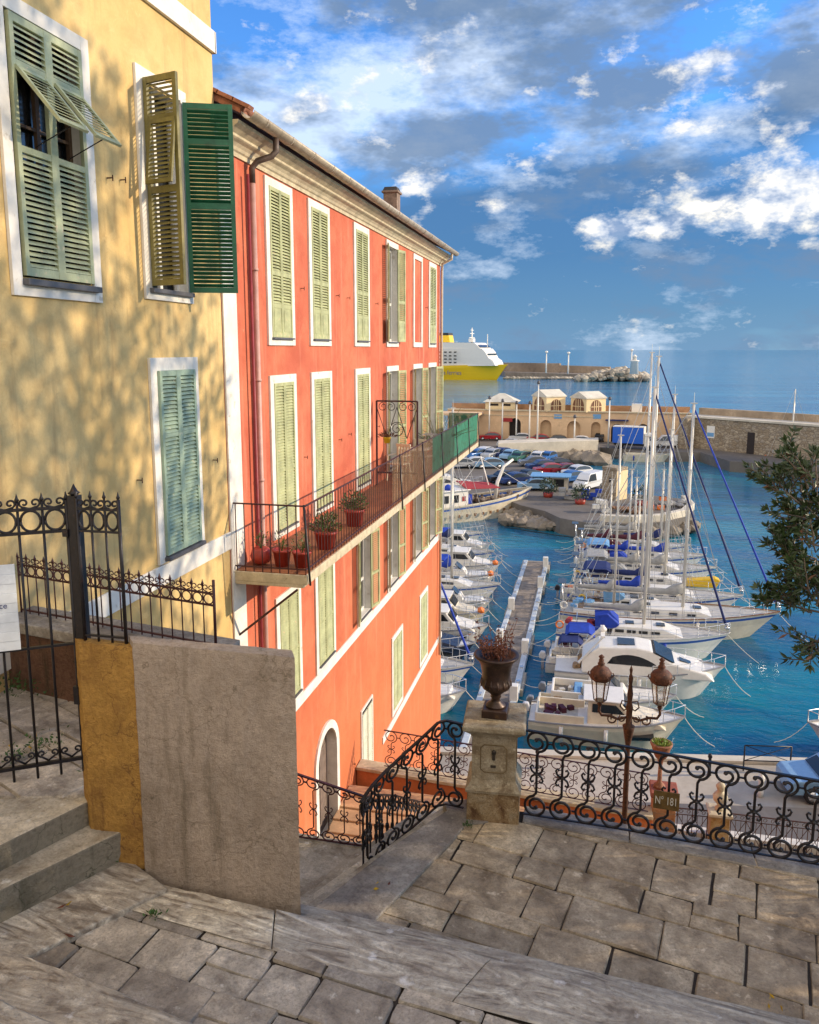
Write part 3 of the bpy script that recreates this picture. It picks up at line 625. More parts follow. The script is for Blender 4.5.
def fence_panel(t,xd,o,L,nb,z0,zt,circ_h,rail_zs,spk=True,post=True,mat=iron,th=.007):
    f=frame(o,xd); bars=[L*i/nb for i in range(nb+1)]
    mb=MB(); mb.M=f
    for i,x in enumerate(bars): 
        mb.mark(); mb.tube([(x,0,z0),(x,0,zt)],th*(1.0 if 0<i<nb else 1.5),6)
        spike(mb,x,zt,.055,.011)
    mb.parts('bar',mat,t)
    mb=MB(); mb.M=f
    for z in rail_zs: mb.mark(); mb.box((0,-.009,z-.007),(L,.009,z+.007))
    mb.parts('rail',mat,t)
    mb=MB(); mb.M=f; crest(mb,0,L,(rail_zs[-1]+rail_zs[-2])/2,circ_h/2,bars,th*.95); mb.parts('cresting',mat,t)
g1=thing('iron_fence','tall black iron fence panel on the ochre wall end beside the gate post','fence',(-3.36,4.72,16.03))
fence_panel(g1,(1,.02,0),(-3.35,4.61,0),.31,3,16.02,17.02,.12,[16.07,16.80,16.95],th=.009)
lf=thing('iron_gate','open black iron gate leaf with scrolls along its bottom rail, hung on the post','gate',hinge)
gd=Vector((-.46,-.30,0)).normalized()
go=Vector((hinge.x-.05,hinge.y-.02,0))
f=frame(go,gd); bars=[.0,.15,.30,.45,.60,.75,.90,1.05]
mb=MB(); mb.M=f
for i,x in enumerate(bars): mb.mark(); mb.tube([(x,0,15.04),(x,0,17.0)],.009 if i else .014,6); spike(mb,x,17.0,.06,.013)
mb.parts('bar',iron,lf)
mb=MB(); mb.M=f
for z,h in ((16.95,.010),(16.79,.010),(15.99,.008),(15.14,.012)): mb.mark(); mb.box((0,-.012,z-h),(1.07,.012,z+h))
mb.parts('rail',iron,lf)
mb=MB(); mb.M=f; crest(mb,0,1,16.87,.07,bars,.009)
for i in range(7):
    a,b=bars[i],bars[i+1]
    for sg,x in((1,a),(-1,b)):
        sp=spiral(x+sg*.035,15.215,.024,R_(-90),-sg*R_(400),.006,14,.2)
        mb.tube([(x+sg*.075,0,15.16)]+[(q,0,z) for q,z in sp],.007,6)
mb.build('scroll',iron,lf)
# sign board hung on the gate
sg=thing('gate_sign','white ribbed board with faint blue and black print hung on the iron gate','sign',tuple(go+gd*.55+Vector((0,0,16.0))))
mb=MB(); mb.M=f@Matrix.Translation((.80,.03,16.30)); 
for k in range(9): mb.box((-.46,-.008,-.30+.066*k),(.175,.004+.004*(k%2),-.30+.066*k+.0655))
mb.build('board',M('dirty_white_board',(.62,.66,.70),.6,var=.12,scale=5),sg,.002)
def text(s,name,size,mat,parent,mtx,ext=.001,align='RIGHT'):
    cu=bpy.data.curves.new(name,'FONT'); cu.body=s; cu.size=size; cu.extrude=ext; cu.align_x=align
    o=bpy.data.objects.new(name,cu); COL.objects.link(o); dg=bpy.context.evaluated_depsgraph_get(); me=bpy.data.meshes.new_from_object(o.evaluated_get(dg)); bpy.data.objects.remove(o)
    me.transform(mtx); 
    if parent is not None: me.transform(Matrix.Translation(-Vector(parent.get('_o',(0,0,0)))))
    me.materials.clear(); me.materials.append(mat); o=bpy.data.objects.new(name,me); COL.objects.link(o); o.parent=parent; return o
# text faces the camera: text x must run left->right in view = -gd
ft=frame(go+gd*.80,-gd)@Matrix.Translation((.40,-.045,16.30))@Matrix.Rotation(R_(90),4,'X')
text('scace','lettering',.055,navy,sg,ft)
g2=thing('iron_fence','short black iron fence with circle cresting standing on the low wall behind the gate','fence',(-4.2,6.1,15.52))
fa=Vector((-5.25,6.30,0)); fb=Vector((-3.02,5.86,0)); fence_panel(g2,fb-fa,fa,(fb-fa).length,20,15.53,16.06,.085,[15.56,15.90,16.0],mat=iron_red,th=.006)
mb=MB(); mb.M=frame(fb,fb-fa); mb.tube([(0,0,15.5),(0,0,16.12)],.013,6); mb.build('post',iron_red,g2)

# ------------------------------------------------------------------ scroll railings
def scroll_railing(name,label,pts,mat,unit=.285,h=.93,r=None,th=.0095,toph=.022,group=None):
    """pts: list of (x,y,zbottom,ztop) along the run"""
    o=thing(name,label,'railing',(pts[0][0],pts[0][1],pts[0][2]),group=group)
    segs=[];L=0
    for a,b in zip(pts,pts[1:]):
        d=math.dist(a[:2],b[:2]); segs.append((L,L+d,a,b)); L+=d
    def at(u,v):   # u along, v 0..1 height
        for s0,s1,a,b in segs:
            if u<=s1 or (s0,s1,a,b)==segs[-1]:
                k=(u-s0)/(s1-s0); x=a[0]+(b[0]-a[0])*k; y=a[1]+(b[1]-a[1])*k; zb=a[2]+(b[2]-a[2])*k; zt=a[3]+(b[3]-a[3])*k; return Vector((x,y,zb+(zt-zb)*v))
    n=max(2,round(L/unit)); un=L/n; samples=[L*i/(n*2) for i in range(n*2+1)]
    mb=MB()
    for i in range(len(samples)-1): mb.beam(at(samples[i]-.002,1),at(samples[i+1]+.002,1),.032,.018)
    mb.build('handrail',mat,o)
    mb=MB()
    for i in range(len(samples)-1): mb.beam(at(samples[i]-.002,0.0),at(samples[i+1]+.002,0.0),.024,.012)
    mb.build('bottom_rail',mat,o)
    Rn=un*.40/1; rz=un*.40/h
    mb=MB(); 
    for i in range(n):
        mb.mark(); c=un*(i+.5)
        cx=c-un*.02
        # top scroll : bar -> right -> top -> left -> eye
        top=spiral(0,0,1,R_(-80),R_(560),.22,30,.42); bot=spiral(0,0,1,R_(100),R_(560),.22,30,.42)
        zt=1-rz*1.04; zb=rz*1.04
        tp=[(cx+Rn*x+0.02*un,zt+rz*z) for x,z in top]; bp=[(cx+Rn*x-.02*un,zb+rz*z) for x,z in bot]
        path=[(u,v) for u,v in bp[::-1]]+[(c,zb+rz*1.35),(c,.5),(c,zt-rz*1.35)]+tp
        mb.tube([at(max(0.001,min(L-.001,u)),v) for u,v in path],th,6)
        # eyes
        for q in (tp[-1],bp[-1]): mb.ico(at(max(0.001,min(L-.001,q[0])),q[1]),th*1.7,0)
        for sx in(-1,1):
            for sz in(-1,1):
                sp=spiral(c+sx*un*.20,.5+sz*.062,1,0,0,1,1)
                k=[(c+sx*.006,.5),(c+sx*un*.10,.5+sz*.012),(c+sx*un*.2,.5+sz*.035),(c+sx*un*.25,.5+sz*.075),(c+sx*un*.19,.5+sz*.10),(c+sx*un*.12,.5+sz*.085)]
                mb.tube([at(max(0,min(L,u)),v) for u,v in k],th*.8,6)
        mb.ico(at(c,.5),th*2,0)
        if i<n-1:
            for v in (1-rz*1.04,rz*1.04): mb.beam(at(c+un*.40,v),at(c+un*.60,v),.014,.016)
    mb.parts('scroll',mat,o)
    return o,at,L
tr,tat,tL=scroll_railing('scroll_railing','long black wrought iron scroll railing along the terrace edge, running right from the stone pedestal',
    [(-.60,8.02,13.06,14.02),(.41,7.97,13.06,13.98),(1.3,7.88,13.06,13.95),(2.3,7.80,13.06,13.92),(4.2,7.62,13.06,13.9)],iron,unit=.265,th=.0145)
ra,_,_=scroll_railing('scroll_railing','black scroll railing curving down beside the side steps, left of the stone pedestal',
    [(-1.24,7.95,13.08,14.04),(-1.50,8.02,13.06,14.04),(-1.64,7.86,12.98,13.93),(-1.78,7.70,12.9,13.83),(-1.97,7.4,12.82,13.71),(-2.06,7.15,12.75,13.66),(-2.11,7.0,12.68,13.59)],iron,unit=.22,th=.013)
rb_,_,_=scroll_railing('scroll_railing','black scroll railing descending away from the end of the curved rail, seen edge-on','' and [] or
    [(-2.12,7.02,12.66,13.58),(-2.2,7.63,12.4,13.3),(-2.2,8.72,11.75,12.65),(-2.2,10.16,10.8,11.72)],iron,unit=.24,th=.011)
c0=aty_=None
p0=atZ(262,832,12.16);p1=atZ(362,846,12.16)
def zfor(px,py,Y): return atY(px,py,Y).z
scroll_railing('scroll_railing','dark scroll railing across the low landing in front of the arched door',
    [(p0.x,p0.y-.02,12.18,12.18+.92),(p1.x+.08,p1.y-.02,12.18,zfor(362,796,p1.y))],iron_red,unit=.19,th=.008)
d0=atZ(383,767,8.1); d1=atZ(648,813,8.1)
scroll_railing('scroll_railing','maroon scroll railing on the orange parapet wall below the terrace',
    [(-4.62,17.27,8.14,9.05),(d1.x,d1.y,8.14,9.0)],iron_red,unit=.36,th=.011)
mb=MB(); mb.prism([(-5.28,17.18),(d1.x+.1,16.62),(d1.x+.1,16.92),(-5.28,17.48)],0,8.02); mb.m=1; mb.prism([(-5.28,17.12),(d1.x+.1,16.56),(d1.x+.1,16.98),(-5.28,17.54)],8.02,8.1)
tag(mb.build('parapet_wall',[rust_paint,cream_st],bevel=.01),'orange rendered parapet wall with pale coping under the maroon railing','wall')
# pedestal + urn
pc=Vector((-.93,8.14,12.96))
pd=thing('stone_pedestal','stained ochre stone pedestal with panelled sides between the two black railings','pedestal',pc)
ang=R_(4)
PM=Matrix.Translation(pc)@Matrix.Rotation(ang,4,'Z')@Matrix.Diagonal((.92,.92,.905,1))
mb=MB(); mb.M=PM; mb.sq([(.305,0),(.305,.06),(.300,.40),(.305,.42)]); mb.build('base',stone('rust_stained_base_stone',[(.10,.045,.02),(.24,.15,.07),(.36,.26,.14),(.42,.34,.22)],3.5,island=False,streak=False),pd,.01)
mbs=MB(); mbs.M=PM; mbs.sq([(.315,.42),(.32,.45),(.30,.48),(.285,.50),(.262,.54),(.255,.56),(.248,1.08),(.255,1.10)])
mb=MB(); mb.M=PM; mb.sq([(.26,1.10),(.275,1.13),(.33,1.18),(.355,1.20),(.36,1.25),(.34,1.27)]); mb.build('cap',ped_st,pd,.008)
mb=mbs; mb.m=1
for rot in (0,90,-90):
    mb.M=PM@Matrix.Rotation(R_(rot),4,'Z'); w_,h0,h1,cn=.15,.66,1.0,.04
    pts=[(-w_+cn,h0),(w_-cn,h0),(w_,h0+cn),(w_,h1-cn),(w_-cn,h1),(-w_+cn,h1),(-w_,h1-cn),(-w_,h0+cn),(-w_+cn,h0)]
    for a,b in zip(pts,pts[1:]): mb.beam((a[0],-.255,a[1]),(b[0],-.255,b[1]),.012,.010)
mb.build('shaft',[ped_st,M('dark_moulding_stone',(.20,.14,.07),.9,var=.2)],pd)
mb=MB(); mb.M=PM; mb.tbox((0,-.256,.86),(.035,.01,.09)); mb.tbox((0,-.256,.91),(.05,.01,.04)); mb.lathe([(.018,0),(.022,.03),(.001,.05)],(0,-.256,.90),8); mb.tbox((-.005,-.256,.735),(.06,.01,.03)); mb.build('emblem',M('dark_bronze_emblem',(.04,.03,.02),.6,var=.2),pd)
ux,uy=pc.x-.0,pc.y
ur=thing('garden_urn','dark bronze urn with withered brown plants on top of the stone pedestal','urn',(ux,uy,14.108))
urm=M('dark_bronze_urn',(.06,.032,.022),.42,.35,var=.35,scale=9,wear=(.12,.07,.03))
mb=MB(); mb.sq([(.135,0),(.135,.085),(.12,.095)],(ux,uy,14.108)); mb.build('foot',urm,ur,.006)
mb=MB(); mb.lathe([(.11,.0),(.105,.02),(.06,.05),(.045,.09),(.06,.11),(.05,.13),(.09,.17),(.145,.21),(.165,.25),(.16,.28),(.15,.30),(.155,.40),(.17,.48),(.205,.535),(.235,.56),(.245,.575),(.235,.59),(.19,.58),(.17,.55),(.02,.54)],(ux,uy,14.203),28)
for k in range(14):
    a=k*2*math.pi/14; mb.tube([(ux+.155*math.cos(a),uy+.155*math.sin(a),14.448),(ux+.16*math.cos(a),uy+.16*math.sin(a),14.478),(ux+.148*math.cos(a),uy+.148*math.sin(a),14.538)],.018,5,.006)
mb.build('bowl',urm,ur)
mb=MB(); rg=random.Random(5)
for k in range(46):
    a=rg.uniform(0,6.28); rr=rg.uniform(0,.15); hh=rg.uniform(.08,.34)*(1 if rg.random()<.8 else 1.3); d=Vector((math.cos(a)*rg.uniform(.1,.7)-.15,math.sin(a)*.5,1)).normalized()
    b=Vector((ux+rr*math.cos(a),uy+rr*math.sin(a),14.748)); mb.tube([b,b+d*hh*.6,b+d*hh+Vector((rg.uniform(-.04,.04),0,-.02))],.004,4,.002)
    for q in range(9): mb.leaf(b+d*hh*rg.uniform(.2,1),(rg.gauss(0,1),rg.gauss(0,1),rg.gauss(0,.6)-.3),rg.uniform(.03,.06),rg.uniform(.012,.025),rg)
mb.build('withered_plant',[dryleaf],ur)
# plaque on the railing
pz=tat(1.3,.47)
sgn=thing('plaque','small olive brown metal plaque with white figures fixed to the terrace railing','plaque',tuple(pz))
a=atY(654,789,7.88);b=atY(679,811,7.86)
mb=MB(); mb.M=frame((a.x,a.y-.0,0),(1,-.08,0)); w_=b.x-a.x; mb.box((0,-.02,b.z),(w_,-.008,a.z)); mb.build('plate',M('olive_brass_plate',(.15,.09,.025),.5,.3,var=.3,scale=14),sgn,.004)
text('N° 181','lettering',.12,M('worn_white_letter',(.50,.48,.42),.6),sgn,frame((a.x+.012,a.y,0),(1,-.08,0))@Matrix.Translation((0,-.024,(a.z+b.z)/2-.04))@Matrix.Rotation(R_(90),4,'X')@Matrix.Scale(.62,4,(1,0,0)),align='LEFT')
# ------------------------------------------------------------------ buildings on the left
D=-5.3
def facade(mb,y0,y1,z0,z1,holes,depth=.22,x=D):
    """outer skin on plane X=x with real openings and reveals"""
    ys=sorted({y0,y1,*[h[0] for h in holes],*[h[1] for h in holes]}); zs=sorted({z0,z1,*[h[2] for h in holes],*[h[3] for h in holes]})
    for i in range(len(ys)-1):
        for j in range(len(zs)-1):
            cy=(ys[i]+ys[i+1])/2; cz=(zs[j]+zs[j+1])/2
            if any(h[0]<cy<h[1] and h[2]<cz<h[3] for h in holes): continue
            mb.add([(x,ys[i],zs[j]),(x,ys[i+1],zs[j]),(x,ys[i+1],zs[j+1]),(x,ys[i],zs[j+1])],[(0,1,2,3)])
    for a,b,c,d in holes:
        mb.m=1; mb.add([(x,a,c),(x,b,c),(x,b,d),(x,a,d),(x-depth,a,c),(x-depth,b,c),(x-depth,b,d),(x-depth,a,d)],[(0,4,5,1),(1,5,6,2),(2,6,7,3),(3,7,4,0)]); mb.m=0
def trim(parent,y0,y1,z0,z1,tw,bw,name='window',sill=None,mat=white_pl,proud=.035,dark_sheet=True,topw=None):
    mb=MB(); tp=topw or bw
    mb.box((D-.0,y0,z0),(D+proud,y0+tw,z1)); mb.box((D-.0,y1-tw,z0),(D+proud,y1,z1))
    mb.box((D-.0,y0+tw,z1-tp),(D+proud-.002,y1-tw,z1)); mb.box((D-.0,y0+tw,z0),(D+proud-.002,y1-tw,z0+bw))
    if dark_sheet: mb.m=1; mb.box((D+.001,y0+tw,z0+bw),(D+.004,y1-tw,z1-tp))  # dark sheet on the wall in place of the unlit room behind the slats
    o=mb.build(name,[mat,inner],parent,.003)
    return o
def leaf_mesh(w,h,secs,name,mat,th=.042,st=.055,flap=None):
    """louvred shutter leaf: x 0..w, z 0..h, y thickness; secs=[(z0,z1,kind)]"""
    mb=MB(); y0,y1=-th/2,th/2
    mb.box((0,y0,0),(st,y1,h)); mb.box((w-st,y0,0),(w,y1,h))
    zs=sorted([(0,0)]+[(a,b) for a,b,k in secs]+[(h,h)])
    prev=0
    for a,b in zs[1:]:
        if a-prev>.002: mb.box((st,y0+.003,prev),(w-st,y1-.003,a))
        prev=b
    for a,b,k in secs:
        if k=='solid':
            mb.box((st,-.008,a),(w-st,.008,b)); mb.box((st+.03,-.014,a+.03),(w-st-.03,.014,b-.03))
        elif k=='louver':
            n=max(2,round((b-a)/.051))
            for i in range(n):
                z=a+(b-a)*(i+.5)/n
                mb.add([(st,y0+.004,z-.022),(w-st,y0+.004,z-.022),(w-st,y1-.004,z+.010),(st,y1-.004,z+.010),(st,y0+.004,z-.013),(w-st,y0+.004,z-.013),(w-st,y1-.004,z+.019),(st,y1-.004,z+.019)],
                       [(0,3,2,1),(4,5,6,7),(0,1,5,4),(2,3,7,6),(1,2,6,5),(3,0,4,7)])
    me=mb.build(name,mat)
    m=me.data; bpy.data.objects.remove(me); return m
def put(me,name,parent,loc,rz,rx=0):
    o=bpy.data.objects.new(name,me); COL.objects.link(o); o.parent=parent; off=Vector(parent.get('_o',(0,0,0))); o.location=Vector(loc)-off; o.rotation_euler=(rx,0,rz); return o
def leaves(par,y0,y1,z0,me,openL=0,openR=0,x=D+.05):
    # outward side of local leaf is -y when rotated +90
    put(me,'shutter',par,(x,y0,z0),R_(90-openL)); 
    o=put(me,'shutter',par,(x,y1,z0),R_(90+openR)); o.scale=(-1,1,1)
def ironbits(mb,y,z):
    mb.beam((D,y,z),(D+.07,y,z),.012); mb.beam((D+.07,y,z-.035),(D+.07,y,z+.03),.010)

def swing(along,outw,deg):
    a=R_(deg); z=(outw*math.sin(a)-Vector((0,0,1))*math.cos(a)); y=z.cross(along)
    return Matrix((along,y,z)).transposed()
yb=thing('yellow_building','ochre yellow plastered house at the left with green louvred shutters','building',(-5.3,4,8))
W1=(6.72,7.78,18.68,21.03); W2=(8.96,9.86,18.74,21.10); W3=(8.97,9.88,15.42,17.76)
mb=MB(); facade(mb,2.0,10.85,8,26,[W1,W2],.25)
mb.box((-14,2.0,8),(D-.26,10.85,26)); mb.add([(D,2,8),(D,2,26),(D-.3,2,26),(D-.3,2,8)],[(0,1,2,3)]); mb.add([(D,10.85,8),(D,10.85,26),(D-.3,10.85,26),(D-.3,10.85,8)],[(3,2,1,0)])
mb.build('wall',[yellow_pl,white_pl],yb)
mb=MB(); mb.box((D,2,22.02),(D+.05,10.88,22.30)); mb.box((D-.2,10.85,22.02),(D+.05,10.90,22.30)); mb.build('string_course',white_pl,yb,.006)
mb=MB(); mb.box((D,2,15.03),(D+.035,10.85,15.29)); mb.build('string_course',white_pl,yb,.006)
mb=MB()
for p in ((137,480),(213,460),(107,178),(120,180)): q=atX(*p,D); mb.mark(); ironbits(mb,q.y,q.z)
mb.parts('shutter_hook',iron_rust,yb)
# window 1, louvred leaves with tilted flaps
w1=trim(yb,6.55,7.93,18.50,21.17,.13,.14,'window',dark_sheet=False)
lw=.53;h=2.32
A=leaf_mesh(lw,h,[(.08,1.12,'louver'),(1.18,1.86,'gap'),(1.93,2.25,'louver')],'shutter_leaf_open',sh_green)
put(A,'shutter',w1,(D+.03,6.72,18.69),R_(90)); o=put(A,'shutter',w1,(D+.03,7.78,18.69),R_(90)); o.scale=(-1,1,1)
B=leaf_mesh(.43,.66,[(.05,.61,'louver')],'shutter_flap',sh_green,th=.03,st=.04)
for y in (6.76,7.31):
    o=put(B,'shutter_flap',w1,(D+.05,y,20.56),R_(90))
    o.rotation_euler=swing(Vector((0,1,0)),Vector((1,0,0)),40).to_euler()
mb=MB(); mb.box((D-.16,6.72,18.68),(D-.12,6.77,21.03)); mb.box((D-.16,7.23,18.68),(D-.12,7.29,21.03)); mb.box((D-.16,7.73,18.68),(D-.12,7.78,21.03)); mb.box((D-.16,6.7,20.1),(D-.125,7.8,20.13)); mb.build('window_frame',M('brown_window_frame',(.12,.07,.04),.6,var=.2),w1)
mb=MB(); mb.box((D-.20,6.72,18.68),(D-.19,7.78,21.03)); mb.build('glass',dark_glass,w1)
mb=MB(); mb.box((D-.02,6.68,18.60),(D+.10,7.84,18.66)); mb.build('sill',M('slate_sill',(.10,.10,.11),.6,var=.2),w1,.006)
mb=MB()
for y in (7.0,7.5): mb.mark(); mb.tube([(D+.03,y,19.9),(D+.45,y,20.08)],.006,5)
mb.parts('stay',iron,w1)
# window 2, leaves standing out from the wall
w2=trim(yb,8.82,9.99,18.60,21.25,.14,.13,'window',dark_sheet=False)
A2=leaf_mesh(.50,2.36,[(.07,1.06,'louver'),(1.14,1.86,'gap'),(1.93,2.29,'louver')],'shutter_leaf_olive',sh_olive)
A3=leaf_mesh(.62,2.36,[(.07,1.06,'louver'),(1.14,1.86,'louver'),(1.93,2.29,'louver')],'shutter_leaf_green',sh_dark)
put(A2,'shutter',w2,(D+.05,8.96,18.76),R_(90-104))
B2=leaf_mesh(.40,.74,[(.05,.69,'louver')],'shutter_flap_olive',sh_olive,th=.03,st=.04)
dv=Vector((math.cos(R_(-14)),math.sin(R_(-14)),0))
o=put(B2,'shutter_flap',w2,tuple(Vector((D+.05,8.96,18.76+1.88))+dv*.05+Vector((.02,-.02,0))),0); o.rotation_euler=swing(dv,Vector((dv.y,-dv.x,0)),8).to_euler()
o=put(A3,'shutter',w2,(D+.05,9.86,18.74),R_(90+112)); o.scale=(-1,1,1)
mb=MB(); mb.box((D-.20,8.96,18.74),(D-.19,9.86,21.10)); mb.build('glass',dark_glass,w2)
mb=MB(); mb.box((D-.14,8.96,18.74),(D-.10,9.02,21.10)); mb.box((D-.14,9.38,18.74),(D-.10,9.44,21.10)); mb.box((D-.14,9.80,18.74),(D-.10,9.86,21.10)); mb.build('window_frame',white_b,w2)
mb=MB(); mb.box((D-.02,8.9,18.68),(D+.09,9.92,18.735)); mb.build('sill',MATS['slate_sill'],w2,.006)
# window 3
w3=trim(yb,8.82,10.02,15.31,17.90,.15,.06,'window',topw=.16)
A=leaf_mesh(.455,2.34,[(.07,.78,'louver'),(.83,1.50,'louver'),(1.55,2.27,'louver')],'shutter_leaf_sage',sh_blue)
leaves(w3,8.97,9.88,15.40,A)
mb=MB(); mb.box((D,8.94,15.335),(D+.11,9.92,15.385)); mb.build('sill',MATS['slate_sill'],w3,.006)

rbd=thing('red_building','tall orange-red plastered house with lime green shutters, long balcony and zinc gutter','building',(-5.3,11,7))
cols=[(12.5,13.7),(14.5,15.72),(17.38,18.6),(20.2,21.45),(23.3,24.55),(25.5,26.8)]
open_=[]
top=(18.07,20.76); mid=(14.76,17.57); low=(11.5,13.72)
tw=.15
def hol(c,z): return (c[0]+tw,c[1]-tw,z[0]+.14,z[1]-.14)
H=[hol(cols[3],top),hol(cols[3],mid),hol(cols[4],mid),hol(cols[5],mid),hol(cols[2],low),hol(cols[3],low),hol(cols[4],low),hol(cols[5],low)]
door=(14.45,15.65,7.55,10.05)
mb=MB(); facade(mb,10.86,27.5,5,21.05,H+[door],.25)
mb.box((-14,10.86,1),(D-.27,27.5,21.05)); mb.add([(D,27.5,1),(D,27.5,21.05),(D-.3,27.5,21.05),(D-.3,27.5,1)],[(3,2,1,0)])
mb.box((D-.3,10.86,1),(D,27.5,5)); mb.box((D-.3,27.5,1),(D,28.1,11.3)) 
# gable of the roof
mb.add([(-5.3,10.87,21.05),(-5.3,10.87,21.35),(-9.6,10.87,23.4),(-9.6,10.87,21.05)],[(0,1,2,3)])
mb.build('wall',[red_pl,white_pl],rbd)
mb=MB(); mb.box((D,10.87,7.5),(D+.03,11.32,21.05)); mb.build('corner_pilaster',white_pl,rbd,.005)
# cornice, moulded
prof=[(0,20.80),(.03,20.80),(.035,20.86),(.06,20.88),(.08,20.92),(.12,20.96),(.17,20.985),(.19,21.0),(.195,21.03),(.30,21.10),(.33,21.12),(.34,21.16),(0,21.17)]
mb=MB(); vs=[(D+x,10.9,z) for x,z in prof]+[(D+x,27.8,z) for x,z in prof]; n=len(prof)
mb.add(vs,[tuple(range(n)),tuple(range(2*n-1,n-1,-1))]+[((i+1)%n,i,i+n,(i+1)%n+n) for i in range(n)]); mb.build('cornice',cream_st,rbd)
# gutter with joints
mb=MB(); K=10
def gut(mb,y0,y1,r,xc=-4.83,zc=21.27):
    vs=[];
    for y in (y0,y1):
        for k in range(K+1): a=math.pi+math.pi*k/K; vs.append((xc+r*math.cos(a),y,zc+r*math.sin(a)))
        for k in range(K+1): a=2*math.pi-math.pi*k/K; vs.append((xc+(r-.008)*math.cos(a),y,zc+(r-.008)*math.sin(a)))
    m=2*(K+1); fs=[(k,k+1,k+1+m,k+m) for k in range(m-1)]+[(m-1,0,m,2*m-1)]+[tuple(range(m-1,-1,-1)),tuple(range(m,2*m))]
    s=mb.smooth; mb.smooth=True; mb.add(vs,fs); mb.smooth=s
gut(mb,10.93,28.0,.105)
for k in range(17): gut(mb,11.4+k,11.44+k,.114)
mb.build('gutter',gutter_m,rbd)
mb=MB(); mb.tube([(-4.86,12.0,21.17),(-4.86,12.0,20.98),(-4.92,11.97,20.9),(-5.12,11.88,20.82),(-5.2,11.86,20.72),(-5.2,11.86,20.5)],.048,10); mb.build('pipe_elbow',rustpipe,rbd)
mb=MB(); mb.tube([(-5.2,11.86,20.5),(-5.2,11.86,7.6)],.045,10)
for z in (19.2,17.5,15.9,12.6,10.2): mb.tube([(-5.2,11.86,z),(-5.2,11.86,z+.04)],.055,10)
mb.build('downpipe',pinkpipe,rbd)
mb=MB(); mb.tube([(-5.2,11.70,20.6),(-5.2,11.70,7.6)],.022,8); mb.build('thin_red_line',M('dark_red_line',(.30,.04,.05),.5,var=.2),rbd)  # thin dark red tube running down beside the downpipe
mb=MB(); mb.tube([(-4.86,27.3,21.17),(-4.86,27.3,21.0),(-5.18,27.32,20.85),(-5.2,27.33,20.6),(-5.2,27.33,7.0)],.045,8); mb.build('downpipe',M('cream_downpipe',(.62,.52,.40),.5,var=.12),rbd)
# roof with tile ends
mb=MB(); mb.add([(-4.93,10.9,21.30),(-4.93,27.9,21.30),(-9.6,27.9,23.6),(-9.6,10.9,23.6),(-4.93,10.9,21.24),(-4.93,27.9,21.24),(-9.6,27.9,23.5),(-9.6,10.9,23.5)],[(0,1,2,3),(7,6,5,4),(0,4,5,1),(3,7,4,0),(1,5,6,2)])
rg=random.Random(2)
for i in range(75):
    y=10.98+i*.226; r=.075; 
    mb.tube([(-4.93+rg.uniform(-.02,.02),y,21.31),(-5.5,y,21.58),(-9.5,y,23.52)],r,6)
for i in range(20):
    k=i/20; mb.tbox((-4.9-4.6*k,10.93,21.36+2.22*k),(.27,.16,.05),(0,R_(25.5)+rg.uniform(-.05,.05),0))
mb.build('roof',tile,rbd)
mb=MB(); mb.sq([(.22,0),(.22,.85),(.27,.87),(.27,.93)],(-6.5,25.6,22.0)); o=mb.build('chimney',M('sooty_chimney_render',(.28,.20,.15),.9,var=.3),rbd,.01)
mb=MB(); mb.sq([(.24,0),(.19,.12)],(-6.5,25.6,22.93)); mb.build('chimney_cap',M('dark_chimney_cap',(.05,.045,.045),.8,var=.2),o)
# string courses
mb=MB(); mb.box((D,11.32,11.28),(D+.035,27.5,11.49)); mb.build('string_course',white_pl,rbd,.005)
mb=MB(); mb.box((D,19.6,7.42),(D+.035,28.1,7.62)); mb.build('string_course',white_pl,rbd,.005)
def red_leaf(h,nm,w=.455):
    return leaf_mesh(w,h,[(.07,h*.20,'solid'),(h*.23,h*.42,'louver'),(h*.45,h-.06,'louver')],nm,sh_red,th=.035,st=.05)
Lt=red_leaf(2.42,'tall_leaf'); Lm=leaf_mesh(.455,2.54,[(.07,1.0,'louver'),(1.05,2.48,'louver')],'door_leaf',sh_red,th=.035,st=.05); Ll=leaf_mesh(.455,1.97,[(.06,.85,'louver'),(.9,1.91,'louver')],'low_leaf',sh_red,th=.035,st=.05)
slate=MATS['slate_sill']
def rw(c,z,me,opL=None,opR=None,mat=white_pl,topw=.14):
    wn=trim(rbd,c[0],c[1],z[0],z[1],tw,.14,topw=topw,dark_sheet=(me is not None and opL is None))
    if me:
        if opL is None: leaves(wn,c[0]+tw,c[1]-tw,z[0]+.135,me,x=D+.03)
        else:
            leaves(wn,c[0]+tw,c[1]-tw,z[0]+.135,me,opL,opR,x=D+.05)
            mb=MB(); mb.box((D-.18,c[0]+tw,z[0]+.14),(D-.17,c[1]-tw,z[1]-.14)); mb.build('glass',dark_glass,wn)
            mb=MB(); 
            for y in (c[0]+tw,(c[0]+c[1])/2-.04,c[1]-tw-.07): mb.box((D-.165,y,z[0]+.14),(D-.12,y+.07,z[1]-.14))
            for zz in (z[0]+.14,z[0]+(z[1]-z[0])*.4,z[1]-.22): mb.box((D-.163,c[0]+tw+.07,zz),(D-.125,c[1]-tw-.07,zz+.07))
            mb.build('window_frame',white_b,wn)
        mb=MB(); mb.box((D,c[0]+tw-.02,z[0]+.10),(D+.08,c[1]-tw+.02,z[0]+.128)); mb.build('sill',slate,wn)
    return wn
for i in (0,1,2): rw(cols[i],top,Lt)
rw(cols[3],top,Lt,168,168); rw(cols[4],top,None)
rw((25.55,26.75),top,Lt)
for i in (0,1,2): rw(cols[i],mid,Lm)
rw(cols[3],mid,Lm,168,165); rw(cols[4],mid,Lm,166,168); rw(cols[5],mid,Lm,168,160)
rw(cols[0],low,Ll); rw(cols[1],low,Ll)
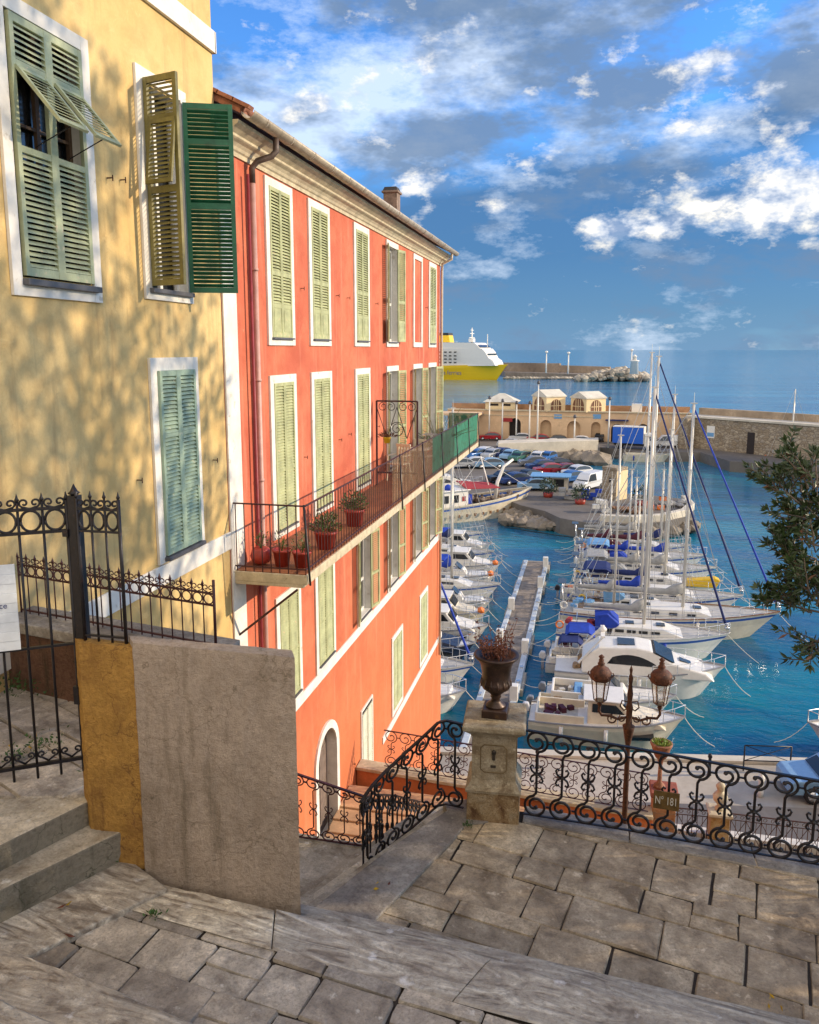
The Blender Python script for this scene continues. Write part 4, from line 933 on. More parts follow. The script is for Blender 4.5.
rw(cols[2],low,Ll,168,168); rw(cols[3],low,Ll,166,168); rw(cols[4],low,Ll,168,165); rw(cols[5],low,Ll,168,160)
S1=leaf_mesh(.42,2.05,[(.06,1.0,'louver'),(1.05,1.98,'louver')],'small_leaf',sh_red,th=.03,st=.045)
for y0,y1,z0,z1 in ((20.62,21.92,7.70,10.05),(24.27,25.53,7.70,10.15)):
    wn=trim(rbd,y0,y1,z0,z1,.14,.14); leaves(wn,y0+.16,y1-.16,z0+.15,S1,x=D+.03) if False else None
    me=leaf_mesh((y1-y0)/2-.14,z1-z0-.3,[(.06,1.0,'louver'),(1.05,z1-z0-.37,'louver')],'ground_leaf',sh_red,th=.03,st=.045); leaves(wn,y0+.14,y1-.14,z0+.15,me,x=D+.03)
me=leaf_mesh(.42,2.05,[(.06,.7,'louver'),(.75,1.35,'louver'),(1.4,1.98,'louver')],'pale_leaf',M('pale_cream_shutter',(.66,.64,.48),.6,var=.12),th=.03,st=.045)
wn=trim(rbd,17.58,18.62,7.0,9.30,.06,.06,mat=white_pl); leaves(wn,17.66,18.54,7.10,me,x=D+.03)
# blind window panel stays red: only its frame is there. arched door
mb=MB(); 
def arch_ring(mb,yc,zs,ri,ro,x0,x1,n=14):
    vs=[]
    for k in range(n+1):
        a=math.pi*k/n
        for r,x in ((ri,x0),(ri,x1),(ro,x1),(ro,x0)): vs.append((x,yc+r*math.cos(a),zs+r*math.sin(a)))
    fs=[]
    for k in range(n):
        for q in range(4): fs.append((k*4+q,(k+1)*4+q,(k+1)*4+(q+1)%4,k*4+(q+1)%4))
    mb.add(vs,fs)
dc=15.05; dr=.60
arch_ring(mb,dc,9.45,dr,dr+.17,D,D+.045); mb.box((D,dc-dr-.17,7.56),(D+.045,dc-dr,9.45)); mb.box((D,dc+dr,7.56),(D+.045,dc+dr+.17,9.45)); do=mb.build('arched_doorway',white_pl,rbd)
# spandrels closing the square opening to an arch
mb=MB()
for sgn_ in (-1,1):
    vs=[(D+.002,dc+sgn_*dr,9.45)]+[(D+.002,dc+sgn_*dr*math.cos(math.pi/2*k/8),9.45+dr*math.sin(math.pi/2*k/8)) for k in range(9)]+[(D+.002,dc,10.06),(D+.002,dc+sgn_*dr,10.06)]
    mb.add(vs,[tuple(range(len(vs))) if sgn_<0 else tuple(range(len(vs)-1,-1,-1))])
mb.build('spandrel',red_pl,do)
mb=MB(); mb.box((D-.24,dc-dr,7.56),(D-.20,dc-.01,10.05)); mb.box((D-.24,dc+.01,7.56),(D-.20,dc+dr,10.05))
for y in (dc-.5,dc+.1): mb.box((D-.20,y,7.8),(D-.185,y+.4,8.6)); mb.box((D-.20,y,8.75),(D-.185,y+.4,9.5))
mb.build('door',M('grey_brown_door',(.20,.15,.12),.7,var=.2),do)
mb=MB()
for y,z in ((14.1,19.1),(16.15,19.1),(16.9,19.1),(19.2,19.1),(14.1,16.0),(16.2,16.1),(16.9,16.15),(19.3,16.1),(25.1,19.3),(16.9,8.3)): mb.mark(); ironbits(mb,y,z)
mb.parts('shutter_hook',iron_rust,rbd)
# balcony
by0,by1,bx=10.93,28.9,-4.10; bz=14.66
mb=MB(); mb.box((D+.001,by0,bz-.15),(bx,by1,bz)); mb.box((D+.031,by0+.0,bz-.20),(bx-.06,by1,bz-.15)); 
bal=mb.build('balcony',cream_st,rbd,.01)
mb=MB(); mb.box((D+.04,by0+.03,bz),(bx-.03,by1,bz+.012)); mb.build('tiled_floor',M('brown_balcony_tile',(.32,.12,.05),.6,var=.25,scale=3),bal)
mb=MB()
mb.beam((D+.02,by0+.03,bz+1.05),(bx-.03,by0+.03,bz+1.05),.03,.02); mb.beam((bx-.03,by0+.03,bz+1.05),(bx-.03,by1,bz+1.05),.03,.02); mb.beam((bx-.03,by0+.03,bz+.08),(bx-.03,by1,bz+.08),.02); mb.beam((D+.02,by0+.03,bz+.08),(bx-.03,by0+.03,bz+.08),.02)
mb.build('handrail',iron_red,bal)
mb=MB()
for k in range(8): x=D+.06+(bx-D-.09)*k/8; mb.mark(); mb.tube([(x,by0+.03,bz),(x,by0+.03,bz+1.04)],.009,5)
nb=90
for k in range(nb): y=by0+.03+k*.145; mb.mark(); mb.tube([(bx-.03,y,bz),(bx-.03,y,bz+1.04)],.0075,4)
mb.parts('baluster',iron_red,bal)
o=None
mb=MB()
for y in (by0+.03,16.9,19.3,21.8,24.2,26.6,28.85):
    mb.mark(); mb.tube([(bx-.02,y-.06,bz+1.08),(bx+.03,y,bz-.05),(bx+.03,y+.02,bz-.16)],.018,5)
mb.parts('rail_stay',iron,bal)
mb=MB(); mb.beam((D+.03,by0+.1,bz-1.05),(bx-.2,by0+.1,bz-.26),.035); mb.build('bracket',iron_red,bal)
mb=MB(); mb.beam((D+.03,19.9,bz-.9),(bx-.2,19.9,bz-.26),.035); mb.build('bracket',iron_red,bal)
mb=MB(); mb.add([(bx-.045,16.3,bz+.03),(bx-.045,20.6,bz+.03),(bx-.045,20.6,bz+1.02),(bx-.045,16.3,bz+1.02)],[(0,1,2,3)]); mb.build('reed_screen',screen_tan,bal)
mb=MB(); n=14
vs=[];fs=[]
for k in range(n+1):
    y=20.6+8.25*k/n
    vs+=[(bx-.045+.012*math.sin(k*2.1),y,bz+.03),(bx-.045-.012*math.sin(k*1.7),y,bz+1.06)]
for k in range(n): fs.append((2*k,2*k+2,2*k+3,2*k+1))
vs+=[(bx-.045,28.85,bz+.03),(D+.1,28.85,bz+.03),(D+.1,28.85,bz+1.06),(bx-.045,28.85,bz+1.06)]; q=len(vs); fs.append((q-4,q-3,q-2,q-1)); mb.add(vs,fs); mb.build('mesh_screen',screen_green,bal)
# pots on the balcony
def pot(px,py,label,rad,hh,lf,lh,lr,n,matl=leafg,Z=bz+.012,x=None,y=None,potm=terracotta,sph=False):
    p=atZ(px,py,Z) if x is None else Vector((x,y,Z))
    t=thing('potted_plant',label,'potted plant',tuple(p),group='plant pots on the balcony')
    mb=MB()
    if sph: mb.lathe([(.05,0),(rad*.8,.04),(rad,hh*.5),(rad*.8,hh*.9),(rad*.6,hh),(.02,hh*.95)],p,18)
    else: mb.lathe([(rad*.7,0),(rad*.92,hh*.85),(rad,hh*.86),(rad*1.02,hh),(rad*.88,hh),(rad*.84,hh*.9),(.01,hh*.88)],p,18)
    mb.build('pot',potm,t)
    mb=MB(); rg=random.Random(int(px*7+py))
    for k in range(n):
        d=Vector((rg.gauss(0,1),rg.gauss(0,1),abs(rg.gauss(0,1)))).normalized(); b=p+Vector((0,0,hh))+Vector((d.x*lr,d.y*lr,d.z*lh))*rg.random()**.5
        mb.leaf(b,(d.x+rg.gauss(0,.5),d.y+rg.gauss(0,.5),d.z+.3),lf,lf*.35,rg)
    for k in range(6): a=rg.uniform(0,6.3); mb.tube([p+Vector((0,0,hh*.8)),p+Vector((math.cos(a)*lr*.5,math.sin(a)*lr*.5,hh+lh*.6))],.005,4)
    mb.build('foliage',matl,t); return t
pot(0,1,'round red pot with thin sprigs at the house end of the balcony',.17,.27,.06,.35,.12,40,x=-5.02,y=11.36,sph=True)
pot(0,2,'red pot with a few thin stems, second on the near end of the balcony',.15,.27,.05,.30,.14,60,x=-4.66,y=11.34)
pot(0,3,'red pot with wispy grey-green plant at the outer near corner of the balcony',.15,.25,.05,.28,.18,110,x=-4.34,y=11.36)
pot(0,4,'red pot with dense dark bush behind the balcony corner',.20,.30,.07,.34,.26,420,x=-4.36,y=12.55)
pot(0,5,'red pot with yellow-green bush, farthest of the red pots along the balcony rail',.20,.32,.075,.36,.28,420,x=-4.40,y=14.35)
# daisy-like iron ornament and small glass ball
# trellis
tz=bz+.014
tl=thing('iron_trellis','tall maroon framed iron trellis with scrolls standing across the balcony','trellis',(-4.75,18.9,tz))
mb=MB()
x0,x1=-5.20,-4.18; Y=18.9; zt=16.76
for a,b in (((x0,Y,tz),(x0,Y,zt)),((x1,Y,tz),(x1,Y,zt)),((x0,Y,zt),(x1,Y,zt)),((x0,Y,15.0),(x1,Y,15.0))): mb.beam(a,b,.04)
for x in (x0+.15,x0+.72): mb.tube([(x,Y,zt),(x,Y,zt+.3)],.006,4)
mb.build('frame',iron_red,tl)
mb=MB(); xm=(x0+x1)/2
for a,b in (((x0,zt-.15),(x0+.26,15.85)),((x0+.26,15.85),(xm,zt-.15)),((xm,zt-.15),(x1-.26,15.85)),((x1-.26,15.85),(x1,zt-.15))): mb.tube([(a[0],Y,a[1]),(b[0],Y,b[1])],.010,5)
for cx,d in ((x0+.16,1),(x0+.36,-1),(xm+.16,1),(xm+.36,-1)): mb.tube([(x,Y,z) for x,z in spiral(cx,zt-.13,.10,R_(90),d*R_(500),.02,20,.3)],.009,5)
mb.tube([(x,Y,z) for x,z in spiral(xm,16.08,.17,R_(60),R_(800),.02,34,.3)],.010,5)
mb.build('scroll',iron,tl)
pot(0,6,'yellow hanging pot with a dark drooping plant on the iron trellis',.10,.14,.08,.10,.22,90,x=-4.9,y=18.75,Z=15.75,potm=yell,matl=dryleaf)
# garden furniture
def chair(x,y,rz,label):
    t=thing('garden_chair',label,'chair',(x,y,tz),rz,world=False,group='white chairs on the balcony')
    mb=MB(); mb.box((-.22,-.22,.42),(.22,.22,.45)); mb.build('seat',cream_b,t,.01)
    mb=MB(); 
    for k in range(5): mb.box((-.20+.09*k,.20,.47),(-.14+.09*k,.22,.85))
    mb.box((-.22,.19,.85),(.22,.225,.92)); mb.build('backrest',cream_b,t)
    for sx in (-1,1):
        for sy in (-1,1): mb=MB(); mb.beam((sx*.19,sy*.19,.42),(sx*.23,sy*.23,0),.035); mb.build('leg',cream_b,t)
    mb=MB()
    for sx in (-1,1): mb.beam((sx*.23,-.2,.65),(sx*.23,.22,.65),.045,.025); mb.beam((sx*.23,-.18,.44),(sx*.23,-.18,.64),.03)
    mb.build('armrest',cream_b,t)
chair(-4.85,19.75,R_(-20),'white garden chair on the balcony right behind the iron trellis'); chair(-4.5,21.3,R_(160),'white garden chair farther along the balcony past the table')
t_=thing('garden_table','small round white table between the chairs on the balcony','table',(-4.6,20.5,tz))
mb=MB(); mb.lathe([(.36,.70),(.38,.71),(.38,.735),(.36,.74)],(-4.6,20.5,tz),20); mb.build('tabletop',cream_b,t_)
for k in range(4): a=k*math.pi/2+.4; mb=MB(); mb.beam((-4.6+.1*math.cos(a),20.5+.1*math.sin(a),tz+.7),(-4.6+.3*math.cos(a),20.5+.3*math.sin(a),tz),.03); mb.build('leg',cream_b,t_)
t_=thing('drying_rack','pale metal drying rack leaning on the balcony screen','drying rack',(-4.4,22.0,tz))
mb=MB()
for k in range(7): mb.beam((-4.7,21.9+.08*k,tz+.95),(-4.2,21.9+.08*k,tz+.95),.012)
for x in (-4.7,-4.2): mb.beam((x,21.8,tz+.95),(x,22.5,tz+.95),.018); mb.beam((x,21.85,tz+.95),(x,22.4,tz),.018); mb.beam((x,22.4,tz+.95),(x,21.85,tz),.018)
mb.build('frame',steel,t_)
t_=thing('spiky_plant','potted plant with long bare spiky stems near the far end of the balcony','potted plant',(-4.7,24.3,tz))
mb=MB(); mb.lathe([(.16,0),(.21,.3),(.22,.32),(.18,.32),(.01,.28)],(-4.7,24.3,tz),14); mb.build('pot',terracotta,t_)
mb=MB(); rg=random.Random(9)
for k in range(26):
    a=rg.uniform(0,6.28); e=rg.uniform(.5,1.35); L=rg.uniform(.9,2.1); d=Vector((math.cos(a)*math.cos(e),math.sin(a)*math.cos(e),math.sin(e))); b=Vector((-4.7,24.3,tz+.3)); mb.tube([b,b+d*L*.6,b+d*L+Vector((0,0,-.12*L*math.cos(e)))],.013,4,.004)
mb.build('stem',M('grey_green_stem',(.16,.17,.10),.7,var=.2),t_)
# ------------------------------------------------------------------ middle ground
def lantern(mb_roof,mb_cage,mb_glass,c):
    x,y,z=c
    mb_cage.lathe([(.03,-.10),(.05,-.06),(.03,-.03),(.10,0),(.115,.015)],c,6)
    for k in range(6):
        a=k*math.pi/3; mb_cage.tube([(x+.11*math.cos(a),y+.11*math.sin(a),z+.01),(x+.165*math.cos(a),y+.165*math.sin(a),z+.42)],.009,4)
    mb_cage.lathe([(.165,.41),(.185,.42),(.185,.44),(.165,.45)],c,6,False)
    mb_glass.lathe([(.105,.015),(.160,.41)],c,6,False)
    mb_roof.lathe([(.195,.44),(.205,.47),(.19,.52),(.20,.56),(.15,.63),(.09,.67),(.055,.70),(.07,.73),(.045,.76),(.05,.80),(.03,.82),(.055,.86),(.012,.90)],c,12)
    for k in range(6): a=k*math.pi/3; mb_roof.tube([(x+.195*math.cos(a),y+.195*math.sin(a),z+.47),(x+.235*math.cos(a),y+.235*math.sin(a),z+.52),(x+.215*math.cos(a),y+.215*math.sin(a),z+.56)],.012,4)
lx,ly=.82,14.5
lp=thing('street_lamp','rusty brown cast iron lamp post with two glass lanterns on scrolled arms','street lamp',(lx,ly,7.55))
mb=MB(); mb.lathe([(.20,0),(.20,.12),(.13,.22),(.11,.5),(.12,.55),(.08,.62),(.055,.9),(.045,3.1),(.10,3.42),(.115,3.48),(.06,3.52),(.055,3.75),(.065,3.85),(.04,3.95),(.055,4.1),(.03,4.3),(.045,4.42),(.02,4.5),(.03,4.58),(.005,4.66)],(lx,ly,7.62),14); mb.build('post',iron_rust,lp)
ad=Vector((1,.09,0)).normalized()
for s,nm in ((-1,'l'),(1,'r')):
    P=lambda u,z:(lx+ad.x*u*s,ly+ad.y*u*s,7.62+z)
    mb=MB(); mb.tube([P(.02,3.66),P(.2,3.60),(P(.36,3.66)),P(.50,3.66),P(.55,3.74),P(.54,3.84)],.026,8)
    mb.tube([P(.04,3.95),P(.14,3.97),P(.17,3.85),P(.10,3.78),P(.04,3.82)],.014,6); sp=spiral(.30,3.60,.085,R_(90),-R_(480),.02,20,.3); mb.tube([P(u,z) for u,z in sp],.014,6); sp=spiral(.13,3.62,.06,R_(60),-R_(420),.02,20,.3); mb.tube([P(u,z) for u,z in sp],.012,6)
    mb.build('arm',iron_rust,lp)
    r,c,g=MB(),MB(),MB(); lantern(r,c,g,P(.54,3.94)); o=c.build('lantern',iron_rust,lp); r.build('lantern_roof',M('copper_red_lantern_roof',(.13,.045,.022),.7,.1,var=.45,scale=14,wear=(.30,.18,.10)),o); g.build('lantern_glass',pane,o)
# small spotlight / bollard-like camera under left arm
# flower pedestal at the end of the orange parapet
px_,py_=1.76,17.0
pp=thing('brick_pillar','rusty red brick pillar at the end of the orange parapet wall','pillar',(px_,py_,3.6))
mb=MB(); mb.sq([(.24,0),(.24,4.85)],(px_,py_,3.6)); mb.build('shaft',brick_f,pp,.01)
mb=MB(); mb.sq([(.28,0),(.30,.05),(.28,.12)],(px_,py_,8.45)); mb.build('cap',M('red_brown_stone_cap',(.34,.10,.06),.8,var=.25),pp,.008)
fp=thing('flower_urn','small footed clay urn with short green plants on the brick pillar','urn',(px_-.06,py_,8.57))
mb=MB(); mb.lathe([(.13,0),(.12,.05),(.05,.12),(.04,.5),(.07,.66),(.12,.70),(.16,.78),(.2,.92),(.235,1.0),(.24,1.03),(.2,1.03),(.02,.98)],(px_-.1,py_,8.57),18); mb.build('bowl',M('clay_urn',(.36,.15,.08),.8,var=.3,scale=6,wear=(.5,.42,.3)),fp)
mb=MB(); rg=random.Random(3)
for k in range(260): a=rg.uniform(0,6.28); r=.18*rg.random()**.5; mb.leaf((px_-.1+r*math.cos(a),py_+r*math.sin(a),9.55+rg.uniform(0,.07)),(rg.gauss(0,1),rg.gauss(0,1),1),.07,.03,rg)
mb.build('foliage',M('lime_leaf',(.24,.34,.05),.6,var=.2,bmp=0),fp)
# ochre pillar with finial, white fence
q1=(3.95,23.0)
op=thing('ochre_pillar','ochre stone pillar with an urn-shaped finial standing in the white fence','pillar',(q1[0],q1[1],3.6))
mb=MB(); mb.sq([(.26,-.6),(.26,1.02)],(q1[0],q1[1],3.62)); mb.build('shaft',stone('ochre_pillar_stone',[(.30,.15,.04),(.45,.27,.09),(.52,.38,.18),(.55,.45,.28)],2,island=False),op,.01)
mb=MB(); mb.sq([(.29,0),(.33,.05),(.33,.11),(.27,.13)],(q1[0],q1[1],4.64)); mb.build('cap',cream_st,op,.01)
mb=MB(); mb.lathe([(.12,0),(.14,.05),(.07,.12),(.09,.18),(.19,.30),(.21,.42),(.15,.52),(.08,.56),(.10,.62),(.14,.72),(.09,.82),(.02,.86)],(q1[0],q1[1],4.76),16); mb.build('finial',cream_st,op)
def xfence(a,b,z,h,label,grp=None):
    a=Vector((*a,z));b=Vector((*b,z)); L=(b-a).length
    t=thing('iron_fence',label,'fence',tuple(a)); f=frame(a,b-a); n=round(L/.42); u=L/n
    mb=MB(); mb.M=f; mb.beam((0,0,h),(L,0,h),.035,.025); mb.beam((0,0,.08),(L,0,.08),.03,.02); mb.beam((0,0,h*.82),(L,0,h*.82),.02); mb.build('rail',iron_rust,t)
    mb=MB(); mb.M=f
    for i in range(n+1): mb.tube([(u*i,0,0),(u*i,0,h)],.013,4); 
    for i in range(n):
        for k in (.33,.67): mb.tube([(u*(i+k),0,.08),(u*(i+k),0,h*.82)],.008,4)
    mb.build('bar',iron_rust,t)
    mb=MB(); mb.M=f
    for i in range(n):
        mb.tube([(u*i,0,.1),(u*(i+1),0,h*.82)],.010,4); mb.tube([(u*i,0,h*.82),(u*(i+1),0,.1)],.010,4)
        for sx in (.25,.75): mb.tube([(x,0,zz) for x,zz in spiral(u*(i+sx),h*.91,u*.13,0,R_(400),.02,12,.5)],.008,4)
    mb.build('cross_bar',iron_rust,t); return t
xfence((4.28,23.0),(10.5,23.0),3.62,1.05,'pale thin iron fence with crossed bars to the right of the ochre pillar')
xfence((1.95,22.9),(3.64,23.0),3.62,1.05,'short crossed-bar fence between the brick and ochre pillars')
mb=MB(); mb.box((1.9,23.06,3.0),(14,23.4,3.9)); tag(mb.build('retaining_wall',white_pl,bevel=.02),'low whitewashed wall just behind the thin crossed-bar fence','wall')
# barrier on the quay edge
b0=Vector((6.35,32.3,1.2)); b1=Vector((8.15,32.6,1.2))
t_=thing('quay_barrier','black tubular barrier at the quay edge beside the blue car','barrier',tuple(b0))
mb=MB()
for p in (b0,b1): mb.mark(); mb.tube([p,p+Vector((0,0,1.1))],.03,6)
mb.parts('post',iron,t_); mb=MB()
for z in (1.1,.45): mb.tube([b0+Vector((0,0,z)),b1+Vector((0,0,z))],.025,6)
mb.tube([b0+Vector((0,0,.45)),b1+Vector((0,0,1.1))],.015,5); mb.tube([b1+Vector((0,0,.45)),b0+Vector((0,0,1.1))],.015,5); mb.build('rail',iron,t_)
for i,(px,py,lab,hh) in enumerate([(709,775,'short black bollard at the quay edge left of the barrier',.9),(537,768,'short dark bollard on the quay nearest the pontoon',.8)]):
    p=atZ(px,py,1.2); t_=thing('bollard',lab,'bollard',tuple(p),group='bollards on the quay'); mb=MB(); mb.lathe([(.09,0),(.07,.1),(.06,hh*.8),(.09,hh*.85),(.07,hh),(.01,hh*1.02)],p,10); mb.build('post',iron,t_)
p=atZ(760,796,1.21); t_=thing('white_post','white ribbed marker post on the road edge behind the scroll railing','post',tuple(p)); mb=MB(); mb.lathe([(.12,0),(.12,.3),(.07,.35),(.10,.5),(.13,.75),(.10,.85),(.05,.9),(.07,1.0),(.01,1.08)],p,12); mb.build('post',white_b,t_)

# ------------------------------------------------------------------ cars
def car_proto(kind='car'):
    root=thing('parked_car','x','car',(0,0,0),world=False)
    L,W,H=(4.2,1.72,1.45) if kind=='car' else (4.9,1.9,2.05)
    if kind=='car':
        low=[(-2.1,.30),(-2.08,.72),(-1.95,.86),(-1.0,.92),(.95,.95),(1.95,.90),(2.08,.75),(2.1,.32)]
        hi=[(-1.05,.90),(-.45,1.36),(-.1,1.44),(.75,1.45),(1.45,1.30),(1.95,.92)]
        gl=[(-.98,.93),(-.45,1.32),(-.1,1.39),(.75,1.40),(1.38,1.26),(1.78,.95)]
    else:
        low=[(-2.45,.32),(-2.42,.85),(-2.25,1.05),(-1.7,1.12),(2.40,1.12),(2.44,.9),(2.45,.35)]
        hi=[(-1.75,1.10),(-1.15,1.85),(-.9,2.02),(2.25,2.05),(2.40,1.9),(2.42,1.1)]
        gl=[(-1.66,1.14),(-1.12,1.78),(-.9,1.90),(.2,1.92),(.2,1.14)]
    mb=MB(); mb.smooth=False
    mb.side(low,W/2,lambda x,z:1-.06*max(0,z-.6)-.10*max(0,abs(x)-1.6)/.5)
    mb.side(hi,W/2-.04,lambda x,z:1-.22*max(0,z-.9)); 
    body=mb.build('body',paint('white_paint',(.75,.75,.74)),root,.035)
    mb=MB(); mb.side([(x,z) for x,z in gl],W/2-.015,lambda x,z:1-.22*max(0,z-.9)); 
    mb.side([(gl[0][0]-.04,gl[0][1]+.04),(gl[1][0]-.03,gl[1][1]+.0),(gl[1][0]+.2,gl[1][1]-.1),(gl[0][0]+.3,gl[0][1])],W/2-.14,lambda x,z:1-.2*max(0,z-.9))
    if kind=='car': mb.side([(1.5,1.0),(1.44,1.27),(1.50,1.285),(1.93,.97)],W/2-.14,lambda x,z:1-.2*max(0,z-.9))
    mb.build('windows',car_glass,root)
    for sx in (-L*.31,L*.30):
        for sy in (-1,1):
            mb=MB(); mb.M=Matrix.Translation((sx,sy*(W/2-.09),.32))@Matrix.Rotation(R_(90),4,'X'); mb.lathe([(.20,-.10),(.31,-.10),(.32,-.06),(.32,.06),(.31,.10),(.20,.10)],(0,0,0),16); wh=mb.build('wheel',blackp,root)
            mb=MB(); mb.M=Matrix.Translation((sx,sy*(W/2-.02),.32))@Matrix.Rotation(R_(90),4,'X'); mb.lathe([(.05,-.02*1),(.20,-.01),(.20,.03),(.02,.04)],(0,0,0),10)
            for k in range(5): a=k*6.283/5; mb.beam((0,0,-.02*sy),(.19*math.cos(a),.19*math.sin(a),-.02*sy),.05,.03)
            mb.build('rim',steel,wh)
    for sy in (-1,1):
        mb=MB(); mb.tbox((-L/2+.10,sy*(W/2-.30),.68 if kind=='car' else .8),(.12,.34,.15)); mb.build('headlight',glassy('headlight_glass',(.75,.75,.72),.1),root,.02)
        mb=MB(); mb.tbox((L/2-.06,sy*(W/2-.25),.78),(.08,.26,.14)); mb.build('tail_light',glassy('red_light_glass',(.4,.02,.02),.2),root,.02)
    return root
protoC=car_proto('car'); protoV=car_proto('van')
CC={'red':(.42,.02,.03),'white':(.75,.75,.74),'silver':(.48,.50,.52),'black':(.02,.02,.025),'blue':(.05,.16,.42),'lblue':(.25,.42,.60),'grey':(.20,.21,.23),'navy':(.02,.04,.14),'green':(.06,.16,.12),'beige':(.50,.45,.36),'maroon':(.20,.02,.03),'gold':(.45,.38,.2)}
cname={'lblue':'light blue'}
used={'C':False,'V':False}
def place_car(px,py,head,col,label,kind='C',Z=1.62,grp='cars parked on the mole',s=1,loc=None):
    p=atZ(px,py,Z) if loc is None else Vector(loc)
    pr=protoC if kind=='C' else protoV
    if not used[kind]: r=pr; used[kind]=True
    else: r=copy_tree(pr,p)
    r.location=p; r.rotation_euler=(0,0,R_(head)); r['label']=label; r['group']=grp; r['category']='car' if kind=='C' else 'van'
    if kind=='V': r.name='parked_van'
    for ch in r.children:
        if ch.name.startswith('body'):
            if ch.data.users>1: ch.data=ch.data   # shared mesh, colour per object
            ch.material_slots[0].link='OBJECT'; ch.material_slots[0].material=paint(col+'_paint',CC[col])
    return r
place_car(0,0,-170+180-10+9,'lblue','light blue car on the quay road at the right edge, seen between the railing scrolls',Z=1.21,grp=None or 'cars on the quay road',loc=(9.6,31.3,1.21)).rotation_euler=(0,0,R_(9))
rows=[(490,440,5,'red','red car in front of the harbour wall, left of the dark archway'),(520,441,8,'white','white car parked before the dark archway of the harbour wall'),
(538,442,5,'red','red car right of the white one before the archway'),(556,443,4,'black','black car between the red and white cars by the harbour wall'),(579,444,5,'white','white car with blue-tinted windows below the second domed house'),
(600,441,80,'black','black car beside the narrow arch at the end of the harbour wall row'),
(509,447,2,'silver','silver car just behind the pale quay parapet, left end'),(528,447,2,'beige','beige car just behind the middle of the pale quay parapet'),(551,447,2,'white','white car just behind the right part of the pale quay parapet')]
for px,py,h,c,l in rows: place_car(px,py,h,c,l)
r2=[(476,458,60,'blue'),(484,456,62,'white'),(492,458,64,'silver'),(501,457,66,'navy'),(510,459,68,'lblue'),(519,461,66,'green'),(529,459,68,'gold'),(538,461,70,'white'),(547,461,70,'blue')]
r2l=['blue car, leftmost of the angled row below the pale parapet','white car second from the left in the angled row below the pale parapet','silver car third in the angled row below the pale parapet','navy car in the middle of the angled row below the pale parapet','light blue car right of the navy one in the angled row','green car between the light blue and gold cars','gold car right of the green one in the angled row','white car near the right end of the angled row below the parapet','blue car at the right end of the angled row below the parapet']
for (a,b,h,c),l in zip(r2,r2l): place_car(a,b,h,c,l,Z=1.62)
r3=[(459,468,25,'silver','silver car behind the cabin cruiser, nearest the balcony end','C'),(474,467,20,'white','white car in the left of the second row on the mole','C'),(489,468,20,'lblue','light blue car in the second row left of the fishing boat boom','C'),
(503,482,35,'black','black car partly behind the red awning','C'),(514,484,40,'navy','navy car behind the fishing boat bow','C'),(527,481,42,'black','black car right of the fishing boat gantry','C'),
(549,474,20,'red','red car in the crowd of dark cars left of the stone tower','C'),(556,468,25,'black','black car above the red one left of the stone tower','C'),(541,470,25,'navy','navy car left of the red one on the mole','C'),(564,474,30,'maroon','maroon car right of the red one on the mole','C'),(571,482,40,'blue','blue car at the left of the white van','C'),
(533,466,20,'grey','grey car at the top of the dark cars','C'),(577,476,40,'white','white car just above the white van by the tower','C'),(589,489,60,'white','white van parked left of the stone tower','V'),(535,490,8,'lblue','light blue car in front of the pale kiosk on the pier root','C'),
(690,446,5,'red','bright red car at the foot of the stone sea wall','C'),(668,447,5,'white','white van behind the masts at the foot of the sea wall','V')]
for a,b,h,c,l,k in r3: place_car(a,b,h,c,l,k,Z=1.62)
# blue-and-white box truck
p=atZ(634,449,1.62)
tk=thing('box_truck','white truck with a bright blue box body parked by the harbour wall','truck',tuple(p),R_(168+180),world=False)
mb=MB(); mb.box((-3.4,-1.15,1.0),(1.6,1.15,3.7)); mb.build('box_body',[paint('truck_blue',(.02,.12,.55))],tk,.04)
mb=MB(); mb.box((-3.42,-1.17,3.7),(1.62,1.17,3.8)); mb.box((1.6,-1.17,1.0),(1.66,1.17,3.8)); mb.build('box_trim',white_b,tk)
mb=MB(); mb.side([(1.75,.6),(3.6,.6),(3.65,1.5),(3.15,2.5),(2.7,2.75),(1.75,2.75)],1.05); mb.build('cab',white_b,tk,.05)
mb=MB(); mb.side([(3.62,1.55),(3.2,2.42),(3.26,2.44),(3.70,1.57)],.9); mb.side([(2.2,1.6),(3.35,1.6),(2.95,2.35),(2.2,2.35)],1.06); mb.build('windows',car_glass,tk)
mb=MB(); mb.box((-3.3,-.5,.6),(3.2,.5,1.0)); mb.build('chassis',blackp,tk)
for x in (-2.3,2.5):
    for sy in (-1,1): mb=MB(); mb.M=Matrix.Translation((x,sy*.95,.45))@Matrix.Rotation(R_(90),4,'X'); mb.lathe([(.15,-.13),(.44,-.13),(.45,0),(.44,.13),(.15,.13)],(0,0,0),14); mb.build('wheel',blackp,tk)

# ------------------------------------------------------------------ moles and far shore
mb=MB()
def zpoly(pp,Z): return [xy(atZ(a,b,Z)) for a,b in pp]
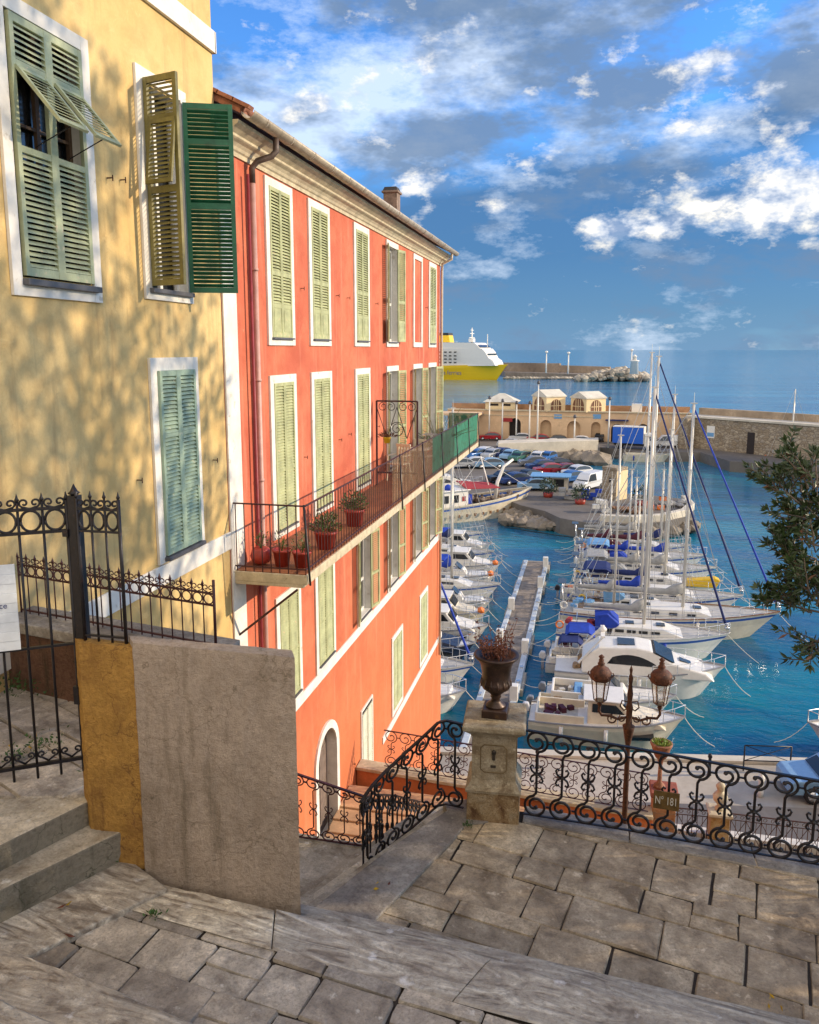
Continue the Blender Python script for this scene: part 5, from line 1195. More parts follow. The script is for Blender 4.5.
# pier with stone tower (rounded end)
pier=[(432,512),(440,503),(500,497),(520,505),(545,511),(560,518),(590,523),(630,524),(665,522),(688,516),(694,508),(685,499),(650,495),(620,493),(600,486),(596,470),(560,463),(545,463),(440,452),(380,470),(380,512)]
mb.prism(zpoly(pier,1.6),-2,1.6); 
upper=[(380,460),(440,455),(545,464),(560,462),(598,452),(596,440),(715,440),(735,452),(819,462),(900,470),(900,440),(700,425),(440,425),(330,440)]
struct('pier',mb,mole_m,.05)
mb=MB(); mb.prism(zpoly([(330,458),(470,463),(500,455),(600,451),(600,447),(640,452),(700,452),(730,461),(819,467),(960,478),(960,428),(700,432),(440,430),(330,438)],1.6),-2,1.59); struct('outer_quay',mb,mole_m,.05)
mb=MB(); q=zpoly([(498,454),(598,450.5),(598,447.5),(498,450.5)],1.6); mb.prism(q,1.6,3.3); tag(mb.build('quay_parapet',paleq,bevel=.05),'long pale cream parapet wall between the harbour cars and the boulders','wall')
rg=random.Random(12)
mb=MB()
for k in range(60):
    px=rg.uniform(536,603); p=atZ(px,452.5+ (px-536)*.09+rg.uniform(-1,3),.6); mb.ico(p,rg.uniform(1.1,2.1),.25,rg,(1,1,.75))
tag(mb.build('boulders',rockm),'heap of grey boulders below the pale parapet','rocks'); bpy.data.objects['boulders']['kind']='stuff'
mb=MB()
for k in range(330):
    t_=rg.random(); px=505+t_*188; py=(512+ (px-505)*.115 if px<640 else 527-(px-640)*.12)+rg.uniform(0,10)
    p=atZ(px,py,.4); mb.ico(p+Vector((0,0,rg.uniform(-.2,.3))),rg.uniform(.4,.9),.3,rg,(1,1,.8))
o=tag(mb.build('pier_rocks',rockm),'small rocks lining the foot of the rounded pier','rocks'); o['kind']='stuff'
# rendered rim round the pier head
mb=MB(); rim=[atZ(a,b,1.6) for a,b in [(600,521),(630,522.5),(662,520.5),(684,515.5),(691,509),(684,501)]]
for a,b in zip(rim,rim[1:]): mb.beam(a+Vector((0,0,.3)),b+Vector((0,0,.3)),.7,.7)
tag(mb.build('pier_kerb',paleq,bevel=.05),'pale curved kerb around the rounded head of the pier','kerb')
# stone tower
a=atZ(604,500,1.6); bb=atZ(624,500,1.6); tc=((a.x+bb.x)/2,a.y+1.3)
tw_=thing('stone_tower','squat square stone tower on the rounded pier, rough masonry with a pale rendered side','tower',(tc[0],tc[1],1.6))
mb=MB(); mb.M=Matrix.Translation((tc[0],tc[1],1.6))@Matrix.Rotation(R_(-38),4,'Z'); mb.sq([(1.0,0),(.95,3.3),(1.0,3.3),(1.0,3.6)]); mb.build('wall',tower_m,tw_,.04)
mb=MB(); mb.M=Matrix.Translation((tc[0],tc[1],1.6))@Matrix.Rotation(R_(-38),4,'Z'); mb.box((.98,-.97,0),(1.03,.97,3.25)); mb.build('rendered_side',fortw,tw_)
mb=MB(); mb.M=Matrix.Translation((tc[0],tc[1],1.6))@Matrix.Rotation(R_(-38),4,'Z'); mb.tbox((.2,-.99,2.2),(.35,.08,.5)); mb.build('window',inner,tw_)
for i,(px,py,kind,lab) in enumerate([(566,500,'crate','stack of grey fish crates on the pier left of the tower'),(580,504,'bush','dark green bush in a tub on the pier before the tower'),(548,497,'bush','dark bush on the pier near the fishing boat bow'),(640,505,'bush','low green bush on the pier right of the tower'),(655,509,'crate','orange crates on the rounded pier head'),(630,512,'net','brown heap of fishing nets on the pier head'),(600,512,'crate','white crates on the pier edge below the tower'),(672,506,'net','grey heap of nets at the tip of the pier head'),(590,500,'crate','blue barrels and crates beside the tower foot')]):
    p=atZ(px,py,1.6); rg=random.Random(i); mb=MB()
    if kind=='crate':
        for q in range(7): mb.tbox((p.x+rg.uniform(-.9,.9),p.y+rg.uniform(-.5,.5),1.6+.25+.42*(q%3)),(.7,.5,.4),(0,0,rg.uniform(-.4,.4)))
        tag(mb.build('fish_crates',[grey_c,orange,white_b,blue_c][[0,4,6,8].index(i)] if i in (0,4,6,8) else grey_c),lab,'crates')
    elif kind=='bush':
        t_=thing('bush',lab,'bush',tuple(p)); q=MB(); q.lathe([(.5,0),(.6,.5),(.5,.5),(.05,.45)],p,10); q.build('tub',terracotta,t_)
        for q in range(500): d=Vector((rg.gauss(0,1),rg.gauss(0,1),rg.gauss(0,1))).normalized()*rg.uniform(.3,.95); mb.leaf(p+Vector((0,0,1.2))+d,d,.22,.11,rg)
        mb.build('foliage',leafm,t_)
    else:
        for q in range(14): mb.ico((p.x+rg.gauss(0,.8),p.y+rg.gauss(0,.4),1.75+rg.uniform(0,.3)),rg.uniform(.3,.6),.3,rg,(1,1,.6))
        tag(mb.build('net_heap',[M('brown_net',(.24,.13,.07),.95,var=.4),grey_c][i==7]),lab,'nets')
# kiosk & blue awning on pier
p=atZ(556,490,1.6); ks=thing('harbour_kiosk','low pale kiosk with light blue awning roof on the pier','kiosk',tuple(p))
mb=MB(); mb.box((p.x-2.6,p.y,1.6),(p.x+1.4,p.y+2,3.2)); mb.build('wall',paleq,ks,.03)
mb=MB(); mb.box((p.x-3.0,p.y-.8,3.2),(p.x+1.7,p.y+2.2,3.33)); mb.build('awning',lblue,ks)
mb=MB(); mb.box((p.x-2.2,p.y-.03,2.1),(p.x-1.2,p.y-.01,2.9)); mb.box((p.x-.3,p.y-.03,2.0),(p.x+.9,p.y-.01,2.9)); mb.build('window',dark_glass,ks)
# harbour wall with arches
P1=atZ(440,437,1.6); P2=atZ(690,444,1.6); P1=Vector((-27,P1.y,1.6)); P2=Vector((P2.x,P2.y,1.6)); hd=(P2-P1).normalized(); hn=Vector((hd.y,-hd.x,0))
def onwall(px,py,off=0):
    r=ray(px,py); o=P1+hn*off; t_=hn.dot(o-Vector((0,0,CZ)))/hn.dot(r); p=Vector((0,0,CZ))+r*t_; return (p-P1).dot(hd),p.z
HF=frame((P1.x,P1.y,0),hd)   # local +y = away from camera (left normal)
HL=(P2-P1).length; topz=onwall(520,411)[1]
fw=thing('harbour_wall_building','long tan rendered harbour wall with arched recesses and a flat terrace on top','building',tuple(P1))
arches=[(515,12,418,1,'browndark'),(546,11,420,0,''),(574,13,421,0,''),(596,9,422,0,''),(617,11,424,1,''),(643,12,424,1,'')]
mb=MB(); mb.M=HF
hs=[]
for px,wd,tp,dk,_ in arches:
    u,zt=onwall(px,tp); wu=wd/F*146/1.0; hs.append((u-wu/2,u+wu/2,1.6,zt,dk))
us=[0]+[v for h in hs for v in h[:2]]+[HL]
for i in range(0,len(us)-1,2): mb.box((us[i],0,-1),(us[i+1],9,topz))
for a,b,z0,zt,dk in hs:
    r=(b-a)/2; zs=zt-r; n=10; c=(a+b)/2; mb.box((a,.9,-1),(b,9,topz))
    for k in range(n):
        a0=math.pi*k/n;a1=math.pi*(k+1)/n; x0=c+r*math.cos(a0);x1=c+r*math.cos(a1);z0_=zs+r*math.sin(a0);z1_=zs+r*math.sin(a1)
        mb.add([(x0,0,z0_),(x1,0,z1_),(x1,0,topz),(x0,0,topz),(x0,.9,z0_),(x1,.9,z1_)],[(0,3,2,1),(0,1,5,4)])
mb.build('wall',fortm,fw)
mb=MB(); mb.M=HF; 
for a,b,z0,zt,dk in hs:
    if dk:
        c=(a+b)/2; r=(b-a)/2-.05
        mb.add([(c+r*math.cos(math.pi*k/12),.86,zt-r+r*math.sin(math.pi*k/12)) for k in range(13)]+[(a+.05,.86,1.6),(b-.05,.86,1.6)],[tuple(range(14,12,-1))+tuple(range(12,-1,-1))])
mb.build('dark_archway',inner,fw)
mb=MB(); mb.M=HF; mb.box((0,-.25,topz),(HL,.35,topz+.22)); mb.box((0,-.1,topz-.9),(HL*.62,-.0,topz-.75)); mb.build('cornice',cream_st,fw)
mb=MB(); mb.M=HF; mb.box((0,4,topz),(HL,4.4,topz+1.0)); mb.build('terrace_parapet',M('brick_terrace_parapet',(.42,.24,.13),.9,var=.25,scale=.5,world=True),fw)
mb=MB(); mb.M=HF; u,z=onwall(617,421); mb.box((u-2.0,-1.2,z+.1),(u+2.0,0,z+.28)); mb.build('canopy',navy,fw)
mb=MB(); mb.M=HF
for px,py in ((558,413.5),(597,413.5)): u,z=onwall(px,py+3); mb.mark(); mb.box((u-.7,-.06,z-.4),(u+.7,-.02,z+.4))
mb.parts('blue_plaque',lblue,fw)
mb=MB(); mb.M=HF; u,z=onwall(507,419); mb.box((u-1,-.08,z-.5),(u+1,-.02,z+.2)); mb.build('red_sign',redc,fw)
# left open gallery, with poles
mb=MB(); mb.M=HF; u0,_=onwall(443,410); u1,_=onwall(484,410); mb.box((u0,-6,topz-.6),(u1,0,topz-.25)); 
for k in range(5): mb.box((u0+1+k*(u1-u0-1.4)/4,-5.9,1.6),(u0+1.4+k*(u1-u0-1.4)/4,-5.5,topz-.6))
mb.build('gallery',fortm,fw)
# domed houses on the terrace
def dome_house(pxl,pxr,pyt,pyb,label):
    u0,zb=onwall(pxl,pyb); u1,_=onwall(pxr,pyb); _,zt=onwall((pxl+pxr)/2,pyt); c=(u0+u1)/2; w_=(u1-u0)*.36
    o3=HF@Vector((c,2.6,0)); t=thing('domed_house',label,'small building',(o3.x,o3.y,topz)); Mx=Matrix.Translation((o3.x,o3.y,0))@Matrix.Rotation(R_(40),4,'Z')
    h=zt-topz; 
    mb=MB(); mb.M=Mx; mb.box((-w_,-w_,topz),(w_,w_,topz+h*.68)); mb.build('wall',fortw,t)
    mb=MB(); mb.M=Mx@Matrix.Rotation(R_(-90),4,'Z')
    prof=[(-w_-.15,topz+h*.66),(-w_-.15,topz+h*.72),(0,topz+h),(w_+.15,topz+h*.72),(w_+.15,topz+h*.66)]
    n=len(prof); mb.add([(x,-w_-.15,z) for x,z in prof]+[(x,w_+.15,z) for x,z in prof],[tuple(range(n)),tuple(range(2*n-1,n-1,-1))]+[((i+1)%n,i,i+n,(i+1)%n+n) for i in range(n)]); mb.build('roof',roofst,t)
    for face in (0,-90):
        mb=MB(); mb.M=Mx@Matrix.Rotation(R_(face),4,'Z'); rr=w_*(.72 if face else .55); zc=topz+h*.26
        arch=[(rr*math.cos(math.pi*k/12),-w_-.05,zc+rr*math.sin(math.pi*k/12)) for k in range(13)]
        mb.add(arch+[(-rr,-w_-.05,topz+.1),(rr,-w_-.05,topz+.1)],[tuple(range(14,12,-1))+tuple(range(12,-1,-1))]); wd=mb.build('arched_window',browndoor,t)
        mb=MB(); mb.M=Mx@Matrix.Rotation(R_(face),4,'Z'); 
        for k in (-.4,0,.4): mb.box((rr*k-.06,-w_-.12,topz+.1),(rr*k+.06,-w_-.055,zc+rr*.85))
        mb.box((-rr,-w_-.12,zc-.06),(rr,-w_-.055,zc+.06)); mb.build('glazing_bar',fortw,wd)
dome_house(531,564,390,411,'left of the two small gabled arched-window houses on the harbour wall')
dome_house(570,605,392,411.5,'right of the two small gabled arched-window houses on the harbour wall')
u0,zb=onwall(482,411);u1,_=onwall(517,411);_,zt=onwall(500,394); c=(u0+u1)/2;w_=(u1-u0)/2
o3=HF@Vector((c,3.2,0)); t_=thing('hipped_pavilion','low cream pavilion with hipped slate roof on the left of the harbour wall','small building',(o3.x,o3.y,topz))
mb=MB(); mb.M=HF@Matrix.Translation((c,3.2,0)); mb.box((-w_*.85,-2.4,topz),(w_*.85,2.4,topz+(zt-topz)*.5)); mb.build('wall',fortw,t_)
mb=MB(); mb.M=HF@Matrix.Translation((c,3.2,0)); e=topz+(zt-topz)*.5; mb.add([(-w_,-2.8,e),(w_,-2.8,e),(w_,2.8,e),(-w_,2.8,e),(-w_*.15,0,zt),(w_*.15,0,zt)],[(0,1,5,4),(1,2,5),(2,3,4,5),(3,0,4),(3,2,1,0)]); mb.build('roof',roofst,t_)
mb=MB(); mb.M=HF@Matrix.Translation((c,3.2,0)); mb.box((-w_*.6,-2.45,e-.7),(-w_*.1,-2.41,e-.3)); mb.box((.1*w_,-2.45,e-.7),(.6*w_,-2.41,e-.3)); mb.build('window',inner,t_)
# light poles in front of the wall
for px,top_,base_,lab in [(489,399,440,'white pole left of the red car by the harbour wall'),(502,402,441,'white pole beside the red car'),(516,404,441,'white pole before the dark archway'),(537,384,447,'tall white pole before the left gabled house'),(529,404,443,'white pole right of the dark archway'),(574,418,446,'lamp pole before the right gabled house'),(608,400,448,'thin pole left of the blue truck')]:
    p=atZ(px,base_,1.6); zt=atY(px,top_,p.y).z; t_=thing('pole',lab,'pole',tuple(p),group='poles along the harbour wall'); mb=MB(); mb.tube([p,(p.x,p.y,zt)],.16,6,.09); mb.build('shaft',white_b,t_); mb=MB(); mb.lathe([(.25,0),(.3,.1),(.22,.5),(.05,.6)],(p.x,p.y,zt),8); mb.build('head',M('dark_lamp_head',(.08,.08,.09),.5),t_)
# sea wall
S1_=Vector((P2.x-1.2,P2.y-5.0,1.6)); S2_=atZ(819,461,1.6); sd=(S2_-S1_); sd.z=0; S2e=S1_+sd*2.2
SF=frame((S1_.x,S1_.y,0),sd); SL=sd.length*2.2; za=7.6
sw=thing('sea_wall','long rubble stone sea wall with pale walkway, small dark door and white-blue sign','wall',tuple(S1_))
mb=MB(); mb.M=SF; mb.box((0,0,-1),(SL,5,za-.9)); mb.build('wall',seawall_m,sw)
mb=MB(); mb.M=SF; mb.box((-.2,-.25,za-.9),(SL,5.2,za-.6)); mb.build('walkway',paleq,sw)
mb=MB(); mb.M=SF; mb.box((-.2,3.8,za-.6),(SL,4.8,za+.5)); mb.build('parapet',M('brown_parapet_render',(.40,.30,.20),.9,var=.25,scale=.4,world=True),sw)
mb=MB(); mb.M=SF; mb.box((-.2,-2.2,-1),(1.4,0,za-.9)); mb.build('buttress',seawall_m,sw)
def onsea(px,py):
    n=Vector((sd.y,-sd.x,0)).normalized(); r=ray(px,py); t_=n.dot(S1_-Vector((0,0,CZ)))/n.dot(r); p=Vector((0,0,CZ))+r*t_; return (p-S1_).dot(sd.normalized()),p.z
u,z=onsea(751,440); mb=MB(); mb.M=SF; mb.box((u-.6,-.06,1.6),(u+.6,.0-.02,z+1.2)); mb.build('door',inner,sw)
u,z=onsea(711,432); mb=MB(); mb.M=SF; mb.box((u-.7,-.12,z-1),(u+.7,-.03,z+1)); mb.m=1; mb.box((u-.6,-.15,z-.75),(u+.6,-.125,z-.1)); mb.build('sign',[white_b,lblue],sw)
mb=MB(); q=zpoly([(690,459),(720,455),(770,461),(770,463.5),(735,461),(700,465)],1.6)
for px,lab in ((651,'white box on the terrace parapet above the truck'),(697,'x')):
    pass
u,z=onwall(637,411); o3=HF@Vector((u,3.0,0)); mb=MB(); mb.box((o3.x-.9,o3.y-.5,topz),(o3.x+.9,o3.y+.5,topz+1.5)); tag(mb.build('white_box',white_b,bevel=.03),'white box standing on the harbour wall terrace above the blue truck','box')
# ferry
fr=Vector((-124,497,0)); fang=R_(-14)
fy=thing('ferry','large ferry with yellow hull and white superstructure lying at the outer breakwater','ferry',tuple(fr),fang,world=False)
def hullmesh(mb,L,B,H0,H1,rake=1.2,sw_=.8,n=14,deckdrop=.05,draft=.5,stripe=None,p=2.2,flare=.85,bowx=0):
    secs=[]
    for i in range(n+1):
        t=i/n; wd=B/2*((1-((t-.42)/.58)**p) if t>.42 else (sw_+(1-sw_)*(t/.42)**.7)); wd=max(wd,.012*B)
        h=H0+(H1-H0)*t**1.7; x=-L/2+L*t
        rk=rake*max(0,(t-.72)/.28)**1.3
        s=[(x-rk*1.25,0,-draft*(1-.6*t**4)),(x-rk*1.15,wd*.62,-draft*.45),(x-rk*.95,wd*flare,0.0),(x-rk*.45,wd*(flare*.45+.55),h*.55),(x-rk*.22,wd*.985,h*.80),(x-rk*.10,wd*.995,h*.90),(x,wd,h)]
        secs.append(s)
    K=7
    for sg in (1,-1):
        vs=[(a,b*sg,c) for s in secs for a,b,c in s]
        for band in range(K-1):
            mb.m=2 if band==0 or band==1 else (1 if (stripe and band==4) else 0)
            fs=[(i*K+band,(i+1)*K+band,(i+1)*K+band+1,i*K+band+1) for i in range(n)]
            if sg>0: fs=[f[::-1] for f in fs]
            used_=sorted({k for f in fs for k in f}); mp={k:j for j,k in enumerate(used_)}
            mb.smooth=True; mb.add([vs[k] for k in used_],[[mp[k] for k in f] for f in fs]); mb.smooth=False
    mb.m=0; s=secs[0]; mb.add([(a,b,c) for a,b,c in s]+[(a,-b,c) for a,b,c in s[::-1]],[tuple(range(2*K-1,-1,-1))])
    return [(s[-1][0],s[-1][1],s[-1][2]) for s in secs]
def deckmesh(mb,sheer,drop=.06,inset=.03):
    n=len(sheer); vs=[]
    for x,y,z in sheer: yy=max(.01,y-inset); vs+=[(x,-yy,z-drop),(x,yy,z-drop)]
    mb.add(vs,[(2*i,2*i+2,2*i+3,2*i+1) for i in range(n-1)])
def cap(mb,sheer,w_=.05,h=.05):
    for sg in (-1,1):
        for a,b in zip(sheer,sheer[1:]): mb.beam((a[0],a[1]*sg,a[2]),(b[0],b[1]*sg,b[2]),w_,h)
ferryY=paint('ferry_yellow',(.85,.55,.01))
mb=MB(); sh=hullmesh(mb,150,24,7.2,9.3,7,.95,16,draft=2,p=3.6); mb.build('hull',[ferryY,ferryY,M('ferry_dark_waterline',(.05,.10,.06),.6,world=False)],fy)
mb=MB(); deckmesh(mb,sh,.3,.3)
mb.side([(-70,6.9),(70,8.6),(68.5,11.5),(66,13.0),(64,16.5),(62,18.5),(-40,18.5),(-66,16)],11.2,lambda x,z:1-.35*max(0,x-50)/20); mb.side([(-30,18.4),(61,18.4),(59,20.6),(57,22),(20,22.5),(-28,22.5)],10.0,lambda x,z:1-.2*max(0,x-50)/20)
mb.build('superstructure',white_b,fy)
mb=MB()
for z in (10.3,12.3,14.3,16.4):
    for k in range(32): x=46-3.2*k; mb.box((x-.9,-11.28,z-.45),(x+.9,-11.21,z+.45))
for k in range(11): y=-9+1.8*k; mb.tbox((65.2,y*.7,15.2),(.5,1.0,.9))
mb.side([(60.3,19.2),(59.0,20.6),(59.4,20.7),(60.8,19.3)],8.0); mb.build('window_rows',dark_glass,fy)['kind']='stuff'
mb=MB(); mb.tube([(52,0,22),(52,0,31)],.7,8,.25); 
for z,w_ in ((25,4.0),(27.5,3.0),(29.5,2)): mb.beam((52,-w_,z),(52,w_,z),.4)
mb.tube([(62,0,17),(62,0,27)],.25,6); mb.tbox((52,0,23.5),(3,3,2)); mb.build('mast',white_b,fy)
mb=MB(); mb.side([(30,22),(39,22),(38,26.5),(31,26.5)],3.2); mb.build('funnel',ferryY,fy)
mb=MB(); mb.side([(31,26.5),(38,26.5),(37.8,28),(31.2,28)],3.25); mb.build('funnel_top',M('black_funnel_top',(.02,.02,.02),.6),fy)
mb=MB()
for k in range(6): mb.side([(-2+k*6,17.2),(2.4+k*6,17.2),(2.4+k*6,18.4),(-2+k*6,18.4)],11.6)
mb.build('lifeboat',orange,fy)
text('corsica ferries','lettering',3.6,paint('ferry_blue',(.02,.05,.2)),fy,Matrix.Translation((30,-12.25,3.2))@Matrix.Rotation(R_(90),4,'X'),ext=.02,align='LEFT')
# second small coaster is hidden; breakwater with rocks
mb=MB(); a=[(498,373),(505,375),(556,376.5),(600,378.5),(640,380),(648,378),(640,375.5),(600,373.5),(505,369.5),(498,369.5)]
mb.prism(zpoly(a,1.0),-2,3.0); struct('breakwater',mb,M('breakwater_stone',(.30,.24,.18),.95,var=.3,scale=.05,world=True,wear=(.20,.16,.12)))
a0=atZ(503,375,1.0)
mb=MB(); w0=atZ(504,371.2,3);w1=atZ(560,372.5,3);w2_=atZ(610,373.5,3); mb.beam(w0+Vector((0,0,3)),w1+Vector((0,0,3)),2,6); mb.beam(w1+Vector((0,0,2.5)),w2_+Vector((0,0,2.0)),2,4.5)
tag(mb.build('breakwater_wall',M('breakwater_wall_stone',(.34,.26,.19),.95,var=.25,scale=.06,world=True)),'low brown wall on the far breakwater right of the ferry','wall')
mb=MB(); rg=random.Random(31)
for k in range(330):
    px=rg.triangular(572,650,622); half=(1-abs(px-618)/46); p=atZ(px,380-rg.uniform(0,5.5)*max(.15,half),1); mb.ico((p.x,p.y,1+rg.uniform(0,5)*max(0,half)),rg.uniform(1.3,3.2),.3,rg,(1,1,.8))
for k in range(60):
    px=rg.uniform(505,575); p=atZ(px,377.6,1); mb.ico((p.x,p.y,.6),rg.uniform(1,2),.3,rg,(1.3,1,.7))
o=tag(mb.build('breakwater_rocks',M('pale_breakwater_rock',(.50,.44,.35),.95,var=.4,scale=.12,world=True,wear=(.25,.22,.18))),'mound of pale boulders at the tip of the far breakwater','rocks'); o['kind']='stuff'
for px,pt,pb,lab,r in ((546,353,373,'thin white mast on the far breakwater, nearest the ferry',.5),(568,354,374,'thin white mast on the far breakwater, middle one',.5),(631,351,372,'thin white mast on the boulder mound',.5)):
    p=atZ(px,pb,4); zt=atY(px,pt,p.y).z; t_=thing('signal_mast',lab,'mast',tuple(p),group='masts on the breakwater'); mb=MB(); mb.tube([p,(p.x,p.y,zt)],r,6,.3); mb.build('pole',white_b,t_); mb=MB(); mb.lathe([(.8,0),(.9,1),(.3,1.3)],(p.x,p.y,zt),8); mb.build('light',white_b,t_)
p=atZ(634,374,6); t_=thing('harbour_light','small white cylindrical harbour light on the boulder mound','lighthouse',tuple(p)); mb=MB(); mb.lathe([(2.2,0),(1.8,6),(2.3,6.2),(2.3,6.8)],p,14); mb.build('tower',white_b,t_); mb=MB(); mb.lathe([(1.0,6.8),(1.0,8.4),(1.3,8.5),(.1,9.6)],p,10); mb.build('lantern_room',white_b,t_)

# ------------------------------------------------------------------ pontoon
mb=MB(); rg=random.Random(6); y=33.0; x0,x1=-5.17,-3.47
pt=thing('pontoon','long floating pontoon with grey planks and pale blue-white side fenders between the rows of boats','pontoon',((x0+x1)/2,48,0))
y=32.2
while y<65.5:
    mb.box((x0+.12,y,.42),(x1-.12,y+.20,.50+rg.uniform(-.006,.006))); y+=.212
mb.build('planks',planks,pt)
for x in (x0,x1):
    mb=MB(); mb.box((x-.16,32.2,.15),(x+.16,65.7,.58)); mb.build('side_rail',M('pale_blue_pontoon_rail',(.56,.62,.66),.6,var=.15,scale=.8,world=True,wear=(.75,.73,.68)),pt,.03)
mb=MB()
for k in range(6): yy=34+k*6; mb.mark(); mb.box((x0-.3,yy,-.4),(x1+.3,yy+2.4,.35))
mb.parts('float',concrete,pt)
mb=MB()
for x,yy in ((x0+.1,52.4),(x1,44.6),(x1,38.1),(x0+.05,46),(x1-.02,58),(x1,63.8)): mb.mark(); mb.box((x-.2,yy,.5),(x+.2,yy+.45,1.35))
mb.parts('service_box',white_b,pt,.03)
mb=MB()
for k in range(16):
    yy=34.5+k*2.0
    for x in (x0-.02,x1+.02): mb.mark(); mb.tbox((x,yy,.62),(.14,.30,.08))
mb.parts('cleat',steel,pt)

# ------------------------------------------------------------------ boats
def rope(mb,a,b,r=.02,sag=.25,n=6):
    a=Vector(a);b=Vector(b); mb.tube([a+(b-a)*i/n-Vector((0,0,sag*4*(i/n)*(1-i/n))) for i in range(n+1)],r,4)
def pulpit(mb,sheer,i0,h=.6,r=.018):
    s=sheer[i0:]; top=[(x,y,z+h) for x,y,z in s]; top2=[(x,-y,z+h) for x,y,z in s][::-1]
    mb.tube(top+top2[1:],r,4)
    for k in range(0,len(s)): 
        for sg in (-1,1): mb.tube([(s[k][0],s[k][1]*sg,s[k][2]),(s[k][0],s[k][1]*sg,s[k][2]+h)],r,4)
def lifelines(mb,sheer,i0,i1,h=.6):
    for sg in (-1,1):
        pts=[(x,y*sg,z+h) for x,y,z in sheer[i0:i1+1]]; mb.tube(pts,.010,3); mb.tube([(a,b,c-h*.45) for a,b,c in pts],.008,3)
        for q in sheer[i0:i1+1:2]: mb.tube([(q[0],q[1]*sg,q[2]),(q[0],q[1]*sg,q[2]+h)],.014,3)
def sailboat(name,label,x0,L,Y,B=3.3,mast=None,mh=14,mast2=None,cover=navy,jib=None,hull=None,flip=False,rz=0,H=(1.0,1.45),stripe=True,cabin=True,extra=None,boomh=1.9,sprd=True,dodger=None,bimini=None,grp='boats moored right of the pontoon'):
    """x0 = stern x; bow toward +x unless flip; mast(s) in metres from the stern"""
    c=x0+L/2
    o=thing(name,label,'sailboat',(c,Y,0),R_(180)+rz if flip else rz,world=False,group=grp)
    hm=hull or white_b
    mb=MB(); sh=hullmesh(mb,L,B,H[0],H[1],L*.13,.62,16,stripe=stripe); mb.build('hull',[hm,bluestripe,antif],o)
    mb=MB(); deckmesh(mb,sh); mb.build('deck',deck_b,o)
    mb=MB(); cap(mb,sh); mb.build('toe_rail',wood if hull is not None else alum,o)
    h=H[0]; cl=(-L*.18,L*.20)
    mb=MB(); mb.side([(cl[0],h-.1),(cl[0]+.15,h+.55),(cl[1]-.8,h+.52),(cl[1]+.4,h+.12)],B*.28,lambda x,z:1-.25*max(0,z-h)); cb=mb.build('cabin',white_b,o,.03)
    mb=MB(); 
    for k in range(4): 
        xx=cl[0]+.5+k*(cl[1]-cl[0]-1.6)/3.2
        for sg in (-1,1): mb.mark(); mb.tbox((xx,sg*B*.265,h+.3),(.5,.06,.16))
    mb.parts('window',dark_glass,cb)
    mb=MB()
    for xx in (cl[0]+1.1,cl[1]-.9): mb.mark(); mb.tbox((xx,0,h+.57),(.5,.5,.06))
    mb.parts('hatch',car_glass,cb)
    mb=MB(); mb.box((-L*.44,-B*.26,h-.06),(-L*.2,B*.26,h+.16)); mb.m=1; mb.box((-L*.42,-B*.18,h+.12),(-L*.22,B*.18,h+.165)); mb.build('cockpit',[white_b,teak],o,.02)
    mb=MB(); mb.M=Matrix.Translation((-L*.38,0,h+.6))@Matrix.Rotation(R_(90),4,'Y'); mb.tube([(.38*math.cos(k*.449),.38*math.sin(k*.449),0) for k in range(15)],.02,4); mb.build('wheel',steel,o)
    mb=MB(); pulpit(mb,sh,13); lifelines(mb,sh,1,13); st=sh[0]; mb.tube([(st[0]+.1,-st[1]*.9,st[2]+.6),(st[0]+.1,st[1]*.9,st[2]+.6)],.02,4)
    for sg in (-1,1): mb.tube([(st[0]+.1,sg*st[1]*.9,st[2]),(st[0]+.1,sg*st[1]*.9,st[2]+.6)],.02,4)
    mb.build('guard_rail',steel,o)
    ms=[(mast if mast is not None else L*.56,mh)]+([mast2] if mast2 else [])
    for j,(mp_,mz) in enumerate(ms):
        mx=-L/2+mp_; r=.11 if j==0 else .08
        mb=MB(); mb.tube([(mx,0,h),(mx,0,mz)],r,8,r*.75); 
        m_=mb.build('mast',alum,o)
        mb=MB()
        if sprd:
            for k in (.42,.7): zz=h+(mz-h)*k; mb.mark(); mb.beam((mx,-B*.30,zz),(mx,B*.30,zz),.05)
            mb.parts('spreader',alum,m_); mb=MB(); mb.tube([(mx,0,mz),(mx,0,mz+.7)],.015,4); mb.tbox((mx,0,mz+.05),(.4,.1,.06))
            mb.build('masthead',alum,m_)
        mb=MB(); zz=mz-.3
        for sg in (-1,1):
            for k in ((.42,.7) if sprd else (.5,)):
                pass
            mb.tube([(mx-.2,sg*B*.46,h),(mx,sg*B*.30,h+(mz-h)*.42),(mx,sg*B*.28,h+(mz-h)*.7),(mx,0,zz)],.020,3); mb.tube([(mx+.4,sg*B*.45,h),(mx,0,h+(mz-h)*.42)],.016,3)
        mb.tube([(-L/2+.1,0,h),(mx,0,mz)],.020,3)
        if j==0: mb.tube([(L/2-.1,0,H[1]),(mx,0,mz-.1)],.022,3); mb.tube([(L/2-1.6,0,H[1]),(mx,0,h+(mz-h)*.75)],.018,3)
        mb.build('rigging',M('wire_rigging',(.50,.49,.46),.5,.3,var=.1,bmp=0),o)
        bl=min(mp_-.6,L*.36) if j==0 else mp_*.7
        mb=MB(); mb.tube([(mx,0,h+boomh-.6),(mx-bl,0,h+boomh-.65)],.07,6); bo=mb.build('boom',alum,o)
        mb=MB()
        pts=[];n=9
        vs=[];fs=[];K=6
        for i in range(n+1):
            t=i/n; xx=mx-.05-(bl-.1)*t; rr=(.30 if t<.12 else .21*(1-.55*t))*(1+.12*math.sin(i*2.3)); zc=h+boomh-.42+(.30*max(0,1-t*5)); 
            for k in range(K): a=2*math.pi*k/K; vs.append((xx,rr*.75*math.cos(a),zc+rr*1.25*math.sin(a)))
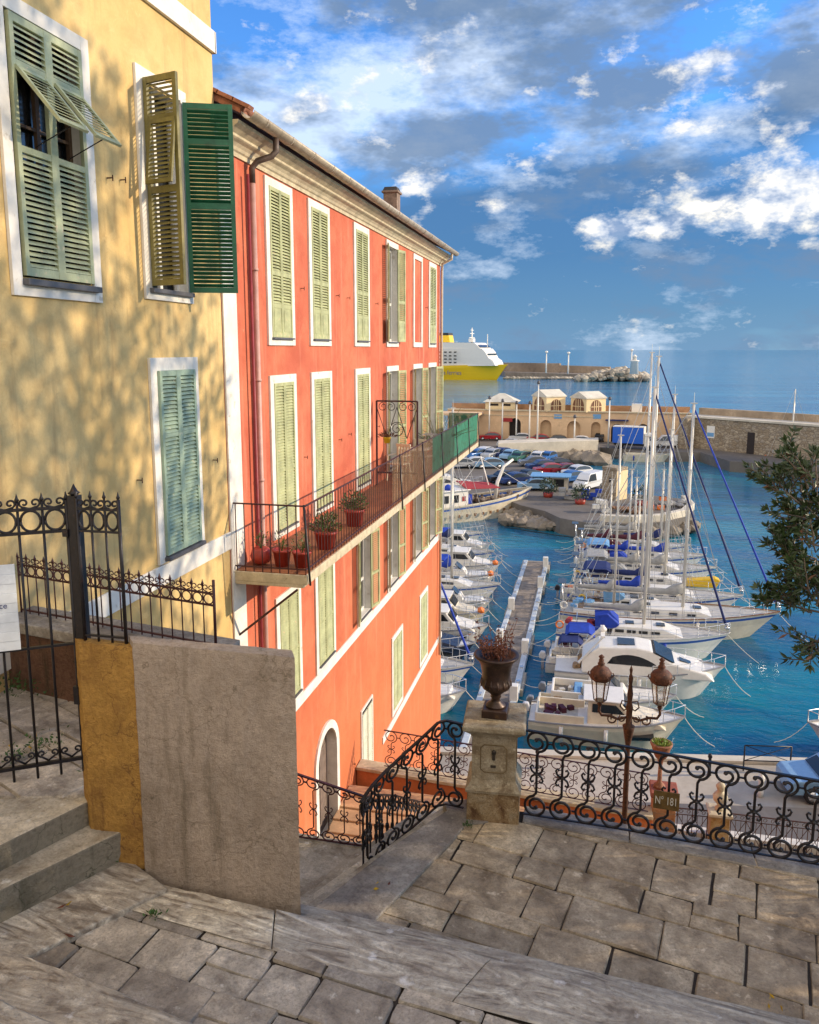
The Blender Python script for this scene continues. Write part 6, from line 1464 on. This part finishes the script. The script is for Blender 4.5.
        for i in range(n):
            for k in range(K): fs.append((i*K+k,i*K+(k+1)%K,(i+1)*K+(k+1)%K,(i+1)*K+k))
        fs.append(tuple(range(K-1,-1,-1))); fs.append(tuple(n*K+k for k in range(K))); mb.smooth=True; mb.add(vs,fs)
        mb.build('sail_cover',cover,bo)
    if jib is not None:
        mx=-L/2+ms[0][0]; a=Vector((L/2-.15,0,H[1]+.25)); b=Vector((mx,0,ms[0][1]-.2)); mb=MB(); d=b-a; mb.tube([a+d*.02,a+d*.06,a+d*.5,a+d*.985],.085,6,.045); mb.build('furled_jib',jib,o)
        mb=MB(); mb.lathe([(.14,0),(.14,.12),(.05,.13),(.05,.2),(.14,.21),(.1,.28)],a,8); mb.build('furling_drum',steel,o)
    if bimini is not None:
        mb=MB(); xx=-L*.36; mb.side([(xx-L*.08,h+1.75),(xx-L*.06,h+1.90),(xx+L*.06,h+1.92),(xx+L*.085,h+1.76),(xx+L*.08,h+1.72),(xx+L*.055,h+1.87),(xx-L*.055,h+1.85)],B*.34); mb.build('bimini',bimini,o)
        mb=MB()
        for sg in (-1,1):
            for k in (-.07,.07): mb.tube([(xx+L*k*.3,sg*B*.36,h),(xx+L*k,sg*B*.34,h+1.75)],.018,4)
        mb.build('bimini_frame',steel,o)
    rq=random.Random(int(Y*3)); mb=MB()
    if rq.random()<.75:
        for sg in (-1,1): mb.tube([(-L/2+.25,sg*B*.25,h),(-L/2+.05,sg*B*.24,h+1.7)],.03,5)
        mb.tube([(-L/2+.05,-B*.24,h+1.7),(-L/2+.05,B*.24,h+1.7)],.03,5); mb.m=1; mb.box((-L/2-.25,-B*.16,h+1.72),(-L/2+.3,B*.16,h+1.76)); mb.build('stern_arch',[steel,car_glass],o)
    mb=MB(); k=rq.choice([-1,1]); mb.tube([(-L/2+.2+.22*math.cos(a*.524),k*B*.30,h+.45+.22*math.sin(a*.524)) for a in range(13)],.05,5); mb.build('lifebuoy',rq.choice([orange,white_b,yell]),o)
    mb=MB()
    for q in range(7): mb.tbox((-L*.40+rq.uniform(-.6,2.2),rq.uniform(-B*.25,B*.25),h+.26),(rq.uniform(.15,.6),rq.uniform(.15,.5),rq.uniform(.1,.25)),(0,0,rq.uniform(0,3)))
    mb.build('cockpit_gear',rq.choice([teak,grey_c,navy,redc,lblue]),o)
    if dodger is not None:
        mb=MB(); xx=cl[0]; pr=[(xx-.9,h+.15),(xx-.95,h+1.15),(xx-.2,h+1.25),(xx+.5,h+.65),(xx+.3,h+.45)]; mb.side(pr,B*.26); mb.build('spray_hood',dodger,o,.05)
    mb=MB(); rg=random.Random(int(Y*10))
    for k in range(3):
        i=rg.choice([4,6,8,10]); q=sh[i]; 
        for sg in (-1,): mb.mark(); mb.tube([(q[0],q[1]*sg*1.03,q[2]*.85),(q[0],q[1]*sg*1.05,.15)],.10,7)
    mb.parts('fender',blue_c if rg.random()<.4 else white_b,o)
    mb=MB(); 
    for sg in (-1,1): mb.mark(); rope(mb,(-L/2+.1,sg*B*.3,h),(-L/2-1.7,sg*B*.55,.6),.018,.2)
    mb.mark(); rope(mb,(L/2-.1,0,H[1]-.1),(L/2+1.8,-.3,-.1),.018,.1)
    mb.parts('mooring_line',rope_m,o)
    return o
def motorboat(name,label,x0,L,Y,B=2.6,H=(.85,1.25),style='cabin',flip=False,canopy=None,hull=None,rz=0,eng=True,grp='boats moored right of the pontoon',stripe=False,buoys=None,seed=1,inside=None):
    c=x0+L/2; o=thing(name,label,'motorboat',(c,Y,0),(R_(180) if flip else 0)+rz,world=False,group=grp); hm=hull or white_b; h=H[0]
    mb=MB(); sh=hullmesh(mb,L,B,H[0],H[1],L*.14,.86,14,stripe=stripe,p=2.8,flare=.8); mb.build('hull',[hm,bluestripe,antif],o)
    mb=MB(); deckmesh(mb,sh,.05); mb.build('deck',white_b,o)
    mb=MB(); cap(mb,sh,.07,.06); mb.build('rubbing_strake',M('grey_strake',(.30,.30,.31),.6),o)
    if style=='cabin':
        mb=MB(); mb.side([(-L*.12,h-.05),(-L*.12,h+1.15),(L*.08,h+1.15),(L*.17,h+.5),(L*.34,h+.28),(L*.38,h+.05)],B*.34,lambda x,z:1-.10*max(0,z-h)); cb=mb.build('cabin',hm,o,.05)
        mb=MB(); mb.side([(-L*.09,h+.62),(-L*.09,h+1.0),(L*.06,h+1.0),(L*.115,h+.62)],B*.335); mb.side([(L*.105,h+1.02),(L*.155,h+.60),(L*.165,h+.60),(L*.118,h+1.02)],B*.27); mb.build('window',dark_glass,cb)
        mb=MB(); mb.box((-L*.15,-B*.36,h+1.15),(L*.11,B*.36,h+1.22)); mb.build('roof',white_b,cb,.03)
    elif style=='express':
        mb=MB(); mb.side([(-L*.34,h),(-L*.34,h+.75),(-L*.24,h+1.38),(-L*.02,h+1.50),(L*.06,h+1.40),(L*.20,h+.80),(L*.38,h+.45),(L*.43,h+.1)],B*.41,lambda x,z:1-.16*max(0,z-h)); cb=mb.build('cabin',hm,o,.08)
        mb=MB(); pr=[(-L*.19,h+.60)]+[(-L*.19+L*.30*k/10,h+.60+.52*math.sin(math.pi*(.12+.88*k/10))**.8) for k in range(1,10)]+[(L*.115,h+.60)]; mb.side(pr,B*.415,lambda x,z:1-.16*max(0,z-h)); mb.side([(L*.075,h+1.34),(L*.185,h+.87),(L*.20,h+.88),(L*.09,h+1.36)],B*.33); mb.build('window',dark_glass,cb)
        mb=MB(); mb.tbox((-L*.08,0,h+1.49),(.9,1.0,.05)); mb.tbox((L*.27,0,h+.68),(.6,.5,.06),(0,R_(18),0)); mb.build('hatch',car_glass,cb)
        mb=MB(); mb.beam((-L*.36,-B*.36,h+.5),(-L*.22,-B*.30,h+1.95),.16,.08); mb.beam((-L*.36,B*.36,h+.5),(-L*.22,B*.30,h+1.95),.16,.08); mb.beam((-L*.22,-B*.31,h+1.95),(-L*.22,B*.31,h+1.95),.22,.1); mb.lathe([(.2,0),(.22,.1),(.05,.3)],(-L*.22,0,h+2.0),10); mb.build('radar_arch',white_b,o)
    elif style=='open':
        mb=MB(); mb.box((-L*.30,-B*.30,h-.04),(L*.05,B*.30,h+.02)); mb.build('cockpit_floor',deck_b,o)
        mb=MB(); mb.side([(-L*.02,h),(-L*.02,h+.55),(L*.10,h+.6),(L*.16,h)],B*.18); cb=mb.build('console',white_b,o,.03)
        mb=MB(); mb.side([(L*.06,h+.58),(L*.0,h+.95),(L*.01,h+.95),(L*.08,h+.58)],B*.2); mb.build('windshield',car_glass,cb)
        mb=MB(); mb.side([(L*.14,h-.02),(L*.16,h+.25),(L*.36,h+.30),(L*.42,h+.05)],B*.28); mb.build('fore_cuddy',hm,o,.05)
        mb=MB(); mb.tbox((-L*.25,0,h+.16),(.4,B*.6,.3)); mb.build('bench',inside or cream_b,o,.04)
    if style!='express':
        mb=MB(); x0_,x1_=-L*.45,(-L*.14 if style=='cabin' else -L*.04); yy=B*.36
        for a_,b_ in (((x0_,-yy),(x1_,-yy)),((x0_,yy),(x1_,yy)),((x0_,-yy),(x0_,yy))): mb.beam((a_[0],a_[1],h+.16),(b_[0],b_[1],h+.16),.12,.42)
        mb.build('coaming',hm,o,.03)
        mb=MB(); mb.box((x0_+.05,-yy+.05,h-.045),(x1_,yy-.05,h+.015)); mb.build('cockpit_floor',[teak,deck_b,M('dark_cockpit_floor',(.16,.14,.12),.8)][seed%3],o)
        mb=MB(); mb.side([(L*.16,h*.62),(L*.30,h*.70),(L*.30,h*.84),(L*.15,h*.78)],B*.492); mb.build('porthole',dark_glass,o) if style=='cabin' else None
    rq=random.Random(int(Y*7)+seed); mb=MB()
    for q in range(9): mb.tbox((-L*.40+rq.uniform(0,L*.2),rq.uniform(-B*.28,B*.28),h+.10),(rq.uniform(.15,.5),rq.uniform(.15,.4),rq.uniform(.15,.35)),(0,0,rq.uniform(0,3)))
    mb.build('deck_gear',rq.choice([teak,grey_c,navy,cream_b,deck_b,grey_c,maroon_c]),o)
    if canopy is not None:
        xx=-L*.22; mb=MB(); mb.side([(xx-L*.14,h+1.05),(xx-L*.10,h+1.32),(xx+L*.10,h+1.36),(xx+L*.16,h+1.12),(xx+L*.155,h+1.06),(xx+L*.09,h+1.30),(xx-L*.09,h+1.26)],B*.40); mb.build('canopy',canopy,o)
        mb=MB()
        for sg in (-1,1):
            for k in (-.13,.0,.14): mb.tube([(xx+L*k*.3,sg*B*.40,h),(xx+L*k,sg*B*.40,h+1.25-.15*abs(k)*5)],.015,4)
        mb.build('canopy_frame',steel,o)
    mb=MB(); pulpit(mb,sh,8,.55)
    mb.build('bow_rail',steel,o)
    if eng:
        mb=MB(); mb.side([(-L/2-.40,h+.02),(-L/2-.42,h+.22),(-L/2-.30,h+.42),(-L/2-.08,h+.40),(-L/2-.02,h+.15),(-L/2-.06,h-.02)],.14); mb.build('outboard_cowl',[M('black_cowl',(.025,.025,.03),.3),M('white_cowl',(.6,.6,.6),.3),M('grey_cowl',(.2,.22,.25),.3)][seed%3],o,.05); mb=MB(); mb.tbox((-L/2-.20,0,h-.45),(.16,.12,1.0)); mb.build('outboard_leg',steel,o)
    rg=random.Random(seed)
    mb=MB()
    for k in range(2): q=sh[3+4*k]; mb.mark(); mb.tube([(q[0],-q[1]*1.05,q[2]*.9),(q[0],-q[1]*1.06,.2)],.10,7)
    mb.parts('fender',rg.choice([white_b,blue_c]),o)
    if buoys:
        mb=MB(); q=sh[-2]; mb.ico((q[0],-q[1]-.1,q[2]+.1),.26,.02,rg); mb.build('buoy',buoys,o)
    mb=MB(); rope(mb,(-L/2+.1,B*.3,h),(-L/2-1.3,B*.5,.55),.018,.2); mb.mark(); rope(mb,(L/2-.05,0,H[1]),(L/2+1.4,.3,0 if not flip else .5),.018,.2); mb.parts('mooring_line',rope_m,o)
    return o
# right-hand row (bows to the right), nearest first
motorboat('motorboat','nearest cream fishing motorboat with a small upright cabin, behind the terrace railing',-2.5,7.0,36.3,2.5,(1.0,1.45),'cabin',hull=cream_b,seed=1)
motorboat('motorboat','small white open motorboat with light blue seat, between nearest boat and big cruiser',-1.9,6.3,39.3,2.3,(.8,1.15),'open',canopy=None,seed=2,inside=lblue)
motorboat('motor_cruiser','large white motor cruiser with a long dark arched side window and radar arch',-1.6,8.7,42.4,2.9,(1.1,1.7),'express',eng=False,seed=3)
motorboat('motorboat','small white motorboat with royal blue canopy at the pontoon beside the big cruiser',-2.0,5.6,45.4,2.2,(.8,1.1),'open',canopy=blue_c,seed=4)
def mo(px,py,Y): 
    p=atY(px,py,Y); return p.x,p.z
def sb(label,sternpx,bowpx,wl,Y,mpx,mtop,**k):
    a=atY(sternpx,wl,Y).x; b=atY(bowpx,wl,Y).x; x,z=mo(mpx,mtop,Y); 
    if 'm2' in k:
        q=k.pop('m2'); x2,z2=mo(q[0],q[1],Y); k['mast2']=(x2-a,z2)
    return sailboat('sailboat',label,a,b-a,Y,mast=x-a,mh=z,**k)
sb('white sailboat with a high pale side and blue spray hood, directly behind the big cruiser',556,728,655,47.9,655,388,B=3.4,H=(1.25,1.6),jib=navy,cover=grey_c,dodger=blue_c)
sb('long cream two-masted sailing yacht whose bow reaches farthest right',560,778,640,52.3,694,404,B=3.7,H=(1.1,1.75),jib=blue_c,cover=grey_c,m2=(621,436),hull=cream_b)
sb('sailboat with thick navy boom cover and navy furled jib beside the two-masted yacht',572,742,612,56.3,659,357,bimini=navy,B=3.4,H=(1.1,1.5),jib=navy,cover=navy)
sb('sailboat with a grey boom cover and a yellow patch at its bow',574,722,592,60.0,672,430,m2=(640,500),bimini=grey_c,dodger=grey_c,B=3.2,H=(1.05,1.4),cover=grey_c)
sb('sailboat with bright royal blue boom cover',578,716,576,63.6,675,395,m2=(632,470),dodger=blue_c,bimini=lblue,B=3.3,H=(1.1,1.45),cover=blue_c)
sb('sailboat with dark maroon boom cover behind the royal blue one',574,706,562,67.4,652,353,dodger=maroon_c,B=3.3,H=(1.1,1.45),cover=maroon_c,m2=(612,480))
sb('farthest sailboat of the right row, with bare pale spars',574,690,552,71.3,637,478,B=3.0,H=(1.0,1.3),cover=cream_b if False else grey_c,m2=(605,500))
p=atZ(706,586,0); mb=MB(); mb.M=Matrix.Translation((7.9,59.0,1.15)); mb.side([(-1.3,0),(-1.2,.45),(.9,.75),(1.25,.6),(1.0,0)],.35); tag(mb.build('yellow_dinghy',yell,bevel=.08),'bright yellow cover lashed on the foredeck of the grey sailboat','dinghy')
motorboat('motorboat','cream inflatable-like tender with an orange cover tied at the stern of the navy-covered sailboat',-4.0+2.0,2.9,57.9,1.4,(.5,.7),'open',seed=9,inside=orange)
sb('slim sailboat with light blue spray hood just beyond the two-masted yacht',578,700,625,54.25,648,437,B=2.2,H=(.9,1.2),cover=blue_c,dodger=lblue)
sb('small sailboat with white mast squeezed between the maroon- and grey-covered boats',580,684,557,69.4,664,470,B=2.3,H=(.9,1.2),cover=navy,dodger=navy)
motorboat('motorboat','small grey-blue covered boat at the pontoon between cruiser and high-sided sailboat',-2.2,4.6,44.1,1.7,(.6,.85),'open',seed=31,canopy=navy)
motorboat('motorboat','little cream boat with white outboard cover beside the nearest fishing motorboat',-2.4,4.4,38.0,1.6,(.6,.85),'open',seed=32,inside=teak,hull=cream_b)
# left-hand row, bows toward the pontoon
lr='boats moored left of the pontoon'
motorboat('motorboat','white motorboat close to the red house corner, nearest of the left row',-11.4,5.6,37.6,2.3,(.8,1.15),'open',grp=lr,seed=11,canopy=grey_c)
sailboat('sailboat','small sailboat with blue furled jib, second nearest boat of the left row',-12.8,6.9,40.9,2.5,mast=3.6,mh=9.3,cover=cream_b,H=(.9,1.2),jib=blue_c,grp=lr,sprd=True)
motorboat('motorboat','dark blue hulled motorboat behind the urn, third of the left row',-12.6,6.3,44.2,2.4,(.85,1.15),'cabin',hull=paint('dark_hull',(.03,.04,.07)),grp=lr,seed=12)
motorboat('motorboat','white cabin motorboat with a navy cover, its bow touching the pontoon beside the urn',-12.1,6.2,47.2,2.4,(.9,1.25),'cabin',canopy=navy,grp=lr,seed=13)
motorboat('motorboat','cream motorboat with an orange buoy near the middle of the left row',-12.6,6.3,50.2,2.3,(.85,1.2),'cabin',grp=lr,seed=14,buoys=orange,hull=cream_b)
motorboat('motorboat','small open white boat with red-brown seats, left of the pontoon middle',-12.0,5.6,53.1,2.1,(.7,1.0),'open',grp=lr,seed=15,inside=redc)
sailboat('sailboat','sailboat with royal blue boom cover in the far half of the left row',-14.2,8.0,56.0,2.6,mast=4.4,mh=9.8,cover=blue_c,H=(.95,1.3),grp=lr)
motorboat('motorboat','white motorboat with royal blue square canopy beside the blue-covered sailboat',-13.2,6.4,59.0,2.3,(.85,1.2),'open',canopy=blue_c,grp=lr,seed=16,buoys=orange)
motorboat('motorboat','white cabin boat with two orange buoys at its bow, left of the pontoon end',-13.4,6.6,62.0,2.4,(.9,1.25),'cabin',grp=lr,seed=17,buoys=orange)
sailboat('sailboat','sailboat with navy boom cover level with the pontoon tip',-16.4,8.6,65.2,2.7,mast=5.0,mh=13.2,cover=navy,H=(1,1.35),grp=lr)
motorboat('motorboat','white motorboat with blue canopy just beyond the pontoon tip',-14.6,6.2,68.4,2.3,(.85,1.2),'cabin',canopy=blue_c,grp=lr,seed=18)
sailboat('sailboat','outermost sailboat of the left row with long navy boom and pale hull',-18.6,9.0,71.6,2.7,mast=5.2,mh=11.5,cover=navy,H=(1,1.4),grp=lr)
# fishing boat
fb_=thing('fishing_boat','white rust-streaked wooden fishing boat with wheelhouse, red awning and bent gantry','fishing boat',(-12.6,84.6,0),R_(40),world=False)
mb=MB(); sh=hullmesh(mb,15.5,4.4,1.6,2.7,1.6,.75,16,stripe=True,p=2.4); mb.build('hull',[rustwhite,bluestripe,M('rusty_keel',(.22,.10,.05),.8,var=.3)],fb_)
mb=MB(); deckmesh(mb,sh,.5,.15); mb.build('deck',teak,fb_)
mb=MB(); cap(mb,sh,.16,.14); mb.build('bulwark_cap',rustwhite,fb_)
mb=MB(); mb.box((-6.3,-1.5,1.1),(-1.4,1.5,3.3)); mb.box((-6.5,-1.7,3.3),(-1.2,1.7,3.42)); wh=mb.build('wheelhouse',white_b,fb_,.05)
mb=MB()
for x in (-5.6,-4.4,-3.2): mb.box((x,-1.55,2.1),(x+.6,-1.52,2.9)); mb.box((-1.38,-1.2+0*x,2.2),(-1.35,1.2,3.0))
mb.build('window',dark_glass,wh)
mb=MB(); mb.box((-2.15,-1.56,2.2),(-1.75,-1.52,2.7)); mb.build('red_panel',redc,wh)
mb=MB(); mb.add([(-1.6,-1.5,3.5),(2.6,-1.5,3.3),(3.0,1.5,3.4),(-1.2,1.5,3.9),(-1.6,-1.5,3.42),(2.6,-1.5,3.22),(3.0,1.5,3.32),(-1.2,1.5,3.8)],[(0,1,2,3),(7,6,5,4),(0,4,5,1),(1,5,6,2),(2,6,7,3),(3,7,4,0)]); mb.build('awning',redc,fb_)
mb=MB(); mb.tube([(2.9,0,1.6),(3.2,0,3.6),(4.0,0,5.3),(5.2,0,6.0)],.22,8,.14); mb.tube([(2.6,0,1.6),(1.0,0,6.6)],.07,5); mb.tube([(1.0,0,6.4),(7.2,0,2.8)],.025,4); mb.tube([(1.0,0,6.4),(-1.6,0,3.4)],.03,4); mb.tube([(-4,.6,3.4),(-4,.6,8.5)],.06,5,.03); mb.build('gantry',white_b,fb_)
mb=MB(); rg=random.Random(4)
for k in range(26): mb.ico((rg.uniform(-.5,5.2),rg.uniform(-1.2,1.2),rg.uniform(1.5,2.2)),rg.uniform(.15,.4),.3,rg)
mb.build('nets',M('mixed_net_pile',(.30,.24,.20),.95,var=.6,scale=3),fb_)
mb=MB(); mb.tbox((-1.0,-.6,2.2),(.8,.7,1.0)); mb.lathe([(.35,0),(.4,.4),(.1,.6)],(-3.6,-1.0,3.42),10); mb.build('blue_drum',blue_c,fb_)
mb=MB()
for i in range(2,14,1): q=sh[i]; mb.tbox((q[0],-q[1]*1.0-.05,q[2]*.42),(.22,.12,.3))
mb.build('tyre_fender',M('rusty_fender',(.24,.12,.05),.8,var=.4),fb_)
# cabin cruisers behind the fishing boat, hard by the red house
motorboat('motor_cruiser','white cabin cruiser moored behind the fishing boat close to the red house',-22.5,9.5,96,3.2,(1.3,1.9),'express',eng=False,grp='boats behind the fishing boat',seed=21,rz=R_(20))
motorboat('motorboat','small white motorboat behind the fishing boat bow',-13.2,6,99.5,2.4,(1.0,1.4),'cabin',grp='boats behind the fishing boat',seed=22,rz=R_(25))
# lone boats
a=atZ(789,467,0); sailboat('sailboat','lone small sailboat moored at the foot of the sea wall on the far right',a.x-3.5,7.5,a.y,2.6,mast=3.6,mh=atY(789,389,a.y).z,cover=grey_c,H=(1,1.3),grp='boats by the sea wall',sprd=False)
p=atZ(642,461,0); motorboat('motorboat','pale motorboat with green bottom moored in front of the blue truck',p.x-3,7.5,p.y,2.8,(1.1,1.5),'open',grp='boats by the sea wall',seed=25,hull=cream_b,eng=False)
motorboat('motorboat','white boat bow poking in at the right edge beyond the quay car',9.8,7.5,36.9,2.6,(1.0,1.5),'cabin',flip=True,seed=26,grp='boats at the near quay',eng=False)
# dark mooring cable across the basin
mb=MB(); a=atZ(505,527,.6); b=atZ(660,547,.8); rope(mb,a,b,.05,.15,14); tag(mb.build('mooring_cable',blackp),'dark cable stretched across the water from the fishing boat to the masts','cable')
# ------------------------------------------------------------------ vegetation
def spray(mbL,mbT,base,d,L,rg,n=26,ll=.062,lw=.017):
    """a twig with alternating leaves and a tuft at its tip"""
    d=Vector(d).normalized(); pts=[Vector(base)]; q=d.copy(); k=8
    for i in range(k):
        q=(q+Vector((rg.gauss(0,.09),rg.gauss(0,.09),rg.gauss(0,.09)+.02))).normalized(); pts.append(pts[-1]+q*L/k)
    mbT.tube(pts,.006,4,.0025)
    for i in range(n):
        t=(i/n)**.7; j=min(k-1,int(t*k)); p=pts[j]+(pts[j+1]-pts[j])*(t*k-j); ax=(pts[j+1]-pts[j]).normalized(); s=ax.orthogonal().normalized(); s=Matrix.Rotation(i*2.4+rg.uniform(-.4,.4),3,ax)@s
        mbL.m=1 if rg.random()<.05 else 0
        mbL.leaf(p,ax*rg.uniform(.5,.9)+s,ll*rg.uniform(.7,1.35),lw*rg.uniform(.7,1.2),rg)
    for i in range(7):
        s=Vector((rg.gauss(0,1),rg.gauss(0,1),rg.gauss(0,1))).normalized(); mbL.leaf(pts[-1],q+s*.7,ll*rg.uniform(.7,1.1),lw*1.3,rg)
tr_=thing('evergreen_shrub_tree','dark evergreen with narrow leaves reaching in from the right edge over the harbour','tree',(4.1,5.4,13.0))
rg=random.Random(17); mbL=MB(); mbT=MB(); mbK=MB()
mbK.tube([(4.1,5.4,12.95),(4.05,5.3,14.2),(3.85,5.35,15.4),(3.55,5.2,16.4),(3.3,5.1,17.6)],.13,8,.05)
# visible boughs: (start, px end list)
Yc=5.2
def pp_(px,py,Y=Yc): return atY(px,py,Y)
boughs=[((3.5,5.2,16.6),(800,500),(772,482),13),((3.5,5.2,16.6),(812,485),(790,455),9),((3.5,5.2,16.5),(812,520),(790,520),10),((3.6,5.3,16.2),(812,560),(782,545),12),((3.6,5.3,16.2),(815,600),(790,570),11),((3.6,5.3,16.0),(812,585),(780,600),10),((3.7,5.3,15.9),(800,608),(762,596),6),((3.7,5.3,15.6),(820,640),(800,648),8),((3.6,5.2,16.4),(822,530),(812,500),10),((3.6,5.3,16.0),(822,610),(810,575),9),((3.6,5.2,16.4),(815,545),(800,530),8)]
for st,a,b,n in boughs:
    A=pp_(*a,Yc+rg.uniform(-.3,.3)); B=pp_(*b,A.y+rg.uniform(-.15,.15)); s=Vector(st)
    mbK.tube([s,s+(A-s)*.5+Vector((0,0,.05)),A,A+(B-A)*.6],.012,6,.004)
    for k in range(int(n*1.6)):
        t=rg.uniform(0,1)**.8; base=A+(B-A)*t*.8+Vector((rg.gauss(0,.02),rg.gauss(0,.07),rg.gauss(0,.03))); dd=(B-A).normalized()+Vector((rg.gauss(0,.55),rg.gauss(0,.6),rg.gauss(0,.5)+.25))
        spray(mbL,mbT,base,dd,rg.uniform(.09,.20),rg,rg.choice([9,12,15]),rg.uniform(.045,.07))
def lumps(mbL,mbK,root,cs,nper,size,rg,lw=.45):
    for (x,y,z),r in cs:
        mbK.tube([root,(Vector(root)+Vector((x,y,z)))/2+Vector((0,0,.3)),(x,y,z)],.07,5,.02)
        for k in range(int(nper*r*r)):
            d=Vector((rg.gauss(0,1),rg.gauss(0,1),rg.gauss(0,1))).normalized()*r*rg.random()**.4; d.z*=.75
            mbL.m=1 if rg.random()<.08 else 0
            mbL.leaf((x+d.x,y+d.y,z+d.z),(d.x+rg.gauss(0,.6),d.y+rg.gauss(0,.6),d.z*.6+rg.gauss(0,.5)+.3),size*rg.uniform(.7,1.3),size*lw,rg)
lumps(mbL,mbK,(3.9,5.3,15.2),[((4.5,4.6,16.4),.8),((4.9,5.6,15.9),.9),((4.6,5.9,17.0),.8),((4.4,4.9,17.6),.7),((5.3,5.0,17.2),.9)],650,.085,rg,.35)
mbK.add(mbT.v,mbT.f); mbK.build('trunk',bark,tr_); mbL.build('foliage',[leafm,leafb],tr_)
# trees standing on the slope to the right, out of the picture; they shade the terrace and dapple the yellow wall
def shade_tree(label,x,y,z0,cs,nper,size,seed):
    t=thing('broadleaf_tree',label,'tree',(x,y,z0),group='trees on the right slope'); rg=random.Random(seed); L,K=MB(),MB(); zt=min(c[0][2] for c in cs)
    K.tube([(x,y,z0),(x+.1,y,z0+(zt-z0)*.5),(x,y+.1,zt)],.26,9,.15); lumps(L,K,(x,y,zt-.3),cs,nper,size,rg)
    K.build('trunk',bark,t); L.build('crown',[leafm,leafb],t); return t
shade_tree('broad tree right of the terrace near the evergreen',9.0,6.0,12.9,[((c_[0][0],c_[0][1]+1.4,c_[0][2]),c_[1]) for c_ in [((9,3.2,16.6),1.8),((8.6,5.6,16.4),1.7),((9.3,7.4,16.2),1.6),((9,4.2,18.4),1.8),((9.2,6.4,18.3),1.6),((9.6,8.8,17.2),1.3),((9,1.2,17),1.6),((8.8,5.2,17.4),1.5),((9.4,2.4,18.6),1.5)]],420,.26,1)
shade_tree('tall tree behind the terrace tree on the right slope',10.5,12,10,[((c_[0][0],c_[0][1]+2.3,c_[0][2]),c_[1]) for c_ in [((10.4,8.8,20.2),1.5),((10.6,10.8,19.8),1.25),((10.3,7.2,21.0),1.4),((10.8,11.6,22.2),1.1),((10.4,9.4,22.6),1.35),((10.6,10.6,24.4),1.2),((10.2,8.0,23.8),1.2),((10.6,12.2,25.6),.9),((10.3,9.6,26.4),1.1),((10.4,9.8,21.2),1.3),((10.5,8.6,25.0),1.1),((10.6,11.6,23.6),1.0),((10.4,8.4,27.4),1.0)]],230,.24,2)
shade_tree('second tall tree on the right slope',12.5,7.5,12,[((c_[0][0],c_[0][1]+2.6,c_[0][2]),c_[1]) for c_ in [((12.4,4.4,19.6),1.8),((12.6,6.8,20.6),1.6),((12.2,5.2,22.4),1.6),((12.6,7.6,24.2),1.4),((12.2,9.2,26.8),1.1),((12.6,6.4,26.2),1.2),((12.4,2.4,18.0),2.0),((12.8,4.2,24.6),1.3),((12.5,8.2,22.0),1.5),((12.4,9.6,24.8),1.2),((12.5,7.4,27.8),1.2),((12.5,9.2,23.4),1.1)]],230,.24,3)
# weeds
def weeds(name,label,spots,seed):
    rg=random.Random(seed); mb=MB()
    for (px,py,Z,n,s) in spots:
        p=atZ(px,py,Z)
        for k in range(n):
            a=rg.uniform(0,6.28); mb.leaf(p+Vector((rg.gauss(0,s),rg.gauss(0,s),rg.uniform(0,s))),(math.cos(a),math.sin(a),rg.uniform(.2,1.4)),rg.uniform(.02,.05),rg.uniform(.008,.02),rg)
    o=mb.build(name,weed); tag(o,label,'weeds'); o['kind']='stuff'
weeds('weeds','small weeds growing in the joints of the steps beside the ochre wall',[(118,812,14.66,60,.04),(122,858,14.42,40,.03),(155,915,14.41,30,.025),(45,748,14.86,80,.09),(15,760,14.86,70,.08),(90,770,14.86,40,.04),(468,826,13.01,40,.03),(104,815,14.66,30,.02)],4)
weeds('ivy','dark ivy and weeds along the foot of the low brown wall in the gate yard',[(20,690,14.86,160,.14),(45,686,14.86,160,.12),(60,684,14.86,100,.1),(5,680,14.9,150,.15)],5)
rg=random.Random(8); mb=MB()
for px,py,Z in ((775,1000,13.02),(768,1004,13.02),(780,1006,13.02),(770,996,13.02),(76,938,14.42),(66,905,14.44),(72,902,14.44),(378,882,13.05),(388,886,13.05),(373,890,13.05),(35,742,14.87),(28,748,14.87),(60,760,14.87),(8,746,14.87)):
    p=atZ(px,py,Z); mb.m=rg.choice([0,0,1]); mb.leaf(p+Vector((0,0,.008)),(rg.gauss(0,1),rg.gauss(0,1),.15),rg.uniform(.05,.09),rg.uniform(.02,.035),rg)
o=mb.build('fallen_leaves',[M('yellow_fallen_leaf',(.60,.38,.03),.8,var=.2,bmp=0),dryleaf]); tag(o,'a few yellow and brown fallen leaves lying on the paving','leaves'); o['kind']='stuff'
for o in list(bpy.data.objects):
    if '_o' in o: del o['_o']
scene.cycles.max_bounces=6; scene.cycles.diffuse_bounces=3; scene.cycles.glossy_bounces=3; scene.cycles.transparent_max_bounces=10; scene.cycles.transmission_bounces=2
scene.cycles.caustics_reflective=False; scene.cycles.caustics_refractive=False
